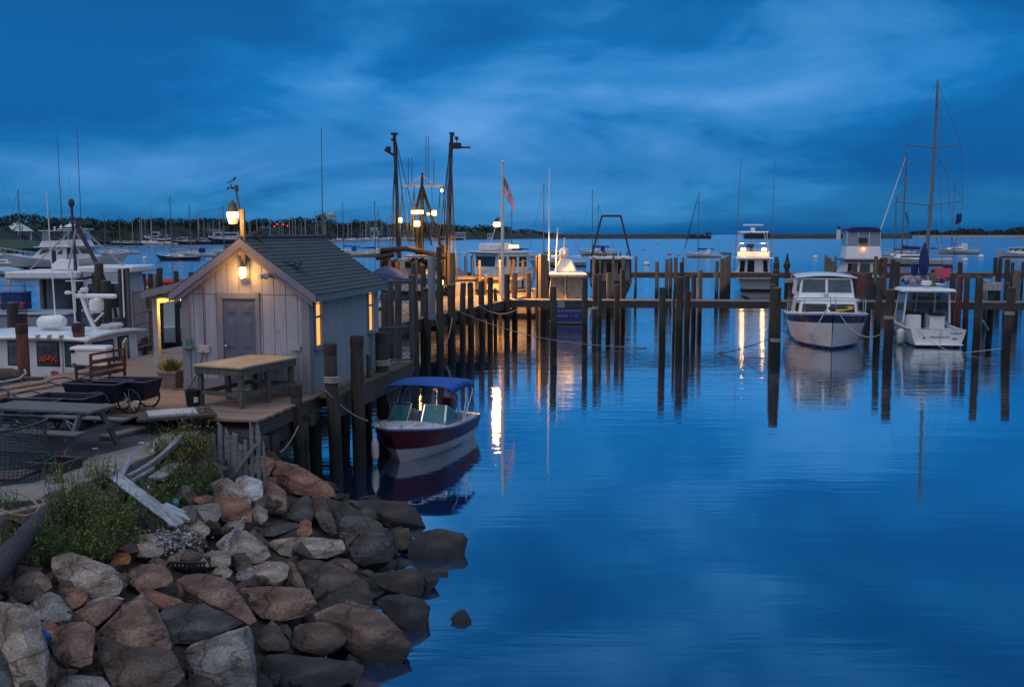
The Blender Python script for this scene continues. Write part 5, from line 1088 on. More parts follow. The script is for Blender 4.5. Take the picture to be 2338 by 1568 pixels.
mb=LM(); mb.ball((.55,-.75,zr+.28),.17,sq=(1,1,1.2)); mb.build('loudhailer',mat('cream_plastic',(.45,.36,.28)),t,smooth=True); mb=LM(); mb.ball((.62,-.8,zr+.12),.1); mb.build('bracket',mat('corroded_bracket',(.2,.13,.11)),t)
mb=LM(); mb.lathe((.9,.1,zr+.1),[(.14,0),(.19,.12),(.15,.2)],10); mb.build('roof_vent',OFFW,t,smooth=True); mb=LM(); mb.lathe((1.1,.2,zr+.2),[(.05,-.2),(.22,.05),(.18,.14)],10); mb.build('roof_vent',OFFW,t,smooth=True)
MB().tube([(-.16,-.3,zr+.1),(-.25,-.3,zr+3.9)],[.025,.012],6).build('whip_antenna',WHITE,t)
MB().tube([(1.2,.9,1.3),(1.2,.9,4.2)],[.03,.02],6).build('whip_antenna',WHITE,t)
mb=MB(); mb.tube([(1.5,.45,1.3),(1.5,.45,2.1),(1.55,.42,2.24),(1.65,.2,2.28),(1.75,-.1,2.18),(1.78,-.2,1.3)],.03,7); mb.build('grab_rail',mat('cream_rail',(.55,.48,.36)),t,smooth=True)
# painted red lobster motif (plain generic)
mb=MB(); mb.M=Matrix.Translation((.42,-1.318,1.42))@Matrix.Scale(.62,4); mb.prism([(-.30,0,-.18),(-.1,0,-.20),(.15,0,-.12),(.26,0,.02),(.2,0,.16),(0,0,.2),(-.18,0,.12),(-.1,0,.0)],(0,-.006,0)); mb.prism([(-.5,0,-.22),(-.3,0,-.2),(-.34,0,-.02),(-.44,0,-.05)],(0,-.006,0)); mb.build('painted_emblem',mat('emblem_red',(.42,.07,.09),.3,6),t)
# ---------------- tarp boat behind it
p=D(110,700,39); t=thing('canopy_boat','old work boat with a long white canopy roof and blue barrels on deck','work boat',(p.x-.6,39,0),R(3))
h=Hull(8.6,3.2,1.05,1.05,1.7,tw=.9,rake=.12); mkhull(t,h,[BOTTOM,BOTTOM,mat('faded_white_hull',(.25,.28,.31),.15,3),WHITE]); h.deck(0,1).build('deck',mat('deck_dark',(.08,.09,.1)),t)
x0=D(52,630,39).x-t.location.x; x1=D(207,630,39).x-t.location.x; zt=D(100,617,39).z
MB().box(((x0+x1)/2,0,zt-.14),(x1-x0,3.1,.28)).build('canopy_roof',WHITEP,t,bev=.05)
MB().b2((x0+.25,.9,1.1),(x1-.1,1.0,zt-.27)).build('canopy_side',mat('blue_grey_panel',(.13,.17,.21),.1),t)
[MB().b2((x-.04,-1.45,1.0),(x+.04,-1.37,zt-.2)).build('canopy_post',WHITEP,t) for x in (x0+.1,x1-.15)]; MB().b2((x0+.06,1.3,1),(x0+.14,1.4,zt-.2)).build('canopy_post',WHITEP,t)
mb=MB(); mb.box((x1+.9,.3,zt+.05),(2.1,2.8,.25)); mb.build('wheelhouse_roof',WHITEP,t,bev=.05); bk2=block(x1+.1,x1+1.8,2.4,2.2,1.1,zt-.08,.2); cb2=MB().add(bk2,BF).build('wheelhouse',mat('faded_cabin',(.36,.39,.42),.1),t); winparts(bk2,[('starboard',.1,.4,.5,.85),('starboard',.55,.9,.5,.85)],cb2)
mb=MB(); mb.prism([(.1+.9,-.6,zt+.02),(1.9,-.6,zt+.02),(1.9,-.6,zt+.42),(1.25,-.6,zt+.42),(1.02,-.6,zt+.22)],(0,.5,0)); mb.build('roof_box',WHITE,t,bev=.04)
mb=MB(); mb.b2((1.5,-1.2,1.0),(4.0,-.5,1.55)); mb.build('blue_tarp',mat('blue_tarp',(.03,.13,.36),.2,6,.5),t,bev=.1); MB().ball((3.2,-1.1,1.45),.35,sq=(1.4,.6,.6)).build('yellow_oilskin',YEL,t,smooth=True)
mb=MB(); a=D(158,610,38); zt2=D(160,466,38).z; xx=a.x-t.location.x; mb.tube([(xx,-.6,zt),(xx-.05,-.6,zt2)],[.065,.05],8); mb.ball((xx-.05,-.6,zt2+.05),.13,8,sq=(1,1,1.4)); mb.beam((xx+.1,-.6,zt+1.75),(xx+.9,-.6,zt+.05),.13,.13); mb.box((xx+.38,-.6,zt+1.85),(.55,.2,.16)); mb.build('boom_mast',mat('boom_dark',(.05,.035,.05),.3),t)
mb=MB(); mb.tube([(xx+.1,-.6,zt2-.8),(x1-.5,-1,zt+.1)],.035,5); mb.tube([(xx,-.6,zt+1.9),(x1+1.5,-.6,zt+.1)],.03,5); mb.tube([(xx,-.6,zt2-.9),(x0+.5,-.6,zt)],.025,5); mb.build('stay',mat('pale_stay',(.35,.3,.33)),t)
p=D(36,670,36); mb=MB(); mb.box((0,0,.3),(.80,.7,.6)); mb.box((0,0,.61),(.86,.76,.05)); tag(mb.build('fish_tote',mat('blue_tote',(.006,.025,.14),.15,3,.5),loc=(p.x,36,2.5),bev=.03),'big blue plastic fish tote at the left side of the canopy boat','bin')
mb=MB(); mb.b2((-1.5,-.8,-.3),(2.2,.9,2.3)); mb.b2((-1.55,-.85,2.3),(2.25,.95,2.42)); mb.build('float_tmp',mat('faded_white_hull',(.25,.28,.31)),loc=(p.x-.1,36.2,0),bev=.08); o=bpy.data.objects['float_tmp']; o.name='skiff'; tag(o,'blocky pale skiff carrying the blue fish tote','skiff')
# gangway ladder hoops
p=D(197,690,35); mb=MB(); mb.tube([(0,0,-.6),(0,0,1.9),(.2,0,2.35),(.9,0,2.5),(1.25,0,1.6),(1.45,0,.2),(1.4,0,-.8)],.06,7); mb.build('hoop',BLACK); o=bpy.data.objects['hoop']; o.location=(p.x-.3,35,1.3); tag(o,'curved black pipe hoop by the gangway in front of the canopy boat','pipe')
mb=MB(); [mb.box((.2+.0*k,0,-.6+.35*k),(.7,.06,.05)) for k in range(7)]; mb.tube([(-.15,0,-.8),(-.15,0,1.9)],.035,6); mb.tube([(.55,0,-.8),(.55,0,1.9)],.035,6); o=mb.build('ladder',DARK,loc=(p.x+.1,34.6,1.2)); tag(o,'dark metal dock ladder below the black pipe hoop','ladder')
# ---------------- trawler
p=D(968,620,62); t=thing('trawler','rust-streaked fishing trawler with two upright outriggers and deck lights glowing','fishing boat',(p.x,62,0),R(78))
M1=Matrix.Rotation(R(-78),4,'Z')
def MM(): m=MB(); m.M=M1; return m
h=Hull(16,5.2,1.5,1.5,2.9,tw=.9,rake=.1); hm=mkhull(t,h,[BOTTOM,REDP,mat('trawler_black',(.03,.03,.035)),WHITEP]); h.deck(0,1).build('deck',mat('deck_dark',(.08,.09,.1)),t)
def at(u,v,y=62.): q=D(u,v,y); return (q.x-p.x,y-62.,q.z)
m=MM(); a,b=at(912,590),at(900,306); m.tube([a,b],[.13,.10],8); m.box((b[0],0,b[2]),(.42,.25,.12)); m.beam((b[0]+.05,0,b[2]-1.35),(b[0]-.62,0,b[2]-.95),.08,.14); m.box((b[0]-.38,0,b[2]-.92),(.3,.2,.3)); m.ball((b[0]-.12,0,b[2]-.35),.1); m.build('outrigger',mat('outrigger_black',(.010,.009,.011),.4,4,.5),t)
m=MM(); a,b=at(1021,592),at(1031,305); m.tube([a,b],[.13,.10],8); m.box((b[0],0,b[2]),(.3,.25,.12)); m.box((b[0]+.2,0,b[2]-.75),(.75,.3,.35)); m.beam((b[0]+.3,0,b[2]-.85),(b[0]+1.15,0,b[2]-.85),.1,.1); m.ball((b[0]+.3,0,b[2]-.3),.12); m.tube([(b[0],0,b[2]),(b[0]+.3,0,b[2]-.3),(b[0]+.3,0,b[2]-.7)],.03,5); m.build('outrigger',mat('outrigger_black',(.03,.025,.03)),t)
m=MM(); c=at(963,600); d=at(963,425); e=at(964,395); m.tube([c,d],[.13,.11],9); m.tube([d,e],[.09,.06],7); 
l,r_=at(918,425),at(1012,425); m.build('mast',mat('mast_rust',(.014,.009,.008),.5,4,.7),t)
m=MM(); m.tube([l,r_],.07,7); m.tube([at(937,423),at(964,400)],.045,6); m.tube([at(990,423),at(964,400)],.045,6); m.build('crosstree',mat('pale_steel',(.45,.43,.42)),t)
m=MM(); f=at(932,560); g_=at(1015,590); m.tube([d,at(933,543)],.09,6); m.tube([d,at(1012,582)],.10,6); m.tube([at(963,460),at(985,560)],.05,6); m.tube([at(963,430),at(950,585)],.05,6); m.tube([at(930,549),at(960,549)],.07,6); m.tube([at(983,513),at(972,512)],.06,6); m.build('mast_legs',mat('mast_rust',(.07,.035,.03)),t)
m=MM()
for (q0,q1) in (((902,315),(905,590)),((903,318),(930,545)),((902,325),(895,590)),((1028,312),(1040,600)),((1026,330),(1008,590)),((1029,320),(1000,560)),((918,425),(912,580)),((1012,425),(1018,590)),((903,320),(940,470))): m.tube([at(*q0),at(*q1)],.028,4)
m.tube([at(1031,425),at(1043,640)],.05,5); m.build('rigging',RIG,t)
m=MM()
for u_,v0,v1 in ((940,423,360),(978,425,312),(972,423,310),(990,423,365),(932,423,360)): m.tube([at(u_,v0),at(u_,v1)],.022,4)
m.build('whip_antennas',ALU,t)
TL=mat('deck_light_glow',(1,.75,.4),0,emit=(1,.48,.11),es=11)
for (u_,v_,w_,h_,pw) in ((954,485,.75,.22,40),(992,487,.28,.3,45),(953,511,.36,.34,60),(915,503,.2,.3,0),(1009,436,.16,.18,0),(979,489,.16,.14,0)):
    q=at(u_,v_); m=MM(); m.box((q[0],-.4,q[2]),(w_,.15,h_)); m.build('deck_light',TL,t,bev=.04)
    if pw: qq=M1@Vector((q[0],-1.0,q[2])); lamp('deck_light_beam',qq,pw*.8,(1,.50,.13),t,.15)
m=MM(); q=at(957,585); m.lathe((at(955,580)[0],0,at(955,580)[2]-.2),[(.19,0),(.19,1.9),(.15,2.05)],12); m.build('stack',mat('mast_rust',(.07,.035,.03)),t,smooth=True)
m=MM(); a=at(930,585); b=at(1018,585); m.box(((a[0]+b[0])/2,-.3,a[2]),(b[0]-a[0],3.0,.14)); m.build('shelter_deck',mat('pale_shelter',(.4,.4,.42),.15),t); 
m=MM(); z=at(0,640)[2]; a=at(905,625); b=at(1030,625); m.b2((a[0],1,z),(b[0],3.4,at(0,592)[2])); m.build('wheelhouse',mat('trawler_white',(.5,.48,.46),.25,4),t); [MM().b2((x-.35,.9,at(0,612)[2]),(x+.35,1.05,at(0,598)[2])).build('wheelhouse_window',GLASSD,t) for x in (a[0]+.8,a[0]+1.9,a[0]+3.0)]
m=MM(); m.b2((a[0]+.3,.85,at(0,637)[2]),(b[0]-.2,.98,at(0,627)[2])); m.b2((a[0]+1.35,.85,at(0,627)[2]),(a[0]+1.6,.98,at(0,597)[2])); m.build('red_band',REDP,t)
m=MM()
for k in range(40): m.tube([(random.uniform(.6,1.9),random.uniform(-1.8,0),random.uniform(1.5,3.2)) for _ in range(3)],random.uniform(.03,.09),5)
m.build('net_drum_gear',mat('rusty_netting',(.09,.06,.05),.6,5,.8),t)
m=MM(); m.b2((1.7,-2,1.4),(3.2,-1.2,2.3)); m.build('gear_shelf',mat('grey_shelf',(.25,.25,.27),.2),t)
m=MM(); m.tube([at(868,572,60),at(930,568,60),at(1018,586,60)],.16,7); m.tube([at(858,588,60),at(900,580,60)],.2,7); m.build('stowed_boom',mat('outrigger_black',(.010,.009,.011)),t)
for u_,v_ in ((887,602),(903,604),(947,598),(960,606)): q=at(u_,v_,60.5); m=MM(); m.lathe((q[0],-1.5,q[2]-.45),[(.1,0),(.28,.1),(.25,.6),(.1,.8)],8); m.build('hanging_net_bag',BLACK,t)
for u_,v0,v1 in ((872,575,640),(880,580,640),(1014,560,650),(1022,575,660),(1006,600,660)): m=MM(); m.tube([at(u_,v0,60.5),at(u_,v1,60.5)],.13,7); m.build('timber_upright',mat('upright_dark',(.03,.024,.02),.4,5,.8),t)
m=MM()
for k in range(22):
    T_=random.choice(((903,330),(904,420),(1027,330),(1022,420),(925,426),(945,426),(985,426),(1005,426),(963,432))); m.tube([at(T_[0],T_[1],61.5),at(T_[0]+random.uniform(-16,16),random.uniform(560,605),61.5)],.022,3)
m.build('halyards',RIG,t)
# ---------------- pier lamp and flagpole
p=D(1134,540,58.5); pz=D(1134,512,58.5)
t=thing('pier_lamp','glowing orange street lamp on a wooden pole at the pier head','street lamp',(pz.x,58.5,0)); MB().cyl((.345,.3,ZD),(.345,.3,pz.z+.1),.06,.05,8).build('pole',WOOD,t); MB().tube([(.345,.3,pz.z+.05),(.2,.15,pz.z+.36),(0,0,pz.z+.34)],.035,6).build('arm',DARK,t)
MB().lathe((0,0,pz.z),[(.16,.14),(.16,.19),(.1,.3),(.05,.36)],12).build('hood',DARK,t,smooth=True); MB().lathe((0,0,pz.z-.22),[(.08,.06),(.19,.1),(.22,.2),(.19,.3),(.14,.34)],12).build('globe',mat('street_lamp_glow',(1,.7,.3),0,emit=(1,.46,.08),es=13),t,smooth=True)
lo_=lamp('street_light',(-.05,-.32,pz.z+.0),9000,(1,.42,.09),t,.2); lo_.data.type='SPOT'; lo_.data.spot_size=R(168); lo_.data.spot_blend=.35
yb=53.5; p=D(1147,690,yb); top=D(1147,374,yb).z; mid=D(1147,505,yb).z
t=thing('flagpole','tall white flagpole with a stars and stripes flag standing on the main pier','flagpole',(p.x,yb,ZD)); MB().tube([(0,0,0),(0,0,mid-ZD),(0,0,top-ZD)],[.10,.085,.055],10).build('pole',mat('white_pole',(.6,.58,.55),.08,4,.4),t,smooth=True); MB().ball((0,0,top-ZD+.08),.09).build('finial',CHROME,t,smooth=True)
# flag: hoist on the pole, fly drooping
z0=D(0,403,yb).z-ZD; z1=D(0,440,yb).z-ZD; nu,nv=24,26
def fpt(i,j):
    f=i/nu; g=j/nv; drop=1.02*f**1.15; x=.06+.60*f-.05*f*f; y=.10*math.sin(f*9+g*2)*f**.6; z=z0+(z1-z0)*g*(1-.05*f)-drop*1.15; x+=.05*math.sin(g*3+f*6)*f; return (x,y,z)
rows=[[fpt(i,j) for i in range(nu+1)] for j in range(nv+1)]; mb=MB(); mb.grid(rows); mb.mi=[(2 if (j<14 and i<10) else (0 if (j//2)%2==0 else 1)) for j in range(nv) for i in range(nu)]
fl=mb.build('flag',[mat('flag_red',(.62,.03,.07),.1,5,.8),mat('flag_white',(.85,.85,.88),.08,5,.8),mat('flag_blue',(.014,.024,.11),.15,5,.8)],t,smooth=True,auto=False)
mb=MB()
for a in range(5):
    for b in range(4):
        q=fpt(1+b*2.4,1+a*2.7); n_=[(q[0]+(.030 if k%2==0 else .012)*math.cos(k*math.pi/5+1.57),q[1]-.012,q[2]+(.030 if k%2==0 else .012)*math.sin(k*math.pi/5+1.57)) for k in range(10)]; mb.prism(n_,(0,.004,0))
mb.build('stars',mat('flag_white',(.55,.55,.58)),fl)

# ---------------- more craft in the left basin
def openboat(u,y,v_,yaw,L,label,hm,motor=True,cover=None):
    p=D(u,v_,y); t=thing('skiff',label,'skiff',(p.x,y,0),R(yaw),'small open boats in the left basin'); h=Hull(L,L*.38,.6,.6,.9,tw=.85,n=10); mkhull(t,h,[BOTTOM,hm,hm,WHITE]); h.well(.06,.75,.15,.15).build('interior',mat('cockpit_liner',(.42,.44,.46)),t); h.deck(.75,1,n=4).build('foredeck',OFFW,t); MB().b2((-.2,-L*.15,.45),(.2,L*.15,.52)).build('thwart',TEAK,t)
    if motor: mb=MB(); mb.box((-L*.5-.1,0,.95),(.4,.32,.45)); mb.box((-L*.5-.1,0,.4),(.18,.16,.7)); mb.build('outboard_motor',DARK,t,bev=.06)
    if cover: mb=MB(); rows=[[(-L*.35+L*.7*i/6,L*.17*math.cos(math.pi*j/6),.6+.5*math.sin(math.pi*j/6)*math.sin(math.pi*(i+.5)/7)) for j in range(7)] for i in range(7)]; mb.grid(rows); mb.build('cover',cover,t,smooth=True)
openboat(12,128,600,175,6.5,'grey skiff with a domed pale blue cover at the meadow edge',WHITE,True,mat('pale_blue_cover',(.25,.40,.48),.1))
openboat(62,118,600,190,5.5,'open white skiff with a black outboard before the first motor yacht',WHITE)
openboat(20,56,650,185,5.,'navy skiff lying beyond the blue fish tote',NAVY)
openboat(262,60,650,170,5.2,'white skiff tied behind the gate post pilings',WHITE,True,NAVYC)
openboat(330,66,640,10,5.,'white skiff half hidden behind the porch roof',WHITE)
for u,v0,v1,y,l in ((25,690,760,33,'dark low piling beside the blocky skiff, nearer the edge'),(48,715,770,33.5,'shorter dark piling beside the blocky skiff'),(222,600,700,34.5,'leaning dark piling between the hoop and the gate post'),(238,640,700,33,'stubby dark piling at the foot of the gate post')):
    p=D(u,v0,y); o=pile_mesh(.16,p.z,(.05,0),seed=u).build('piling',[WOOD,WORN],loc=(p.x,y,0),smooth=True); tag(o,l,'piling','pilings around the canopy boat')
p=D(15,675,34); t=thing('wire_rail','thin wire rail with two red work gloves hung on it','rail',(p.x-1,34,0)); mb=MB()
for x in (0,.55,1.1,1.65): mb.cyl((x,0,1.8),(x,0,3.55),.014,n=5)
for z in (2.85,3.45): mb.cyl((-.4,0,z),(1.9,0,z),.008,n=4)
mb.build('wires',DARK,t)
for x in (.75,1.5): mb=MB(); mb.box((x,0,2.78),(.12,.05,.22)); mb.box((x+.08,0,2.85),(.06,.04,.1)); mb.build('glove',mat('red_glove',(.35,.05,.03),.2),t,bev=.03)
# ---------------- far shores
def prof(u,tab): return lerpt(u,tab)
DP_=[(-120,300),(0,330),(100,430),(250,540),(360,520),(600,640),(840,850),(1035,1000),(1270,1250)]
TOP=[(-120,492),(0,493.6),(30,491),(45,486),(62,487),(75,492),(84,488),(97,492),(112,498),(127,496),(160,496),(206,494.5),(225,501),(265,501),(300,504),(319,495.5),(333,499),(356,497),(384,499),(420,500),(470,497.6),(490,497),(550,505),(565,507),(593,496.5),(630,503),(685,494),(706,500),(730,490),(760,500),(769,509),(790,507),(812,501.5),(840,503),(871,501.5),(886,510),(930,508),(973,505),(1000,511),(1040,514),(1086,517),(1097,510),(1108,513),(1130,514),(1160,514),(1169,525),(1198,521),(1219,525),(1244,531),(1270,532.5)]
LEAF=mat('far_foliage',(.010,.026,.018),.5,.12,.9,c2=(.030,.058,.032))
LEAF2=mat('far_foliage_grey',(.016,.032,.028),.4,.12,.9,c2=(.035,.055,.045))
def crown(mb,c,rx,rz,n,sz,rn):
    for _ in range(n):
        a=rn.uniform(0,6.283); ph=math.acos(rn.uniform(-1,1)); k=rn.uniform(.55,1.)**.6; lump=1+.22*math.sin(3*a+c.x)*math.sin(2*ph)
        p=Vector((c.x+rx*k*lump*math.sin(ph)*math.cos(a),c.y+rx*k*math.sin(ph)*math.sin(a),c.z+rz*k*lump*math.cos(ph)))
        s=sz*rn.uniform(.6,1.3); u_=Vector((rn.uniform(-1,1),rn.uniform(-1,1),rn.uniform(-1,1))).normalized(); w_=u_.orthogonal().normalized(); w_=Matrix.Rotation(rn.uniform(0,6),3,u_)@w_
        mb.add([p+u_*s,p+w_*s*.7,p-u_*s*.8,p-w_*s*.6],[(0,1,2,3)])
def wood(name,us,top,dfun,step,label,base_v=None,m=LEAF):
    rn=random.Random(3); mb=MB(); u=us[0]
    while u<us[1]:
        d=dfun(u)*rn.uniform(1.0,1.06); zt=D(u,prof(u,top)+rn.uniform(-1,2.5),d).z; r=rn.uniform(7,11)/F*d
        q=D(u,535,d); rz=min(r*1.1,max(1.,zt*.55)); crown(mb,Vector((q.x,d,zt-rz)),r,rz,110,r*.24,rn)
        if zt-2*rz>1: crown(mb,Vector((q.x+rn.uniform(-r,r),d-4,(zt-rz)*.45)),r*1.2,max(1,(zt-rz)*.5),60,r*.26,rn)
        u+=step*rn.uniform(.6,1.3)
    return tag(mb.build(name,m),label,'wood',kind='stuff')
df=lambda u:lerpt(u,DP_)
wood('far_wood',(-100,1268),TOP,df,7.5,'dark wooded hillside along the far shore behind the marina')
TOPR=[(2070,532),(2091,527),(2134,524),(2148,530),(2183,523),(2194,519),(2206,524),(2232,519),(2249,528),(2283,524),(2296,527),(2309,519),(2330,517),(2460,519)]
wood('wooded_spit',(2072,2450),TOPR,lambda u:1750,6.5,'dark low wooded spit on the far side of the harbour mouth',m=LEAF2)
def land(name,us,vt,dfun,depth,m,label,step=10,vb=None):
    mb=MB(); a=[];b=[];c=[];u=us[0]
    while u<=us[1]:
        d=dfun(u); q=D(u,535,d); z=D(u,vt(u),d+depth*.4).z; a.append((q.x,d,-.5)); b.append((q.x,d+depth*.05,min(z,1.2))); c.append(((q.x)*(1+depth/d*.4),d+depth*.4,max(.5,z))); u+=step
    e=[(p[0]*1.3,p[1]+depth,p[2]*.6) for p in c]; mb.grid([a,b,c,e]); return tag(mb.build(name,m,smooth=True),label,'land',kind='structure')
GRASSF=mat('far_grass',(.030,.060,.025),.4,.08,.95)
land('far_shore',(-120,1270),lambda u:max(prof(u,TOP)+7,508),lambda u:df(u)*.985,120,mat('far_bank',(.018,.030,.024),.4,.05,.95),'dark low land of the far shore')
land('meadow_shore',(-130,100),lambda u:548+max(0,u-60)*.1,lambda u:262+max(0,u)*.5,60,GRASSF,'green meadow shore behind the left moorings')
land('far_spit_beach',(2060,2460),lambda u:537,lambda u:1720,60,mat('sand_far',(.22,.17,.14),.2,.1,.9),'pale sand edge of the wooded spit')
# breakwaters
DK=mat('breakwater_stone',(.045,.048,.050),.5,.4,.95)
def dike(name,u0,u1,d,vt,label,notch=0,wd=8):
    a,b=D(u0,535,d),D(u1,535,d); mb=MB(); n=max(4,int((b.x-a.x)/6)); rows=[]
    for i in range(n+1):
        f=i/n; z=D(u0,vt,d).z+noise.noise((i*.9,d,0))*.5; x=a.x+(b.x-a.x)*f; rows.append([(x,d-wd*.6,-.6),(x,d-wd*.2,z*.7+noise.noise((i*1.7,2,d))*.4),(x,d,z),(x,d+wd,-.6)])
    mb.grid(rows); mb.add(rows[0],[(0,1,2,3)]); mb.add(rows[-1],[(0,1,2,3)]); return tag(mb.build(name,DK),label,'breakwater')
dike('breakwater',1262,1604,1180,534.8,'long low stone breakwater left of the harbour mouth')
dike('breakwater',1752,2080,1180,534.2,'long low stone breakwater right of the harbour mouth')
TIM=mat('ruin_timber',(.030,.030,.032),.4,1,.9)
def ruin(u0,u1,vt,d,label,seed,n):
    rn=random.Random(seed); a,b=D(u0,535,d),D(u1,535,d); zt=D(u0,vt,d).z; mb=MB()
    mb.b2((a.x,d-6,-1),(b.x,d+6,zt*.42))
    for k in range(n):
        x=rn.uniform(a.x,b.x); f=1-abs((x-(a.x+b.x)/2)/(b.x-a.x))*.5; z=zt*rn.uniform(.55,1)*f; mb.beam((x,d-rn.uniform(0,5),0),(x+rn.uniform(-.5,.5),d-3,z),.5,.5)
        if k%3==0: mb.beam((x,d-5,z*.8),(x+rn.uniform(2,6),d-5,z*.8),.45,.45)
    return tag(mb.build('pier_ruin',TIM),label,'ruin')
ruin(1574,1603,531,1170,'low part of the dark timber jetty beside the anchored sloop',1,14)
ruin(1602,1621,528,1172,'blocky dark timber jetty head at the end of the breakwater',2,22)
ruin(1700,1753,520,1172,'tall ragged timber ruin facing the harbour mouth',3,34)
p=D(1914,535,1175); t=thing('lighthouse','small white lighthouse standing on the breakwater','lighthouse',(p.x,1175,0)); s_=1175/F
MB().lathe((0,0,0),[(2.6,0),(2.4,10),(2.2,11)],10).build('tower',WHITEP,t); MB().lathe((0,0,11),[(2.8,0),(1.6,.3),(1.6,2.6),(2.,2.7),(.2,4.4)],10).build('lantern_room',DARK,t)
# far buildings and ships
def fbox(name,u0,u1,v0,v1,d,dep,m,label,cat,roof=None,wins=0):
    a,b=D(u0,v1,d),D(u1,v1,d); z0=max(.0,a.z); z1=D(u0,v0,d).z; t=thing(name,label,cat,((a.x+b.x)/2,d,0)); w_=(b.x-a.x)
    MB().b2((-w_/2,0,-.5 if z0<1.5 else 0),(w_/2,dep,z1)).build('wall',m,t)
    mb=MB(); 
    if roof=='gable': mb.prism([(-w_/2-.3,-.4,z1),(w_/2+.3,-.4,z1),(w_/2+.3,dep/2,z1+(z1)*.25),(-w_/2-.3,dep/2,z1+z1*.25)],(0,0,.3)); mb.prism([(-w_/2-.3,dep+.4,z1),(w_/2+.3,dep+.4,z1),(w_/2+.3,dep/2,z1+(z1)*.25),(-w_/2-.3,dep/2,z1+z1*.25)],(0,0,.3))
    else: mb.b2((-w_/2-.4,-.4,z1),(w_/2+.4,dep+.4,z1+.45))
    mb.build('roof',mat('far_roof',(.14,.16,.17),.1),t)
    for k in range(wins): x=-w_/2+w_*(k+.5)/wins; MB().b2((x-w_/wins*.28,-.12,z1*.55),(x+w_/wins*.28,.05,z1*.85)).build('window',GLASSD,t)
    return t
fbox('warehouse',247,366,521,544,560,40,mat('warehouse_tan',(.12,.125,.10),.08,.2,.8),'long low tan warehouse below the wooded hill','warehouse')
fbox('boat_shed',435,491,523,531,590,20,mat('far_white',(.36,.40,.44),.2,1),'white boat shed with a pale blue roof on the far quay','shed',wins=9)
fbox('marina_office',556,600,515,523,660,15,mat('far_white',(.36,.40,.44)),'pale two-storey marina office on the far shore','building',wins=7)
fbox('waterfront_house',845,862,526,538,830,14,mat('far_white',(.36,.40,.44)),'white gabled house among the far trees by the moored boats','house','gable',2)
fbox('waterfront_house',1040,1062,534,541,990,14,mat('far_white',(.36,.40,.44)),'low white house near the end of the far wood','house','gable',3)
fbox('waterfront_house',1112,1124,536,542,1050,14,mat('far_white',(.36,.40,.44)),'little pale house on the dark shore behind the pier lamp','house','gable',2)
p=D(40,528,385); t=thing('pavilion_tent','broad white pavilion tent on the meadow shore','tent',(p.x,385,0)); s_=385/F; MB().lathe((0,0,D(40,528,385).z),[(34*s_,0),(22*s_,9*s_),(7*s_,19*s_),(.2,20*s_)],14).build('canopy',mat('tent_white',(.45,.55,.52),.05),t); mb=MB(); [mb.cyl((30*s_*math.cos(a),30*s_*math.sin(a),-2),(30*s_*math.cos(a),30*s_*math.sin(a),D(40,528,385).z),.25,n=5) for a in (0,1.05,2.1,3.14,4.2,5.2)]; mb.build('tent_pole',WHITEP,t)
def ship(u0,u1,vwl,vdeck,label,hm,yaw=180,sup=None,name='fishing_trawler',cat='ship',d=None,masts=2,fb=None):
    d=d or P(800,vwl,0).y; a,b=D(u0,535,d),D(u1,535,d); L=b.x-a.x; zz=max(1.5,D(u0,vdeck,d).z); t=thing(name,label,cat,((a.x+b.x)/2,d,0),R(yaw),'ships along the far quay'); h=Hull(L,L*.2,zz*.8,zz*.75,zz*1.1,tw=.8,rake=.08,n=10); mkhull(t,h,[BOTTOM,hm,hm,WHITEP]); h.deck(0,1).build('deck',OFFW,t)
    bk=block(-L*.25 if sup is None else sup[0]*L,L*.1 if sup is None else sup[1]*L,L*.15,L*.13,zz*.7,zz*(1.5 if sup is None else sup[2]),L*.02); cb=MB().add(bk,BF).build('superstructure',mat('far_white',(.36,.40,.44)),t); mb=MB(); [pane(mb,bk,f,.08,.92,.5,.78) for f in ('port','starboard','front')]; mb.build('window_band',GLASSD,t)
    mb=MB(); rn=random.Random(int(u0))
    for k in range(masts): x=L*rn.uniform(-.3,.3); mb.cyl((x,0,zz*.6),(x+rn.uniform(-1,1),0,zz*rn.uniform(2.6,3.8)),.22,.12,5)
    for k in range(6): x=L*rn.uniform(-.42,.42); mb.beam((x,0,zz),(x+rn.uniform(-5,5),0,zz*rn.uniform(1.4,2.6)),.16,.16)
    mb.build('mast',DARK,t)
    mb=MB()
    for k in range(16): x=L*rn.uniform(-.42,.4); mb.box((x,rn.uniform(-L*.06,L*.06),zz*rn.uniform(.9,1.25)),(rn.uniform(.6,2),1.,rn.uniform(.5,1.4)))
    mb.build('deck_gear',mat('far_gear',(.12,.14,.17),.8,.6,.8,c2=(.4,.45,.5)),t); return t
NV=mat('far_navy',(.008,.014,.05),.2,1)
ship(328,388,559,540,'red-hulled trawler with white bow berthed by the tan warehouse',mat('far_red',(.16,.012,.015),.2,1),sup=(-.1,.22,1.6))
ship(380,446,558.5,547,'rust-red trawler with a white deckhouse in the middle of the far quay',mat('far_rust',(.10,.025,.022),.3,1),masts=4)
ship(438,482,558,548,'small navy workboat berthed between the rust trawler and the ferry',NV,masts=3)
ship(474,552,558,540,'big navy-hulled ferry with long white saloon windows on the far shore',NV,sup=(-.42,.34,1.55),name='ferry',masts=1)
ship(590,640,548,541,'long white motor yacht low over the shed roof ridge',WHITE,name='motor_yacht',masts=1)
ship(660,686,549,541,'short white cruiser with a covered bow over the shed roof ridge',WHITE,name='motor_yacht',masts=1)
ship(772,800,549,544,'dark quay boat beside the far end of the shed roof',DARK,masts=2)
ship(1000,1058,548,542,'low dark barge below the white house on the far shore',DARK,masts=1,name='barge')
ship(906,945,549,541,'white cruise boat glimpsed between the trawler booms',WHITE,name='motor_yacht',masts=2)
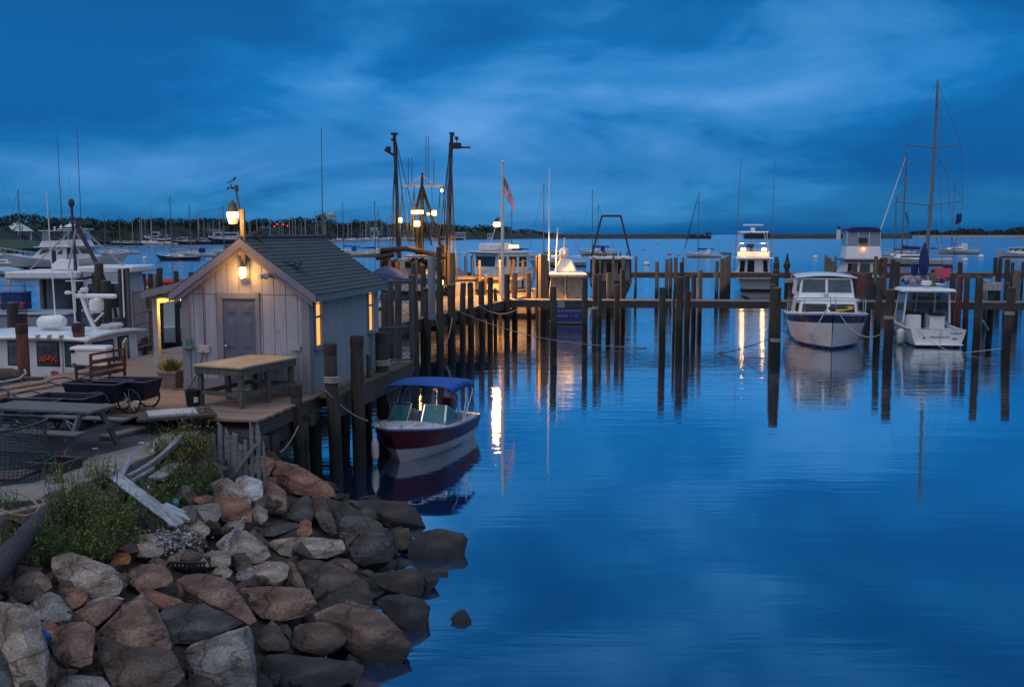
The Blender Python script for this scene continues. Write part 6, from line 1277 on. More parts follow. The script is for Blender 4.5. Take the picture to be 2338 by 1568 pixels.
ship(250,325,560,553,'string of dark pontoon boats under the tan warehouse',DARK,name='pontoon_barge',masts=2)
rn=random.Random(11)
proto=None
for k in range(64):
    u=rn.choice((rn.uniform(300,560),rn.uniform(560,760),rn.uniform(760,900),rn.uniform(860,1010))); d=df(u)*rn.uniform(.93,.975); L=rn.uniform(8,12); q=D(u,535,d)
    if proto is None:
        t=thing('distant_sailboat','one of the many bare-masted yachts crowded along the far quay','sailboat',(q.x,d,0),R(180),'bare-masted yachts along the far quay'); h=Hull(10,3,1.1,1.0,1.5,tw=.6,n=8); mkhull(t,h,[BOTTOM,WHITE,WHITE,WHITE]); h.deck(0,1,n=6).build('deck',OFFW,t); MB().add(block(-1.5,2,1.8,1.2,1,1.7,.4),BF).build('cabin',WHITE,t); MB().cyl((1,0,1),(1,0,14.5),.20,.15,6).build('mast',mat('pale_mast',(.30,.31,.34),.1),t); MB().tube([(.8,0,2.6),(-3.4,0,2.6)],[.25,.16],6).build('sail_cover',NAVYC,t); proto=t
    else: t=dup(proto,(q.x,d,0),R(180+rn.uniform(-25,25)),'one of the many bare-masted yachts crowded along the far quay')
    k_=L/10*(d/520)**.3; t.scale=(k_,k_,k_*rn.uniform(.85,1.25))
for u,v,l in ((626,517,'leftmost red signal lamp on a mast in the far marina'),(632,512,'red signal lamp second from the left in the far marina'),(646,513,'middle red signal lamp among far marina masts'),(656,516,'brightest red signal lamp at the right of the far cluster'),(661,541,'low red lamp just above the shed ridge'),(476,535,'tiny red lamp at the navy ferry bow')):
    q=D(u,v,600); mb=MB(); mb.lathe((0,0,0),[(.15,-.4),(.38,-.25),(.38,.25),(.15,.4)],8); mb.cyl((0,0,-q.z),(0,0,-.4),.10,n=5,m=1); tag(mb.build('signal_lamp',[mat('red_lamp_glow',(1,.1,.05),0,emit=(1,.06,.07),es=1.6),DARK],loc=q),l,'lamp')
# mooring buoys
BW=mat('buoy_white',(.6,.6,.6),.1); BP=mat('buoy_pink',(.35,.22,.24),.2)
for u,v,r,m,l in ((330.4,592,.55,BW,'white mooring buoy left of the navy sloop'),(1498,559.5,.6,BP,'pink mooring buoy left of the anchored white sloop'),(1468,571,.5,BP,'small dark mooring buoy farthest left of the anchored sloop'),(1528,582,.55,BP,'pinkish mooring buoy near the anchored sloop bow'),(1547,583.5,.4,BP,'little mooring buoy touching the anchored sloop bow line'),(1476,606,.6,BW,'big white mooring buoy before the outer pier, left of the piling group'),(1807,566.5,.55,BP,'first of two pink buoys right of the sportfishing boat'),(1839,567,.55,BP,'second of two pink buoys right of the sportfishing boat'),(1861,590,.6,BW,'white mooring buoy left of the blue-topped cruiser'),(2239,588.5,.7,BW,'white mooring buoy left of the lone motorboat'),(2203,597,.6,BW,'white buoy nearest the tall-masted yacht stern'),(1256,556,.5,BP,'dark speck of a buoy left above the wooden-railed sloop'),(1312,562,.5,BP,'dark speck of a buoy right above the wooden-railed sloop')):
    p=P(u,v,0); mb=MB(); mb.ball((0,0,r*.35),r,10,sq=(1,1,.75)); mb.cyl((0,0,.3),(0,0,r*1.3),.06,n=5); tag(mb.build('mooring_buoy',m,loc=p,smooth=True),l,'buoy','mooring buoys')
p=P(1655,581,0); t=thing('dinghy','small grey dinghy floating behind the anchored sloop','dinghy',p,R(170)); h=Hull(3.2,1.4,.5,.45,.7,tw=.8,n=8); mkhull(t,h,[BOTTOM,GREYC,GREYC,GREYC]); h.well(.05,.9,.12,.1).build('interior',DARK,t)
# ---------------- boulders of the bank
def rockmat(name,c,c2,dark=.0):
    m=mat(name,c,.25,2.6,.88,.55,c2=c2,det=9,dist=.05,lo=.3,hi=.7); t=m.node_tree; n=t.nodes; L=t.links.new; b=n['Principled BSDF']
    v=n.new('ShaderNodeTexNoise'); v.inputs['Scale'].default_value=38; v.inputs['Detail'].default_value=4; g=n.new('ShaderNodeTexCoord'); L(g.outputs['Object'],v.inputs['Vector'])
    r=n.new('ShaderNodeValToRGB'); L(v.outputs['Fac'],r.inputs[0]); r.color_ramp.elements[0].position=.3; r.color_ramp.elements[0].color=(.45,.43,.42,1); r.color_ramp.elements[1].position=.62; r.color_ramp.elements[1].color=(1.1,1.1,1.1,1)
    mx=n.new('ShaderNodeMixRGB'); mx.blend_type='MULTIPLY'; mx.inputs[0].default_value=.8; src=b.inputs['Base Color'].links[0].from_socket; L(src,mx.inputs[1]); L(r.outputs[0],mx.inputs[2])
    wv=n.new('ShaderNodeTexNoise'); wv.inputs['Scale'].default_value=1.6; wv.inputs['Detail'].default_value=3; mp=n.new('ShaderNodeMapping'); mp.inputs['Scale'].default_value=(1,1,5); mp.inputs['Rotation'].default_value=(.5,.35,0); L(g.outputs['Object'],mp.inputs[0]); L(mp.outputs[0],wv.inputs['Vector'])
    r2=n.new('ShaderNodeValToRGB'); L(wv.outputs['Fac'],r2.inputs[0]); r2.color_ramp.elements[0].position=.42; r2.color_ramp.elements[0].color=(.48,.42,.39,1); r2.color_ramp.elements[1].position=.56; r2.color_ramp.elements[1].color=(1,1,1,1)
    m2=n.new('ShaderNodeMixRGB'); m2.blend_type='MULTIPLY'; m2.inputs[0].default_value=.8; L(mx.outputs[0],m2.inputs[1]); L(r2.outputs[0],m2.inputs[2])
    vo=n.new('ShaderNodeTexVoronoi'); vo.feature='DISTANCE_TO_EDGE'; vo.inputs['Scale'].default_value=1.15; vm=n.new('ShaderNodeMixRGB'); vm.blend_type='ADD'; vm.inputs[0].default_value=.55; L(g.outputs['Object'],vm.inputs[1]); L(wv.outputs['Color'],vm.inputs[2]); L(vm.outputs[0],vo.inputs['Vector'])
    r3=n.new('ShaderNodeValToRGB'); L(vo.outputs['Distance'],r3.inputs[0]); r3.color_ramp.elements[0].position=.0; r3.color_ramp.elements[0].color=(.22,.2,.19,1); r3.color_ramp.elements[1].position=.03; r3.color_ramp.elements[1].color=(1,1,1,1)
    m4=n.new('ShaderNodeMixRGB'); m4.blend_type='MULTIPLY'; m4.inputs[0].default_value=.85; L(m2.outputs[0],m4.inputs[1]); L(r3.outputs[0],m4.inputs[2]); m2=m4
    # wet, weedy band just over the water
    ge=n.new('ShaderNodeNewGeometry'); sp=n.new('ShaderNodeSeparateXYZ'); L(ge.outputs['Position'],sp.inputs[0]); ma=n.new('ShaderNodeMath'); ma.operation='MULTIPLY_ADD'; L(wv.outputs['Fac'],ma.inputs[0]); ma.inputs[1].default_value=.5; L(sp.outputs[2],ma.inputs[2])
    rg=n.new('ShaderNodeMapRange'); L(ma.outputs[0],rg.inputs[0]); rg.inputs[1].default_value=.36; rg.inputs[2].default_value=.80; m3=n.new('ShaderNodeMixRGB'); L(rg.outputs[0],m3.inputs[0]); m3.inputs[1].default_value=(.018,.020,.020,1); L(m2.outputs[0],m3.inputs[2]); L(m3.outputs[0],b.inputs['Base Color'])
    bp=[x for x in n if x.type=='BUMP'][0]; ad=n.new('ShaderNodeMath'); ad.operation='ADD'; L(v.outputs['Fac'],ad.inputs[0]); nz=[x for x in n if x.type=='TEX_NOISE'][0]; mu=n.new('ShaderNodeMath'); mu.operation='MULTIPLY'; mu.inputs[1].default_value=2.2; L(nz.outputs['Fac'],mu.inputs[0]); L(mu.outputs[0],ad.inputs[1]); L(ad.outputs[0],bp.inputs['Height']); bp.inputs['Strength'].default_value=.7; bp.inputs['Distance'].default_value=.025
    return m
RM=dict(p=rockmat('rock_pale_tan',(.25,.20,.165),(.42,.355,.305)),g=rockmat('rock_grey',(.17,.165,.165),(.30,.29,.285)),b=rockmat('rock_brown',(.14,.085,.065),(.31,.205,.16)),r=rockmat('rock_red_brown',(.19,.095,.065),(.34,.18,.125)),d=rockmat('rock_dark_brown',(.075,.058,.052),(.15,.115,.10)),k=rockmat('rock_charcoal',(.05,.052,.055),(.11,.11,.112)),o=rockmat('rock_orange',(.30,.10,.025),(.45,.17,.05)),w=rockmat('rock_white_quartz',(.42,.42,.44),(.6,.6,.62)),m=rockmat('rock_mossy_ochre',(.13,.11,.055),(.22,.19,.10)))
RK=[0]; ALLROCK=[]
def rock(cr,out,label,m='b',inner=(),off=.25,thick=.8,rnd=.0,grp='boulders of the riprap bank',name='boulder'):
    RK[0]+=1; rn=random.Random(RK[0]); px=[C(cr,*q) for q in out]; us=[p[0] for p in px]; vs=[p[1] for p in px]
    cu,cv=(min(us)+max(us))/2,(min(vs)+max(vs))/2; hv=(max(vs)-min(vs))/2; hu=(max(us)-min(us))/2
    base=G(cu,min(1560,cv+hv*.55)); base=base if base.z>-.02 else P(cu,min(1560,cv+hv*.55),-.04); d=base.y; mpp=d*1.02/F; sz=min(hu,hv*1.25)*mpp
    pts=[]
    for (u,v) in px:
        q=(cv-v)/max(hv,1e-3); y=d+q*hv*mpp*.95+rn.uniform(-.04,.04)*sz
        pts.append(D(u,v,max(3,y)))
    c=sum(pts,Vector())/len(pts)
    for (x,y_) in inner:
        u,v=C(cr,x,y_); q=(cv-v)/hv; pts.append(D(u,v,d+q*hv*mpp*.45-sz*.42))
    if not inner:
        u,v=cu+rn.uniform(-.2,.2)*hu,cv-hv*rn.uniform(.0,.2); pts.append(D(u,v,d-sz*.38)); pts.append(D(u-hu*.35,v+hv*.25,d-sz*.34)); pts.append(D(u+hu*.3,v+hv*.3,d-sz*.34))
    fr=list(pts[:len(px)])
    for p in fr:
        e=c+(p-c)*rn.uniform(.62,.86); e.y+=sz*thick*rn.uniform(.55,1.); e.z-=sz*rn.uniform(.1,.45); pts.append(e)
    lo=min(p.z for p in pts); pts.append(Vector((c.x,c.y+sz*.1,lo-sz*.35)))
    bm=bmesh.new(); [bm.verts.new(p-c) for p in pts]; r=bmesh.ops.convex_hull(bm,input=bm.verts)
    bmesh.ops.delete(bm,geom=[e for e in r['geom_interior'] if isinstance(e,bmesh.types.BMVert)],context='VERTS')
    if not rnd:
        for _ in range(7):
            n_=Vector((rn.gauss(0,1),rn.gauss(0,1)-.5,rn.gauss(.25,1))).normalized(); ex=max(v.co.dot(n_) for v in bm.verts)
            g_=bmesh.ops.bisect_plane(bm,geom=bm.verts[:]+bm.edges[:]+bm.faces[:],plane_co=n_*(ex-sz*rn.uniform(.05,.16)),plane_no=n_,clear_outer=True)
            ed=[e for e in g_['geom_cut'] if isinstance(e,bmesh.types.BMEdge)]
            if len(ed)>2:
                try: bmesh.ops.contextual_create(bm,geom=ed)
                except Exception: pass
    bmesh.ops.bevel(bm,geom=list(bm.edges),offset=sz*(.018+rnd),segments=2 if rnd else 1,affect='EDGES',profile=.6,clamp_overlap=True)
    bmesh.ops.triangulate(bm,faces=bm.faces)
    tgt=max(.035,sz*.13)
    for _ in range(4):
        ed=[e for e in bm.edges if e.calc_length()>tgt*1.6]
        if not ed: break
        bmesh.ops.subdivide_edges(bm,edges=ed,cuts=1,use_grid_fill=False); bmesh.ops.triangulate(bm,faces=bm.faces)
    bm.normal_update(); s0=RK[0]*7.3; k1=.035*sz if not rnd else .03*sz; k2=.030*sz if not rnd else .012*sz
    for v in bm.verts:
        a=v.co/sz; f=noise.noise(a*1.9+Vector((s0,0,0)))*k1+noise.noise(a*6+Vector((0,s0,0)))*k2; st_=abs(noise.noise(Vector((a.x*1.2,a.y*1.2,a.z*4.5+s0))))*k2*.9; v.co+=v.normal*(f-st_)
    me=bpy.data.meshes.new(name); bm.to_mesh(me); bm.free(); me.materials.append(RM[m]); me.polygons.foreach_set('use_smooth',[True]*len(me.polygons)); me.set_sharp_from_angle(angle=R(22))
    o=bpy.data.objects.new(name,me); col.objects.link(o); o.location=c; ALLROCK.append((c,sz)); return tag(o,label,'boulder',grp)
L6=[
([(440,400),(500,390),(600,430),(720,480),(830,475),(960,510),(1060,580),(1075,680),(1040,760),(900,790),(760,790),(620,690),(500,660),(445,520)],'broad pale boulder with a peaked left end, just below the weeds','p',[(760,640),(900,600)]),
([(130,640),(190,590),(260,560),(350,560),(440,630),(455,700),(380,750),(280,790),(130,710)],'rounded tan-brown boulder next to the driftwood log','b',[(300,650)]),
([(545,720),(640,690),(720,690),(765,750),(760,810),(690,870),(620,895),(560,800)],'small orange-brown cobble leaning on the broad pale boulder','r',[(640,770)]),
([(280,850),(330,765),(430,735),(520,770),(560,840),(630,910),(620,990),(480,1010),(350,980),(330,910)],'grey angular boulder with a dark underside, between cobble and tall slab','g',[(480,850)]),
([(700,850),(780,770),(870,750),(990,765),(1090,800),(1000,830),(850,850),(760,860)],'white-topped slab peeping out behind the pinkish boulder','w',[]),
([(625,930),(700,870),(780,840),(930,780),(1080,800),(1060,860),(900,960),(840,1040),(640,1000)],'pinkish boulder tucked behind the big cracked one','b',[(800,900)]),
([(830,1050),(890,980),(1000,910),(1230,735),(1290,760),(1350,850),(1440,1030),(1480,1130),(1490,1220),(1400,1330),(1200,1420),(1100,1450),(1040,1400),(960,1270),(900,1120)],'big cracked boulder with a pointed grey top in the front row','b',[(930,1060),(1240,900),(1150,1200)]),
([(830,1120),(960,1290),(1080,1450),(1400,1350),(1500,1250),(1560,1350),(1630,1490),(1450,1600),(1000,1600),(860,1330)],'dark boulder wedged under the big cracked one','d',[]),
([(470,1170),(500,1050),(600,1000),(740,1000),(830,1050),(820,1200),(800,1360),(700,1400),(540,1370),(460,1270)],'smooth barrel-shaped brown boulder in the front row','b',[(640,1150)]),
([(350,1000),(440,980),(520,1030),(480,1160),(460,1200),(370,1170),(345,1080)],'small pink rock squeezed beside the tall pale slab','r',[]),
([(-20,820),(60,860),(200,840),(300,880),(340,930),(350,1160),(400,1290),(405,1640),(150,1640),(80,1400),(-20,1200)],'tall pale slab standing at the corner of the view','p',[(160,1000)]),
([(-40,1180),(60,1330),(130,1640),(-60,1640)],'dark slate piece at the foot of the tall pale slab','k',[]),
([(370,1180),(430,1280),(500,1420),(480,1500),(410,1500),(390,1300)],'narrow dark brown rock beside the barrel-shaped boulder','d',[]),
([(490,1520),(560,1460),(700,1460),(890,1475),(1000,1600),(480,1600)],'flat-topped grey slab cut by the bottom of the view','g',[(700,1500)]),
([(960,440),(1010,400),(1120,400),(1145,440),(1130,495),(1040,510),(965,490)],'small rusty orange brick-like rock','o',[]),
([(1120,260),(1180,235),(1330,240),(1370,270),(1390,340),(1440,400),(1400,440),(1250,440),(1160,430),(1140,380)],'squarish pale upright rock next to the pebbles','p',[(1250,330)]),
([(1600,310),(1690,260),(1740,310),(1780,400),(1700,415),(1620,380)],'small dark triangular stone beside the pebbles','k',[]),
([(1380,490),(1480,420),(1580,370),(1640,400),(1790,440),(1820,500),(1820,530),(1650,530),(1480,510)],'tan wedge rock in front of the dark triangular stone','p',[(1600,460)]),
([(1720,425),(1840,385),(1990,370),(2010,400),(2010,510),(1900,510),(1830,520),(1800,450)],'layered tan rock left of the chain','p',[(1850,460)]),
([(1090,600),(1130,550),(1230,500),(1340,490),(1430,510),(1490,560),(1510,640),(1480,690),(1330,720),(1190,710),(1100,660)],'rounded two-toned boulder, grey below and orange above','b',[(1290,610)]),
([(1520,590),(1700,580),(1830,580),(1950,620),(2050,690),(2080,760),(2227,980),(2227,1050),(2100,990),(1950,900),(1700,820),(1560,790),(1520,680)],'long brown boulder with a flat sunlit-pale top sloping down to the right','b',[(1560,700),(1920,740)]),
([(1160,700),(1200,680),(1330,720),(1460,770),(1560,800),(1600,830),(1400,890),(1370,880),(1300,760)],'reddish slab lying behind the big cracked boulder','r',[]),
([(1370,890),(1600,830),(1790,850),(1950,930),(2130,1000),(2000,1080),(1900,1130),(1750,1190),(1500,1190),(1440,1030)],'large flat slate-dark slab under the long brown boulder','k',[(1800,1050),(1500,1090)]),
([(1565,1270),(1700,1180),(1900,1130),(2000,1110),(2130,1040),(2190,1060),(2210,1130),(2240,1600),(2000,1600),(1650,1440),(1620,1400)],'big grey slab with one broad lit face at the bottom of the view','g',[(1900,1430),(2140,1130)]),
([(1640,1450),(1880,1440),(1980,1600),(1640,1600)],'dark rock under the broad-faced grey slab','d',[]),
([(2035,500),(2080,440),(2140,410),(2190,470),(2200,530),(2080,560),(2040,550)],'small brown rock right under the chain','d',[]),
([(2035,620),(2100,560),(2227,535),(2300,545),(2227,640),(2060,640)],'flat rough-topped brown rock below the chain','g',[]),
([(1830,570),(1890,510),(1960,505),(2030,560),(2000,610),(1930,630),(1840,600)],'little pinkish grey rock behind the long brown boulder','p',[]),
([(1620,170),(1640,100),(1690,95),(1720,130),(1760,130),(1840,200),(1800,260),(1760,270),(1640,230)],'knobbly tan rock at the end of the white plank','p',[(1730,190)]),
([(1920,190),(1980,130),(2080,120),(2135,150),(2130,200),(2050,215),(1960,220)],'pale flat-topped stone behind the chained boulder','p',[]),
([(1840,320),(1920,240),(2040,200),(2140,210),(2230,250),(2330,330),(2350,430),(2290,480),(2190,500),(2100,400),(1990,370),(1900,370)],'broad pale boulder with a chain draped over it','p',[(2120,330),(2250,420)]),
]
for o_,l,m,i_ in L6: rock('r6',o_,l,m,i_,rnd=.05 if any(k in l for k in ('rounded','barrel','cobble')) else 0)
L7=[
([(85,150),(110,90),(150,75),(220,95),(270,120),(230,170),(215,220),(100,215)],'brown boulder right against the broken timber bulkhead','r',[]),
([(210,200),(260,115),(290,115),(340,125),(400,140),(450,190),(530,220),(600,260),(640,310),(645,350),(540,350),(400,330),(330,320),(260,260)],'big reddish brown boulder nearest the dock pilings','r',[(330,210),(500,290)]),
([(190,240),(240,250),(330,310),(325,350),(340,440),(280,460),(200,410),(185,340)],'brown rock with a hollowed dark face below the big reddish one','b',[]),
([(0,230),(60,210),(130,225),(185,245),(180,390),(120,400),(100,340),(0,300)],'pale grey block with a sharp right edge at the top of the bank','w',[(140,300)]),
([(110,420),(150,395),(210,430),(215,490),(170,525),(120,490)],'small pinkish rock at the end of the long red-brown boulder','p',[]),
([(475,340),(520,320),(560,340),(600,400),(640,500),(670,590),(600,580),(550,540),(500,440)],'dark squared slab leaning on edge in the middle of the bank','d',[]),
([(315,480),(370,400),(440,340),(480,330),(500,440),(520,480),(490,500),(400,500)],'dark rock with a white streak behind the leaning slab','k',[]),
([(390,560),(420,500),(460,485),(495,510),(500,580),(460,610),(400,600)],'small orange-brown stone standing before the leaning slab','r',[]),
([(560,340),(620,360),(700,380),(750,410),(760,460),(800,460),(900,490),(970,540),(850,560),(740,590),(660,580),(620,480)],'long smooth grey-brown boulder right of the leaning slab','k',[(720,500)]),
([(720,380),(790,370),(930,360),(1060,375),(1110,385),(1180,440),(1205,480),(1200,510),(1230,550),(1100,545),(1000,520),(850,490),(760,450)],'large flat dark slab with ragged edge reaching the water by the runabout','d',[(900,440)]),
([(730,380),(830,340),(900,330),(935,355),(800,375)],'low brown rock behind the large flat dark slab','d',[]),
([(715,700),(760,630),(850,550),(930,520),(1000,555),(1030,680),(1010,760),(800,790),(720,710)],'dark boulder with one slanting pale face near the water','k',[(960,570),(860,700)]),
([(1005,550),(1120,545),(1130,640),(1110,690),(1060,690),(1030,660)],'ochre block wedged between two dark boulders','m',[]),
([(1100,700),(1130,620),(1200,570),(1300,550),(1340,555),(1380,575),(1460,580),(1510,600),(1485,730),(1350,770),(1180,790),(1120,770)],'big grey boulder standing farthest out in the water','k',[(1200,650)]),
([(200,650),(250,620),(380,605),(500,620),(600,610),(705,620),(710,700),(600,740),(400,740),(300,720)],'long pale boulder split in two by a crack','p',[(330,680),(620,690)]),
([(380,770),(450,750),(530,745),(580,780),(700,800),(850,880),(880,910),(870,1000),(700,990),(500,970),(430,860)],'broad dark brown boulder in the middle of the lower bank','d',[(520,880)]),
([(580,770),(650,735),(730,745),(790,790),(800,820),(760,830),(650,790)],'small brown rock under the long split boulder','b',[]),
([(830,850),(960,830),(1080,810),(1170,795),(1220,850),(1220,920),(1190,1000),(1050,970),(950,930)],'reddish dark boulder sloping into the water','d',[(1160,860)]),
([(1180,790),(1240,800),(1320,870),(1270,920),(1220,1000),(1215,860)],'wet black rock at the tip of the bank','k',[]),
([(0,830),(80,800),(200,760),(310,760),(350,790),(340,860),(300,915),(200,890),(0,885)],'tan rock with a shadowed undercut on the middle bank','p',[(240,840)]),
([(340,830),(330,740),(380,770),(430,860),(470,950),(380,920),(340,880)],'narrow brown rock leaning to the right beside the undercut one','b',[]),
([(20,930),(300,915),(480,940),(540,1050),(450,1120),(330,1150),(180,1130),(100,1060)],'reddish brown slab below the undercut tan rock','b',[(380,1000)]),
([(470,1110),(600,1050),(740,1010),(850,1045),(950,1090),(1050,1180),(1130,1280),(1180,1370),(1080,1430),(900,1460),(800,1390),(740,1330),(760,1200),(700,1150)],'huge ridged brown boulder running down into the water','b',[(800,1180),(950,1330)]),
([(505,990),(620,965),(820,970),(900,1030),(860,1060),(740,1030),(560,1080)],'grey-brown rock behind the huge ridged boulder','d',[]),
([(890,1020),(980,975),(1080,965),(1200,1000),(1260,1050),(1265,1150),(1250,1240),(1180,1250),(1080,1190),(980,1110)],'speckled dark boulder with a pale right face at the waterline','k',[(1080,1010)]),
([(360,1230),(380,1170),(500,1150),(640,1145),(750,1170),(740,1260),(680,1330),(560,1360),(430,1340),(370,1300)],'blocky brown boulder low on the bank','b',[(560,1290),(460,1210)]),
([(130,1250),(170,1190),(230,1130),(290,1180),(350,1270),(350,1340),(200,1330),(140,1310)],'pointed dark brown rock beside the blocky boulder','d',[(250,1240)]),
([(285,1165),(340,1165),(365,1200),(355,1260),(300,1200)],'little grey stone between the pointed rock and the blocky boulder','k',[]),
([(150,1360),(240,1350),(300,1370),(600,1380),(760,1400),(850,1440),(820,1500),(600,1600),(150,1600)],'wet barnacled dark rock at the foot of the bank','k',[]),
([(0,640),(60,650),(140,700),(190,740),(60,780),(0,790)],'tan shoulder of rock beside the chained boulder','p',[]),
([(120,600),(160,585),(215,640),(180,650)],'dark wedge of stone behind the long split boulder','d',[]),
([(130,560),(240,530),(400,510),(420,540),(250,600),(150,600)],'low dark ledge of rock with a pale top edge in mid bank','k',[]),
([(700,600),(740,580),(810,580),(760,640),(715,670)],'dark broken rock left of the slanting-faced boulder','k',[]),
([(800,830),(850,810),(900,830),(870,860)],'small pale flat stone by the reddish dark boulder','g',[]),
([(1000,815),(1060,775),(1110,795),(1060,810)],'small grey stone at the base of the farthest-out boulder','g',[]),
]
for o_,l,m,i_ in L7: rock('r7',o_,l,m,i_)
rock('r7',[(1380,1130),(1420,1085),(1455,1065),(1480,1070),(1525,1145),(1490,1200),(1440,1190),(1410,1140)],'lone small dark rock poking out of open water','k',[(1450,1110)])
for o_,l,m,i_ in [
([(1930,1060),(2000,1010),(2090,1000),(2200,1110),(2320,1200),(2300,1250),(2100,1180),(1900,1140)],'pale wedge-shaped boulder at the very top of the bank','p',[(2020,1080)]),
([(1740,1190),(1830,1140),(2000,1170),(2200,1180),(2290,1240),(2310,1300),(2290,1430),(2040,1400),(1900,1300)],'long red-brown boulder below the wedge-shaped one','r',[(2150,1260)]),
([(1610,1310),(1700,1250),(1960,1225),(2030,1260),(2030,1330),(1980,1420),(1900,1450),(1800,1370),(1650,1360)],'light grey flat rock with two layers beside the white plank','g',[(1850,1300)])]: rock('r5',o_,l,m,i_)
# smaller stones filling the gaps, and pebbles
rn=random.Random(5); mb=MB()
def stone(mb,c,s,rn):
    bm=bmesh.new(); 
    for _ in range(14): bm.verts.new(Vector((rn.gauss(0,1),rn.gauss(0,1),rn.gauss(0,.7))).normalized()*s*rn.uniform(.75,1.1))
    r=bmesh.ops.convex_hull(bm,input=bm.verts); bmesh.ops.delete(bm,geom=[e for e in r['geom_interior'] if isinstance(e,bmesh.types.BMVert)],context='VERTS'); bm.verts.index_update()
    mb.add([c+v.co for v in bm.verts],[[v.index for v in f.verts] for f in bm.faces]); bm.free()
for _ in range(520):
    y=rn.uniform(7,20); a,b=lerpt(y,XW),lerpt(y,XL); f=rn.uniform(-.06,.98); x=a+(b-a)*f; stone(mb,Vector((x,y,gz(x,y)+rn.uniform(-.12,.05))),rn.uniform(.07,.24),rn)
tag(mb.build('rubble',RM['d']),'dark rubble filling the gaps between the boulders','rubble',kind='stuff')
mb=MB()
for _ in range(420):
    u=rn.gauss(398,32); v=rn.gauss(1236,13); p=G(u,v,.10); stone(mb,p+Vector((0,0,rn.uniform(0,.08))),rn.uniform(.010,.030),rn)
pm=mat('pebbles_shells',(.12,.10,.10),.5,9,.7,c2=(.42,.38,.38),lo=.4,hi=.6); tag(mb.build('pebbles',pm),'pale pebbles and shell fragments in a hollow of the bank','pebbles',kind='stuff')
# ---------------- things on the dock
def q4(x,y,z): return Vector((x,y,z))
WT=mat('table_timber',(.085,.085,.075),.35,5,.8,.4,st=(6,6,1)); WTOP=mat('table_top_ply',(.40,.30,.19),.22,2.2,.65,.1,st=(1,1,1))
t=thing('work_table','heavy timber work table with a pale plywood top before the shed door','table',W(19.22,-9.17,ZD),-PH-R(12))
MB().b2((-.60,-.98,.80),(.60,.95,.842)).build('table_top',WTOP,t,bev=.006)
mb=MB(); mb.b2((-.57,-.95,.66),(.57,-.90,.798)); mb.b2((-.57,.87,.66),(.57,.92,.798)); mb.b2((-.585,-.94,.66),(-.535,.91,.797)); mb.b2((.535,-.94,.66),(.585,.91,.797)); mb.build('apron',WT,t)
for x in (-.5,.5):
    for y in (-.86,0,.82): MB().b2((x-.045,y-.045,0),(x+.045,y+.045,.66)).build('leg',WT,t,bev=.004)
mb=MB(); mb.b2((-.455,-.885,.22),(.455,-.845,.31)); mb.b2((-.54,-.8,.22),(-.5,.8,.31)); mb.b2((.5,-.8,.22),(.54,.8,.31)); mb.b2((-.455,.80,.22),(.455,.84,.31)); mb.build('stretcher',WT,t)
p=P(440,926,ZD); t=thing('bucket','black plastic bucket with a small label standing by the work table leg','bucket',p); MB().lathe((0,0,0),[(.115,0),(.145,.30),(.155,.30),(.155,.33),(.135,.33),(.12,.28)],16).build('pail',BLACK,t,smooth=True); MB().box((.10,-.105,.14),(.006,.09,.11),0,R(-45)).build('label_sticker',mat('sticker',(.45,.45,.3),.1,3,c2=(.7,.7,.7)),t)
t=thing('flower_pot','square clay planter with leafy yellow-green plants beside the porch post','planter',P(393,884,ZD),-PH)
mb=MB(); mb.add(block(-.17,.17,.34,.34,0,.34,-.05,-.05,-.05),BF); mb.build('pot',mat('clay_pot',(.22,.15,.14),.15,5,.8),t); mb=MB(); mb.box((0,0,.36),(.48,.48,.06)); mb.build('rim',mat('clay_pot',(.22,.15,.14)),t,bev=.01)
rn=random.Random(4); mb=MB()
for k in range(150):
    a=rn.uniform(0,6.28); r_=rn.uniform(0,.2); x,y=r_*math.cos(a),r_*math.sin(a); h=rn.uniform(.08,.30); b=Vector((x,y,.38)); e=b+Vector((x*.9+rn.uniform(-.05,.05),y*.9,h)); s_=Vector((-math.sin(a),math.cos(a),0))*.018
    mb.add([b-s_*.4,b+s_*.4,b.lerp(e,.6)+s_,e,b.lerp(e,.6)-s_],[(0,1,2,3,4)])
mb.build('plant',mat('pot_leaves',(.06,.12,.02),.4,20,.6,c2=(.16,.20,.03)),t)
# chair
CHW=mat('dark_red_wood',(.06,.028,.024),.3,5,.6)
a,b=P(208,888,ZD),P(285,872,ZD); an=math.atan2(b.y-a.y,b.x-a.x); L_=(b-a).length
t=thing('garden_chair','dark slatted wooden chair seen from behind at the lobster boat berth','chair',a,an)
for x in (0,L_): MB().beam((x,0,0),(x-.02,-.05,.80),.05,.05).build('back_post',CHW,t)
for z,h_ in ((.78,.05),(.60,.09),(.44,.08),(.30,.08)): MB().box((L_/2,-.02-.03*z,z),(L_,.025,h_)).build('back_slat',CHW,t)
MB().b2((.03,.03,.30),(L_-.03,.42,.33)).build('seat',CHW,t)
for x in (.02,L_-.02): MB().b2((x-.025,.38,0),(x+.025,.43,.52)).build('front_leg',CHW,t); MB().b2((x-.03,-.02,.50),(x+.03,.45,.53)).build('armrest',CHW,t)
p=P(214,836,ZD); t=thing('cooler','white fish cooler chest standing on the dock beside a tar-topped piling','cooler',p,-PH+R(14)); MB().b2((-.48,-.27,.03),(.42,.25,.42)).build('chest',WHITE,t,bev=.03); MB().b2((-.50,-.29,.425),(.44,.27,.54)).build('lid',WHITE,t,bev=.03); MB().box((-.42,-.285,.43),(.1,.03,.08)).build('latch',BLACK,t); MB().box((-.40,-.275,.10),(.1,.02,.03)).build('drain_plug',BLACK,t)
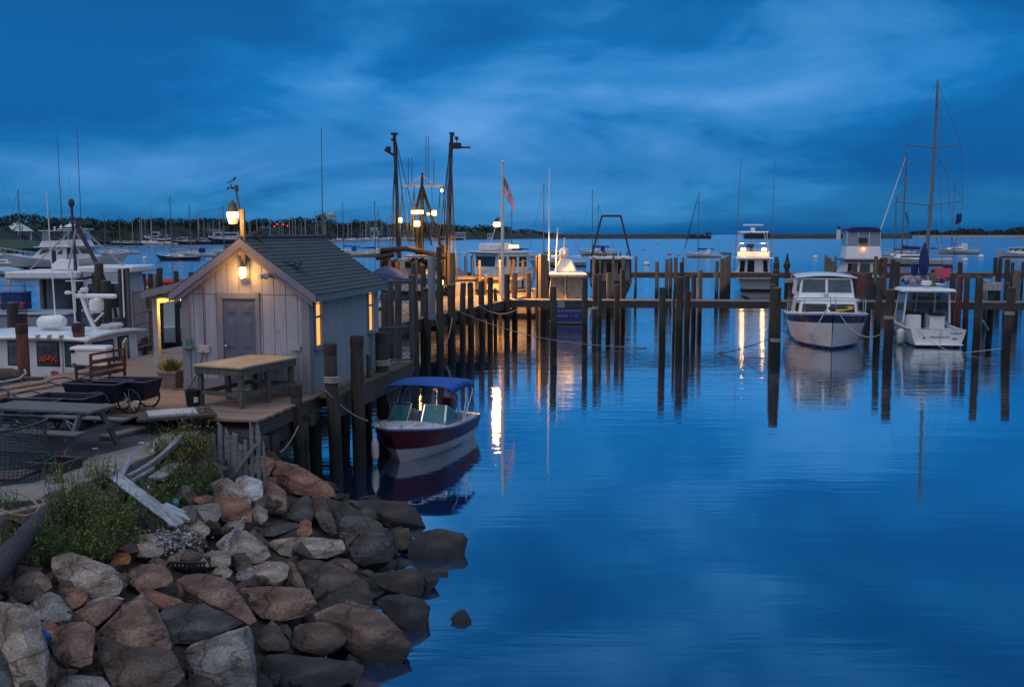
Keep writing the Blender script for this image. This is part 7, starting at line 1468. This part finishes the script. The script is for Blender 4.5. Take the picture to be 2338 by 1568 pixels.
p=P(10,872,ZD); t=thing('hose_roll','brown roll with a grey hose lying on the dock edge','hose',p,R(5)); MB().tube([(-.7,0,.16),(.18,0,.16),(.36,0,.13),(.40,0,.10)],[.17,.17,.13,.08],12).build('roll',mat('brown_canvas',(.085,.06,.05),.3,6,.9),t,smooth=True); MB().tube([(-.8,-.25,.03),(.1,-.25,.04),(.42,-.18,.10),(.52,-.05,.22),(.46,.02,.28)],.03,8).build('hose',mat('grey_hose',(.25,.27,.28)),t,smooth=True)
for i,(u0,v0,u1,v1,l) in enumerate(((-40,910,142,876,'long pale plank lying loose on the dock boards'),(-40,897,110,872,'darker loose plank alongside the pale one on the dock'))):
    a,b=P(u0,v0,ZD+.03),P(u1,v1,ZD+.03); tag(MB().beam(a,b,.13,.05).build('plank',mat('pale_plank',(.26,.19,.15),.3,4,.8,st=(1,1,6)) if i==0 else DECKM),l,'plank')
p=P(52,866,ZD); tag(MB().box((0,0,.03),(.95,.25,.05)).build('mooring_board',BEAM,loc=p,rz=R(-8)),'weathered board lying at the foot of the reddish piling','plank')
# garden carts
TUB=mat('cart_tub_plastic',(.005,.006,.015),.3,6,.5); WHL=mat('cart_wheel',(.02,.02,.025),.2,6,.6)
def cart(x,y,rz,label,z=1.60,first=[None]):
    if first[0]: return dup(first[0],(x,y,z),rz,label,'garden carts parked side by side')
    t=thing('garden_cart',label,'cart',(x,y,z),rz,'garden carts parked side by side'); first[0]=t
    def loop(sx,sy,zz): return [(-.58*sx,-.30*sy,zz),(.55*sx,-.34*sy,zz),(.55*sx,.34*sy,zz),(-.58*sx,.30*sy,zz)]
    mb=MB(); o_=loop(1,1,.60); i_=loop(.95,.92,.60); ob=loop(.86,.82,.24); ib=loop(.82,.76,.27)
    v=o_+i_+ob+ib; f=[]
    for k in range(4): k2=(k+1)%4; f+=[(k,k2,4+k2,4+k),(k,8+k,8+k2,k2),(4+k,4+k2,12+k2,12+k)]
    f+=[(8,9,10,11),(15,14,13,12)]; mb.add(v,f); mb.build('tub',TUB,t)
    MB().tube(loop(1.0,1.0,.605),.016,6,closed=True).build('rim',mat('cart_rim',(.05,.055,.10),.2,6,.4),t)
    MB().tube([(-.50,-.28,.52),(-.9,-.28,.63),(-.95,0,.64),(-.9,.28,.63),(-.50,.28,.52)],.014,6).build('handle',DARK,t)
    for sg in (1,-1):
        wt=MB().tube([(.22+.235*math.cos(a*.3142),sg*.37,.235+.235*math.sin(a*.3142)) for a in range(20)],.022,6,closed=True).build('wheel',WHL,t,smooth=True)
        mb=MB(); [mb.tube([(.22,sg*.37,.235),(.22+.22*math.cos(a*.5236),sg*.37,.235+.22*math.sin(a*.5236))],.004,4) for a in range(12)]; mb.cyl((.22,sg*.33,.235),(.22,sg*.40,.235),.03); mb.build('spokes',CHROME,wt)
    MB().cyl((.22,-.36,.235),(.22,.36,.235),.014,n=6).build('axle',DARK,t); MB().tube([(-.42,-.2,.26),(-.42,-.2,.02),(-.42,.2,.02),(-.42,.2,.26)],.012,5).build('stand',DARK,t)
    return t
cart(-7.58,19.45,R(-9),'black garden cart nearest the work table, spoked wheel fully visible',ZD); cart(-8.02,19.12,R(-11),'second black garden cart from the work table, tub rim overlapping the first',ZD); cart(-8.32,18.35,R(-10),'third black garden cart, its dark end panel above the picnic table corner'); cart(-8.80,17.75,R(-7),'fourth black garden cart, mostly behind the picnic table')
# picnic table
PW=mat('picnic_grey_wood',(.10,.115,.115),.25,4,.8,.3,st=(1,8,8))
t=thing('picnic_table','weathered grey-green wooden picnic table with attached benches on the asphalt','picnic table',(-7.78,16.62,1.56),R(-12))
for y in (-.30,-.15,0,.15,.30): MB().b2((-1.0,y-.068,.72),(.98,y+.068,.757)).build('table_board',PW,t)
for y0,y1 in ((-.78,-.50),(.50,.78)): MB().b2((-1.0,y0,.42),(.98,y1,.455)).build('bench',PW,t,bev=.004)
for x in (-.72,.72):
    for sg in (1,-1): MB().beam((x,sg*.72,0),(x,sg*.24,.72),.045,.10).build('leg',PW,t)
    MB().b2((x+.03,-.74,.32),(x+.07,.74,.415)).build('bench_support',PW,t); MB().b2((x+.03,-.36,.65),(x+.07,.36,.715)).build('top_support',PW,t)
t=thing('pipe_rail','thin dark pipe handrail standing at the picnic table','rail',P(20,985,1.56)); MB().tube([(-.6,0,.75),(-.05,.0,.80),(.03,0,.76),(.05,0,0)],.025,7).build('rail',mat('pipe_blue_grey',(.06,.07,.1)),t,smooth=True)
# flat dolly with boards
p=P(392,978,1.58); t=thing('dolly','low flat wooden dolly loaded with white boards beside the weeds','dolly',p,R(24))
MB().b2((-.62,-.36,.22),(.78,.36,.28)).build('platform',BEAM,t,bev=.006); mb=MB(); mb.M=Matrix.Rotation(R(-4),4,'Z')
for k in range(4): MB().b2((-.42,-.30+k*.15,.284),(.45,-.165+k*.15,.325)).build('white_board',mat('white_board',(.34,.36,.40),.12,3,.6),t)
for x in (-.35,.5): MB().tube([(x+.1*math.cos(a*.52),-.30,.105+.1*math.sin(a*.52)) for a in range(12)],.03,6,closed=True).build('wheel',BLACK,t); MB().tube([(x+.1*math.cos(a*.52),.30,.105+.1*math.sin(a*.52)) for a in range(12)],.03,6,closed=True).build('wheel',BLACK,t)
mb=MB()
for k in range(30): a=rn.uniform(.5,.76); mb.ball((a,rn.uniform(-.25,.3),.30),rn.uniform(.012,.03),5)
mb.build('grit',mat('grit',(.12,.09,.07),.4),t); mb=MB(); mb.tube([(-.6,-.2,.30),(-.8,-.3,.30),(-.95,-.2,.28)],.03,6); mb.build('pull_bar',DARK,t)
a,b=P(238,1003,1.57),P(319,983,1.57); tag(MB().beam(a+Vector((0,0,.03)),b+Vector((0,0,.03)),.24,.06).build('plank',mat('grey_plank',(.13,.12,.11),.3,4,.8)),'short grey plank lying on the asphalt behind the picnic table leg','plank')
for u,v,l in ((217,1025,'white scrap of paper on the asphalt'),(322,1012,'tiny pale scrap near the dolly wheel')): p=P(u,v,1.562); tag(MB().box((0,0,.012),(.09,.05,.02)).build('paper_scrap',WHITEP,loc=p,rz=R(30)),l,'scrap')
# wire trap heap at the left
TEAL=mat('teal_coated_wire',(.007,.036,.040),.3,9,.5)
p=Vector((-8.12,14.85,1.42)); t=thing('wire_trap','tall rounded heap of teal wire mesh trap at the corner of the pavement','trap',p,R(-4))
mb=MB(); 
def tp(a,z): k=1.0+.07*math.sin(z*5+a*2)-.12*max(0,z-.8); e=.55; c_,s_=math.cos(a),math.sin(a); return (1.02*k*math.copysign(abs(c_)**e,c_),.62*k*math.copysign(abs(s_)**e,s_),z)
for k in range(19): z=.03+k*.05; mb.tube([tp(2*math.pi*i/44,z+.02*math.sin(i*.6)) for i in range(44)],.006,4,closed=True)
for i in range(66): a=2*math.pi*i/66; mb.tube([tp(a,.02+.093*k) for k in range(11)],.006,3,cap=False)
mb.build('mesh',TEAL,t)
mb=MB(); [mb.tube([tp(2*math.pi*i/30,z) for i in range(30)],.02,5,closed=True) for z in (.02,.38,.94)]; mb.build('hoop',mat('teal_frame',(.015,.05,.055)),t)
mb=MB(); mb.box((.2,0,.16),(1.2,.7,.03)); mb.ball((-.35,.2,.75),.14,sq=(1.3,1,.8)); mb.ball((.1,.1,.62),.1); mb.build('bait_bag',mat('drab_bag',(.10,.075,.06),.4),t)
for k,(u,v) in enumerate(((43,1112),(15,1085),(33,1078))): 
    q=G(u,v); MB().box((.25+.3*k-.4,-.5,.12+.2*k),(.07,.04,.05)).build('tag',ORNG,t)
# slabs and crate by the trap
SL=mat('concrete_slab',(.13,.125,.125),.25,5,.9,.4)
for u,v,s_,rz_,rx,l in ((95,1100,(.95,.45,.07),-18,8,'tilted grey concrete slab under the wire trap'),(30,1128,(1.1,.5,.09),4,3,'broad flat concrete slab at the left below the wire trap'),(85,1139,(.75,.28,.08),2,-3,'narrow pale slab lying lowest below the wire trap')):
    p=P(u,v,1.35); tag(MB().box((0,0,0),s_,0,R(rz_),R(rx)).build('slab',SL,loc=p,bev=.015),l,'slab')
p=P(125,1085,1.45); t=thing('crate','dark open fish crate half hidden by the wire trap','crate',p,R(-14)); mb=MB(); mb.b2((-.32,-.25,0),(.32,.25,.02)); mb.b2((-.32,-.25,.02),(-.29,.25,.24)); mb.b2((.29,-.25,.02),(.32,.25,.24)); mb.b2((-.29,-.25,.02),(.29,-.22,.24)); mb.b2((-.29,.22,.02),(.29,.25,.24)); mb.build('box',mat('crate_dark',(.025,.022,.03)),t); MB().tube([(-.31,-.24,.245),(.31,-.24,.245),(.31,.24,.245),(-.31,.24,.245)],.018,5,closed=True).build('rim',mat('crate_rim',(.08,.08,.1)),t)
# timber debris on the bank
BLW=mat('bleached_plank',(.24,.265,.30),.4,4,.8,.4,st=(1,5,5)); GRW2=mat('silver_driftwood',(.17,.175,.18),.3,4,.85,.5,st=(1,5,5)); DRF=mat('dark_driftwood',(.035,.036,.040),.4,4,.85,.6,st=(1,6,6))
def board(u0,v0,u1,v1,wd,th,label,m,dz0=.12,dz1=.10,name='board',roll=0.,bend=0.):
    a,b=G(u0,v0)+Vector((0,0,dz0)),G(u1,v1)+Vector((0,0,dz1)); d=b-a; L_=d.length; an=math.atan2(d.y,d.x); pit=math.atan2(d.z,math.hypot(d.x,d.y))
    mb=MB(); rows=[]; n=14; rr=random.Random(int(u0))
    for i in range(n+1):
        f=i/n; x=L_*f; w_=wd/2*(1+rr.uniform(-.06,.06))*(1 if 0<i<n else rr.uniform(.75,.95)); zc=bend*math.sin(math.pi*f); rows.append([(x,-w_,zc-th/2),(x+rr.uniform(-.02,.02),w_,zc-th/2),(x+rr.uniform(-.02,.02),w_,zc+th/2),(x,-w_,zc+th/2)])
    mb.grid(rows,0,True); mb.add(rows[0],[(0,1,2,3)]); mb.add(rows[-1],[(0,1,2,3)]); o=mb.build(name,m); o.location=a; o.rotation_mode='XYZ'; o.rotation_euler=(R(roll),-pit,an); return tag(o,label,'plank')
board(247,1106,413,1222,.17,.045,'long bleached white plank lying slantwise across the weeds',BLW,.22,.14,'plank',roll=25)
board(275,1106,326,1066,.16,.035,'curved pale board end sticking up above the long white plank',BLW,.1,.35,roll=-40,bend=.05)
board(292,1110,420,1046,.08,.07,'grey twisted driftwood beam leaning on a pipe',GRW2,.14,.42,'driftwood',bend=-.08)
board(300,1112,350,1085,.08,.05,'thin pale lath under the driftwood beam',BLW,.1,.12,'lath')
board(355,1110,405,1082,.26,.05,'blue-grey weathered board with a torn edge under the beam',GRW2,.12,.16)
board(372,1172,440,1205,.20,.05,'splintered pale board end against the flat layered rock',BLW,.12,.12)
a,b=G(421,1046)+Vector((0,0,.42)),G(496,1088)+Vector((0,0,.15)); tag(MB().tube([a-Vector((.15,0,.0)),a,a.lerp(b,.5)-Vector((0,0,.03)),b],.022,8).build('pipe',BLACK,smooth=True),'black pipe slanting from the driftwood beam down to the boulders','pipe')
a,b=G(-25,1365)+Vector((0,0,.18)),G(108,1205)+Vector((0,0,.22)); tag(MB().tube([a,a.lerp(b,.3)+Vector((0,0,.03)),a.lerp(b,.7),b],[.15,.145,.13,.10],14).build('driftwood_log',DRF,smooth=True),'thick dark driftwood log lying at the left edge of the bank','log')
a,b=G(-30,1190)+Vector((0,0,.1)),G(95,1170)+Vector((0,0,.1)); tag(MB().tube([a,a.lerp(b,.5),b],[.12,.12,.09],12).build('driftwood_log',DRF,smooth=True),'second dark driftwood log behind the rope loop','log')
c=[G(*q)+Vector((0,0,.28)) for q in ((-10,1205),(30,1222),(62,1226),(85,1218),(92,1205),(80,1190),(55,1175),(30,1166))]; tag(MB().tube(c,.016,7).build('rope',mat('copper_rope',(.30,.15,.09),.2,20)),'stiff copper-coloured rope looping above the driftwood logs','rope')
# broken bulkhead
rn=random.Random(9); t=thing('broken_bulkhead','row of splintered upright bulkhead timbers at the dock corner','bulkhead',G(540,1078))
for k in range(9):
    x=-.42+k*.11; h_=rn.uniform(.45,.95); mb=MB(); w_=rn.uniform(.06,.10); mb.prism([(x,0,-.3),(x+w_,0,-.3),(x+w_+rn.uniform(-.03,.05),0,h_*rn.uniform(.7,1)),(x+w_*.4+rn.uniform(-.02,.03),0,h_),(x,0,h_*rn.uniform(.7,.9))],(0,.05,0)); mb.build('timber',GRW2,t)
MB().beam((-.1,-.04,-.1),(.35,-.04,.5),.04,.06).build('brace',GRW2,t)
q=P(515,1003,1.2); tag(MB().box((0,0,-.1),(1.15,.5,.75),0,R(-8)).build('concrete_block',CON,loc=q,bev=.04),'chunk of old concrete footing under the dock corner','concrete')
# chain over the pale boulder
a,b=[P(*C('r6',*q),.0) for q in ((2165,230),(2020,465))]
cs=[G(*C('r6',2165,230)),G(*C('r6',2110,300)),G(*C('r6',2060,370)),G(*C('r6',2022,440)),G(*C('r6',2020,540))]; mb=MB(); k=0
for i in range(4):
    for j in range(5):
        c_=cs[i].lerp(cs[i+1],j/5); d=(cs[i+1]-cs[i]).normalized(); up=Vector((0,-.5,.85)); up=up if k%2 else d.cross(up).normalized(); mb.tube([c_+Vector((0,-.22,.30))+d*.045*math.cos(a_*.785)+up*.025*math.sin(a_*.785) for a_ in range(8)],.008,5,closed=True); k+=1
tag(mb.build('chain',mat('galvanised_chain',(.30,.34,.40),.2,9,.45,0,.4)),'short galvanised chain draped over the broad pale boulder','chain')
p=G(*C('r6',1650,560)); mb=MB(); mb.box((0,0,.1),(.50,.05,.03)); [mb.box((-.23+.0511*i,0,.07),(.012,.05,.06)) for i in range(10)]; mb.box((0,0,.04),(.5,.05,.02)); tag(mb.build('crate_fragment',BLACK,loc=p+Vector((0,-.1,.05))),'black slotted plastic crate fragment behind the long brown boulder','fragment')
for u,v,r_,m_,l in ((101,1476,.07,BLUEC,'blue plastic jug wedged behind the barrel-shaped boulder'),(402,1162,.05,mat('turquoise_plastic',(.02,.25,.28)),'turquoise plastic scrap beside the layered grey rock')):
    p=G(u,v)+Vector((0,0,.1)); mb=MB(); mb.lathe((0,0,-r_),[(r_*.8,0),(r_,r_*.4),(r_,r_*1.4),(r_*.4,r_*1.9),(r_*.3,r_*2.3)],12); tag(mb.build('plastic_jug',m_,loc=p,smooth=True),l,'litter')
for k,(u,v,s_,l) in enumerate(((348,1052,.05,'white plastic bottle among the weeds behind the driftwood beam'),(358,1040,.035,'small white cup lying on the kerb edge by the weeds'),(340,1131,.03,'white ball of litter in the weeds below the boards'))):
    p=G(u,v)+Vector((0,0,.08)); mb=MB(); mb.lathe((0,0,0),[(s_*.7,0),(s_,s_*.5),(s_,s_*1.6),(s_*.4,s_*2.2),(s_*.35,s_*2.6)],10); tag(mb.build('plastic_bottle',WHITEP,loc=p,smooth=True),l,'litter')
# birds
def bird(loc,rz,label,s_=1.,wings=0.):
    t=thing('crow',label,'bird',loc,rz); BK=mat('crow_black',(.012,.012,.016),.2,8,.6)
    mb=MB(); rows=[]
    for f,r_,z in ((-.21,.008,.02),(-.15,.022,.03),(-.08,.045,.06),(0,.060,.09),(.07,.056,.115),(.115,.040,.14),(.14,.036,.16),(.17,.032,.165),(.19,.018,.16),(.235,.004,.15)): rows.append([(f*s_,r_*s_*math.cos(a*.785),(z+r_*math.sin(a*.785))*s_) for a in range(8)])
    mb.grid(rows,0,True); mb.add(rows[0],[tuple(range(8))])
    for sg in (1,-1):
        if wings: mb.add([(.06*s_,sg*.04*s_,.10*s_),(-.08*s_,sg*.04*s_,.08*s_),(-.10*s_,sg*.22*s_,.20*s_),(.02*s_,sg*.26*s_,.25*s_)],[(0,1,2,3)])
        else: mb.add([(.07*s_,sg*.062*s_,.12*s_),(-.05*s_,sg*.066*s_,.05*s_),(-.2*s_,sg*.03*s_,.03*s_),(-.05*s_,sg*.06*s_,.12*s_)],[(0,1,2,3)])
        mb.cyl((0,sg*.02*s_,.05*s_),(.01,sg*.02*s_,-.02*s_),.005*s_,n=5)
    mb.build('body',BK,t,smooth=True); return t
zr_=lambda x:ZD+RZ+.08-abs(x)*math.tan(sl)
def onroof(y,x): p=W(20.2+y,-9.65+x,zr_(x)); return p
bird(onroof(.55,1.02)+Vector((0,0,.02)),R(100),'black crow with raised wings on the lower shed roof slope',1.15,1)
q=P(1704,686,ZD); bird(Vector((q.x,q.y+.3,ZD+.02)),R(200),'dark bird perched on the narrow walkway below the sportfishing boat',1.3)
mb=MB(); mb.lathe((0,0,0),[(.09,0),(.10,.08),(.05,.13),(.02,.14)],9); mb.box((.16,0,.03),(.2,.12,.06)); o=mb.build('roof_vent',BLACK,SH); o.location=(.02,.55,RZ+.06)
# ---------------- weeds and shrubs
def leafmat(n,a,b): m=mat(n,a,.3,9,.7,c2=b,spec=.2); return m
LG=[leafmat('leaf_green',(.075,.155,.025),(.19,.30,.05)),leafmat('leaf_yellow_green',(.15,.20,.025),(.32,.31,.06)),leafmat('leaf_dark',(.04,.13,.03),(.10,.21,.05)),leafmat('leaf_grey_green',(.06,.08,.045),(.13,.14,.08))]; STM=mat('dry_stem',(.10,.065,.05),.3,9,.8)
def weed(u,v,wpx,hpx,label,kind=0,seed=1,n=90,name='weed_bush'):
    rn=random.Random(seed); p=G(u,v); k=p.y*1.02/F; rw=wpx*k/2; h=hpx*k*1.12; n=int(n*1.3); t=thing(name,label,'plant',p,0,'weeds growing over the bank'); lf=MB(); sm=MB()
    for _ in range(n):
        a=rn.uniform(0,6.283); r_=rw*rn.random()**.6; hh=h*rn.choice((rn.uniform(.25,.7),rn.uniform(.4,.9),rn.uniform(.7,1.3)))*(1-.35*(r_/rw)**2); b=Vector((r_*.7*math.cos(a),r_*.55*math.sin(a),-.06)); e=Vector((r_*1.1*math.cos(a)+rn.uniform(-.05,.05),r_*.85*math.sin(a),hh)); 
        mid=b.lerp(e,.5)+Vector((rn.uniform(-.04,.04),rn.uniform(-.04,.04),.02)); sm.tube([b,mid,e],[.005,.0035,.002],3,cap=False)
        m_=int((8+hh*20)*rn.uniform(.3,1.1))
        for i in range(m_):
            f=rn.uniform(.25,1.02); q=(b.lerp(mid,f*2) if f<.5 else mid.lerp(e,f*2-1)); d=Vector((rn.gauss(0,1),rn.gauss(0,1),rn.gauss(.5,.7))).normalized(); l_=rn.uniform(.022,.066)*(1.2-.5*f); s_=d.orthogonal().normalized()*l_*rn.uniform(.12,.3); s_=Matrix.Rotation(rn.uniform(0,6.28),3,d)@s_
            lf.add([q,q+d*l_*.5+s_,q+d*l_,q+d*l_*.5-s_],[(0,1,2,3)])
    lf.build('foliage',LG[kind],t); sm.build('stem',STM,t); return t
WD=[(245,1225,140,105,'broad weed clump spreading left of the long white plank',0,150),(165,1195,120,120,'tall feathery weed clump in the middle of the overgrown bank',0,130),(122,1272,90,95,'bright green ferny weed beside the driftwood log',2,110),(215,1270,120,85,'low green weed clump right above the broad pale boulder',0,110),(318,1215,70,55,'weed clump poking over the upper half of the white plank',3,80),(235,1110,80,62,'short weed tuft at the kerb below the asphalt corner',0,60),(425,1045,125,85,'yellow-green bush beside the flat dolly',1,150),(360,1050,60,55,'small sprig of weeds at the kerb left of the yellow-green bush',0,50),(512,992,105,78,'grey-green shrub hanging over the dock corner',3,130),(435,1125,110,62,'dark green weeds under the driftwood beam',2,110),(478,1108,60,66,'dark green weeds around the black pipe foot',2,70),(20,1185,75,55,'green weeds below the concrete slabs at the edge of the view',2,70),(15,1275,60,75,'ferny weeds between the rope loop and the driftwood log',2,70),(352,1148,75,52,'low bright weeds against the white plank middle',0,70),(395,1100,90,60,'leafy weeds between the boards and the dock corner',0,90),(130,1120,60,55,'thin yellowish sprigs beside the dark crate',1,30),(300,1245,80,40,'low weeds trailing onto the squarish pale rock',0,60)]
for i,(u,v,w_,h_,l,k,n) in enumerate(WD): weed(u,v,w_,h_,l,k,20+i,n)
for i,(us,l) in enumerate(((((180,1250),(225,1190),(268,1110)),'long bare dry stalk arching up through the middle of the weeds'),(((190,1270),(240,1255),(300,1215)),'bare stalk lying low over the weeds near the pale boulder'),(((205,1262),(222,1230),(262,1170)),'short dry stalk leaning in the weed clump'),(((265,1120),(268,1085),(262,1035)),'dry reddish seed stalk standing against the concrete apron'),(((200,1105),(205,1080),(206,1050)),'thin dry stalk standing before the concrete apron'),(((105,1125),(102,1060),(96,1025)),'dry orange vine climbing the wire trap corner'))):
    pts=[]; 
    for j,(u,v) in enumerate(us): g=G(*us[0]); pts.append(D(u,v,g.y-.05-.05*j))
    tag(MB().tube(pts,[.009,.007,.003],5).build('dry_stalk',STM),l,'stalk','dry stalks in the weeds')
gm=MB(); rn=random.Random(77)
for _ in range(2600):
    u=rn.uniform(0,470); v=rn.uniform(1075,1290); 
    if v<1180-.28*u*.4 and u>330: continue
    if u>120 and v>1275-.15*(u-120): continue
    p=G(u,v); h_=rn.uniform(.04,.16); d=Vector((rn.gauss(0,.35),rn.gauss(0,.35),1))*h_; s_=Vector((rn.uniform(-1,1),rn.uniform(-1,1),0)).normalized()*.007; gm.add([p-s_,p+s_,p+d*.6+s_*.6,p+d],[(0,1,2,3)])
tag(gm.build('grass',LG[0]),'sparse short grass and seedlings over the upper bank','grass',kind='stuff')
